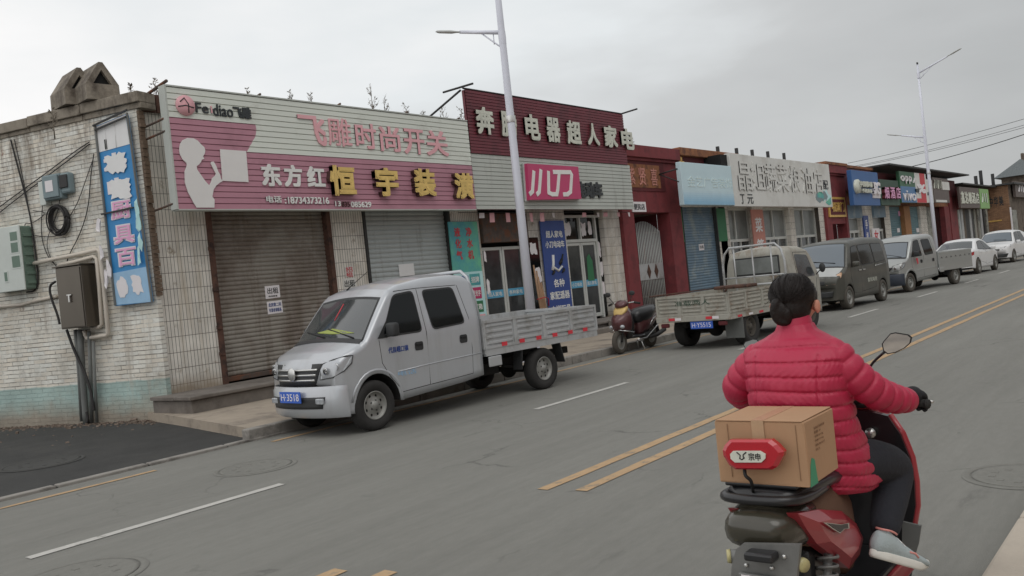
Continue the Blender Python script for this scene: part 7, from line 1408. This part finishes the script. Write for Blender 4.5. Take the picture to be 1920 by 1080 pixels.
mb = MB(); mb.bbox(bx0 - .001, bx1 + .001, (by0 + by1) / 2 - .155, (by0 + by1) / 2 - .003, bz1 + .0005, bz1 + .0035, .001); mb.bbox(bx0 - .001, bx1 + .001, (by0 + by1) / 2 + .003, (by0 + by1) / 2 + .155, bz1 + .0005, bz1 + .0035, .001); mb.build('flap', 'cardboard', t)
mb = MB(); mb.prism([(bx0 + .0, by0 - .003, bz0), (bx0 + .018, by0 - .003, bz0 + .07), (bx0 + .035, by0 - .003, bz0 + .092), (bx0 + .058, by0 - .003, bz0 + .082), (bx0 + .07, by0 - .003, bz0)], (0, .0008, 0)); mb.build('green_tape', 'tape_green', t)
for k in range(6):
    mb = MB(); z_ = bz1 - .03 - k * .0145; put_text(mb, ('易碎品 轻拿轻放', '数量 12', '毛重 8.5 kg', '净重 7.2 kg', '规格 30x26x22', '向上')[k], (bx0 + .08, by0 - .0026, z_ - .009), (1, 0, 0), (0, 0, 1), (.1, .06, .08, .08, .09, .04)[k], .008, .0006); mb.build('print', 'cardboard_print', t)
bx(t, 'crease', 'cardboard_print', (bx0 - .0014, bx0 - .0004, by0 + .028, by0 + .030, bz0 + .02, bz1 - .01), (bx0 - .0016, bx0 - .0004, by1 - .05, by1 - .048, bz0 + .02, bz1 - .01))
# ---- rider
PR = thing('person', (3.3, YC, 0), 'woman in a crimson quilted jacket and grey trainers riding the electric scooter', 'person')
def sk(v): return v
armR = [(3.325, 1.165, 1.212), (3.34, 1.105, 1.13), (3.40, 1.05, 1.055), (3.48, 1.01, 1.015), (3.555, .985, .995)]
armL = [mir(p) for p in [(3.325, 1.145, 1.212), (3.33, 1.07, 1.15), (3.35, 1.01, 1.08), (3.47, .985, 1.02), (3.56, .975, 1.0)]]
legR = [(3.29, 1.20, .80), (3.5, 1.13, .765), (3.68, 1.10, .70), (3.63, 1.09, .635), (3.50, 1.08, .56), (3.43, 1.072, .51)]
legL = [(3.29, 1.38, .835), (3.5, 1.45, .825), (3.71, 1.49, .775), (3.68, 1.47, .62), (3.60, 1.45, .46), (3.57, 1.44, .40)]
HC = Vector((3.375, 1.31, 1.415))
mb = MB(); mb.ell(HC + Vector((-.004, 0, .018)), (.092, .074, .088)); mb.ell(HC + Vector((.035, 0, -.035)), (.052, .056, .062)); mb.ell(HC + Vector((.06, 0, -.075)), (.024, .03, .022))
mb.ell(HC + Vector((.092, 0, -.02)), (.016, .012, .02)); mb.ell(HC + Vector((.083, 0, -.056)), (.012, .024, .01)); mb.ell(HC + Vector((.078, 0, .01)), (.016, .05, .01))
for sg in (-1, 1):
    mb.ell(HC + Vector((-.006, sg * .091, -.024)), (.017, .010, .031), rot=Matrix.Rotation(sg * .35, 3, 'Z')); mb.ell(HC + Vector((.006, sg * .078, -.028)), (.012, .012, .02)); mb.ell(HC + Vector((.055, sg * .04, -.03)), (.03, .024, .028))
limb(mb, [(3.36, 1.31, 1.40), (3.345, 1.305, 1.33), (3.335, 1.30, 1.26)], [.05, .046, .045])
limb(mb, [(3.335, 1.30, 1.22), (3.32, 1.30, 1.12), (3.31, 1.29, .98), (3.30, 1.29, .86)], [.07, .10, .10, .11])
for A_ in (armR, armL): limb(mb, A_, [.04, .04, .038, .034, .028])
for L_ in (legR, legL): limb(mb, L_, [.085, .07, .055, .048, .036, .032])
mb.build('body', 'skin', PR, voxel=.007, smooth_it=4)
for sg in (-1, 1): mb = MB(); mb.ell(HC + Vector((.083, sg * .03, -.006)), (.008, .011, .006)); mb.build('eye', 'paper', PR)
# hair with a folded knot
mb = MB(); mb.ell(HC + Vector((-.014, 0, .026)), (.098, .0885, .088)); mb.ell(HC + Vector((-.036, 0, -.02)), (.072, .076, .072)); mb.ell(HC + Vector((-.03, 0, -.058)), (.046, .055, .038))
for sg in (-1, 1): mb.ell(HC + Vector((.018, sg * .062, .016)), (.046, .02, .042))
mb.build('hair', 'hair', PR, voxel=.006, smooth_it=4)
mb = MB(); rh = random.Random(2)
for i in range(170):      # combed strands running to the knot, and a few loose ones
    a0 = rh.uniform(-2.2, 2.2); e0 = rh.uniform(.1, 1.25); P_ = []
    for k in range(9):
        t_ = k / 8; a_ = (math.pi + (a0 - 0) * (1 - t_) ** .8 * 1.0) if True else 0; el = e0 * (1 - t_) - .25 * t_
        d_ = Vector((math.cos(a_) * math.cos(el), math.sin(a_) * math.cos(el), math.sin(el))); r3 = 1 / math.sqrt((d_.x / .0995) ** 2 + (d_.y / .0895) ** 2 + (d_.z / .0893) ** 2); P_.append(HC + Vector((-.014, 0, .026)) + d_ * (r3 + (.003 * math.sin(3 * t_ + i) if i % 9 == 0 else 0)))
    mb.tube(P_, .0008 if i % 9 else .0006, 4)
for i in range(60):
    a_ = rh.uniform(-math.pi, math.pi); el = rh.uniform(-.5, 1.3); d_ = Vector((math.cos(a_) * math.cos(el), math.sin(a_) * math.cos(el), math.sin(el)))
    if d_.x > .45 and el < .6: continue
    p_ = HC + Vector((-.016, 0, .02)) + Vector((d_.x * .097, d_.y * .088, d_.z * .088)); q_ = Vector((rh.uniform(-1, .2), rh.uniform(-1, 1), rh.uniform(-1, .4))).normalized() * .018
    mb.tube([p_, p_ + q_ * .7 + d_ * .004, p_ + q_ * 1.5 + d_ * rh.uniform(.002, .014)], [.0007, .0005, .0003], 4)
tag(mb.build('hair_strands', 'hair', PR), kind='stuff')
mb = MB(); K = HC + Vector((-.106, .014, -.028)); mb.tube(cat([K + Vector((.03, .0, .03)), K + Vector((-.008, .014, .034)), K + Vector((-.014, .022, .0)), K + Vector((-.004, .012, -.036)), K + Vector((.012, -.014, -.04)), K + Vector((.004, -.022, -.008)), K + Vector((.014, -.012, .022))], 6), [.013] * 4 + [.017] * 28 + [.013] * 5, 12); mb.ell(K, (.020, .026, .036)); mb.build('hair_knot', 'hair', PR, voxel=.005, smooth_it=3)
mb = MB(); mb.tube([K + Vector((.026 + .006 * math.cos(a), .03 * math.cos(a), .006 + .034 * math.sin(a))) for a in [2 * math.pi * k / 20 for k in range(21)]], .0055, 6); mb.build('hair_tie', 'black', PR)
# jacket
mb = MB(); rings = [(.672, 3.425, .225, .205), (.70, 3.42, .242, .228), (.78, 3.385, .222, .226), (.84, 3.36, .20, .216), (.95, 3.325, .168, .196), (1.05, 3.315, .155, .19), (1.14, 3.315, .146, .196), (1.20, 3.32, .130, .198), (1.235, 3.33, .112, .186), (1.262, 3.337, .096, .155), (1.285, 3.342, .082, .112), (1.305, 3.345, .072, .078), (1.33, 3.347, .064, .066)]
zs = [r[0] for r in rings]; vs = []; n = 140; m = 240
for i in range(m):
    z = zs[0] + (zs[-1] - zs[0]) * i / (m - 1); cx = np.interp(z, zs, [r[1] for r in rings]); a_ = np.interp(z, zs, [r[2] for r in rings]); b_ = np.interp(z, zs, [r[3] for r in rings])
    for k in range(n):
        an = 2 * math.pi * k / n; ca, sa = math.cos(an), math.sin(an); zz = z + .012 * ca + .008 * sa * sa + .004 * math.sin(3 * an + 9 * z)
        ph_ = (zz - .70) / .054; dq = abs(ph_ - round(ph_)) * .054; pf = (.0032 * abs(math.sin(math.pi * ph_)) - .0078 * math.exp(-(dq / .0046) ** 2)) if z < 1.275 else 0
        pf -= sum(.009 * math.exp(-((an - q_) * .19 / .006) ** 2) for q_ in (math.pi * .80, math.pi * 1.20)) if .72 < z < 1.22 else 0
        wr = .0016 * math.sin(11 * an + 40 * z) + .0026 * math.sin(46 * an + 9 * math.sin(30 * z)) * math.exp(-dq / .014)
        ex = .86; vs.append((cx + (a_ + pf + wr) * math.copysign(abs(ca) ** ex, ca), 1.305 + (b_ + pf + wr) * math.copysign(abs(sa) ** ex, sa), z - .03 * max(0, -ca) * 0 - (.02 * max(0, 1 - (z - .73) * 8) * ca if z < .86 else 0)))
mb.add(vs, [(i * n + k, i * n + (k + 1) % n, (i + 1) * n + (k + 1) % n, (i + 1) * n + k) for i in range(m - 1) for k in range(n)] + [tuple(range(n)), tuple(range((m - 1) * n, m * n))], 0, True)
limb(mb, armR, [.067, .065, .062, .056, .046], 28, 26, .0048, .052); limb(mb, armL, [.067, .065, .062, .056, .046], 28, 26, .0048, .052)
mb.build('jacket', 'jacket', PR, voxel=.0040, smooth_it=0)
mb = MB(); pr = [(.0, 1.285), (.0, 1.335)]; n = 32; vs = []
for (r0, r1, z0) in ((.066, .070, 1.295), (.060, .064, 1.348), (.057, .060, 1.352), (.054, .058, 1.348), (.058, .062, 1.30)):
    for k in range(n): an = 2 * math.pi * k / n; f = math.cos(an); vs.append((3.348 + r0 * 1.05 * f, 1.307 + r1 * math.sin(an), z0 - .022 * f * (1 if z0 > 1.33 else .3) + .008 * (1 if z0 > 1.33 else 0)))
mb.add(vs, [(i * n + k, i * n + (k + 1) % n, (i + 1) * n + (k + 1) % n, (i + 1) * n + k) for i in range(4) for k in range(n)], 0, True); mb.build('collar', 'jacket', PR)
# trousers, shoes
mb = MB(); limb(mb, [(3.24, 1.29, .83), (3.36, 1.29, .84)], [.13, .13]); mb.ell((3.31, 1.29, .83), (.15, .155, .09))
limb(mb, legR[:5] + [(3.45, 1.076, .53)], [.09, .088, .080, .072, .062, .057]); limb(mb, legL[:5] + [(3.58, 1.44, .42)], [.108, .098, .084, .075, .062, .06]); mb.build('trousers', 'trousers', PR, voxel=.008, smooth_it=3)
def shoe(heel, toe, ank):
    h, t_ = Vector(heel), Vector(toe); d = (t_ - h); L = d.length; d.normalize(); s_ = d.cross(Vector((0, 0, 1))).normalized(); u = s_.cross(d)
    P = lambda a, b, c: h + d * (a * L) + s_ * b + u * c
    mb = MB(); n = 20; vs = []; SEC = ((-.05, .012, .03, .06), (-.02, .026, .012, .09), (.08, .034, .01, .104), (.2, .036, .01, .100), (.34, .037, .01, .086), (.5, .040, .01, .068), (.66, .045, .01, .054), (.82, .045, .01, .046), (.95, .036, .01, .038), (1.03, .018, .014, .028))
    aa = np.linspace(-.05, 1.03, 30)
    for a in aa:
        w_, z0, z1 = (float(np.interp(a, [q[0] for q in SEC], [q[j] for q in SEC])) for j in (1, 2, 3))
        for k in range(n): an = 2 * math.pi * k / n; ca, sa = math.cos(an), math.sin(an); tp = .72 if sa > 0 and a < .5 else 1; vs.append(P(a, w_ * math.copysign(abs(ca) ** .8, ca) * (1 - (1 - tp) * max(0, sa)), (z0 + z1) / 2 + (z1 - z0) / 2 * math.copysign(abs(sa) ** .85, sa)))
    mb.add(vs, [(i * n + k, i * n + (k + 1) % n, (i + 1) * n + (k + 1) % n, (i + 1) * n + k) for i in range(len(aa) - 1) for k in range(n)] + [tuple(range(n)), tuple(range((len(aa) - 1) * n, len(aa) * n))], 0, True); sh = mb.build('shoe', 'shoe_grey', PR)
    for q in range(4): mb = MB(); x_ = .36 + .075 * q; zz = float(np.interp(x_, [g[0] for g in SEC], [g[3] for g in SEC])); mb.tube([P(x_, -.026, zz - .012), P(x_, 0, zz + .003), P(x_ + .02, .026, zz - .012)], .0026, 5); mb.build('lace', 'letter_faded', sh)
    mb = MB(); n = 28; rg = []
    for z_, g in ((-.008, .94), (.0, 1.0), (.018, 1.0), (.024, .95)):
        for k in range(n):
            an = 2 * math.pi * k / n; x = .5 + .56 * math.cos(an); w_ = np.interp(x, [-.06, .1, .4, .75, 1.06], [.032, .036, .034, .046, .034]); rg.append(P(.5 + (x - .5) * g, w_ * g * math.copysign(abs(math.sin(an)) ** .75, math.sin(an)) * 1.08, z_ + (.012 * max(0, x - .8) / .2)))
    mb.add(rg, [(i * n + k, i * n + (k + 1) % n, (i + 1) * n + (k + 1) % n, (i + 1) * n + k) for i in range(3) for k in range(n)] + [tuple(range(n)), tuple(range(3 * n, 4 * n))], 0, True); mb.build('sole', 'shoe_sole', sh)
    for sd in (-1, 1): mb = MB(); mb.tube([P(.50, sd * .039, .048), P(.60, sd * .042, .048), P(.66, sd * .045, .036)], .004, 6); mb.build('stripe', 'shoe_coral', sh)
    mb = MB(); mb.tube(cat([P(.02, -.016, .101), P(.02, .016, .101), P(.14, .024, .103), P(.30, .014, .098), P(.30, -.014, .098), P(.14, -.024, .103), P(.02, -.016, .101)], 3), .004, 6); mb.build('lining', 'shoe_coral', sh)
shoe((3.325, 1.09, .452), (3.56, .985, .338), None); shoe((3.53, 1.44, .325), (3.77, 1.47, .325), None)
# gloved hands closed on the grips
for sg in (-1, 1):
    mb = MB(); f = (lambda p: p) if sg < 0 else mir; g0, g1 = Vector((3.650, YC - .268, .984)), Vector((3.628, YC - .362, .972)); gd = (g1 - g0).normalized()
    wr = Vector((3.575, .98, .998)); c_ = g0.lerp(g1, .5) + Vector((-.008, 0, .026))
    limb(mb, [f(wr + Vector((-.03, .004, 0))), f(wr), f(c_ + Vector((-.026, 0, -.001))), f(c_)], [.034, .033, .037, .034], 14)
    mb.ell(f(c_ + Vector((0, 0, .0))), (.036, .048, .022)); mb.ell(f(c_ + Vector((-.016, .006, -.002))), (.036, .042, .024))
    for i in range(4):
        k = g0.lerp(g1, .14 + .25 * i); r_ = .0115 - .001 * (i == 3); ln = (1, 1.05, 1, .85)[i]
        limb(mb, [f(k + Vector((.0, 0, .028))), f(k + Vector((.024 * ln, 0, .022))), f(k + Vector((.03 * ln, 0, -.002))), f(k + Vector((.018, 0, -.026))), f(k + Vector((-.002, 0, -.029)))], [r_ * 1.1, r_ * 1.05, r_, r_ * .95, r_ * .85], 10, 4)
    limb(mb, [f(g0 + Vector((-.018, .0, .016))), f(g0 + Vector((-.012, .016, -.004))), f(g0 + Vector((.004, .02, -.02))), f(g0 + Vector((.018, .014, -.026)))], [.014, .0135, .012, .0105], 10, 4)
    mb.build('glove', 'glove', PR, voxel=.0042, smooth_it=3)
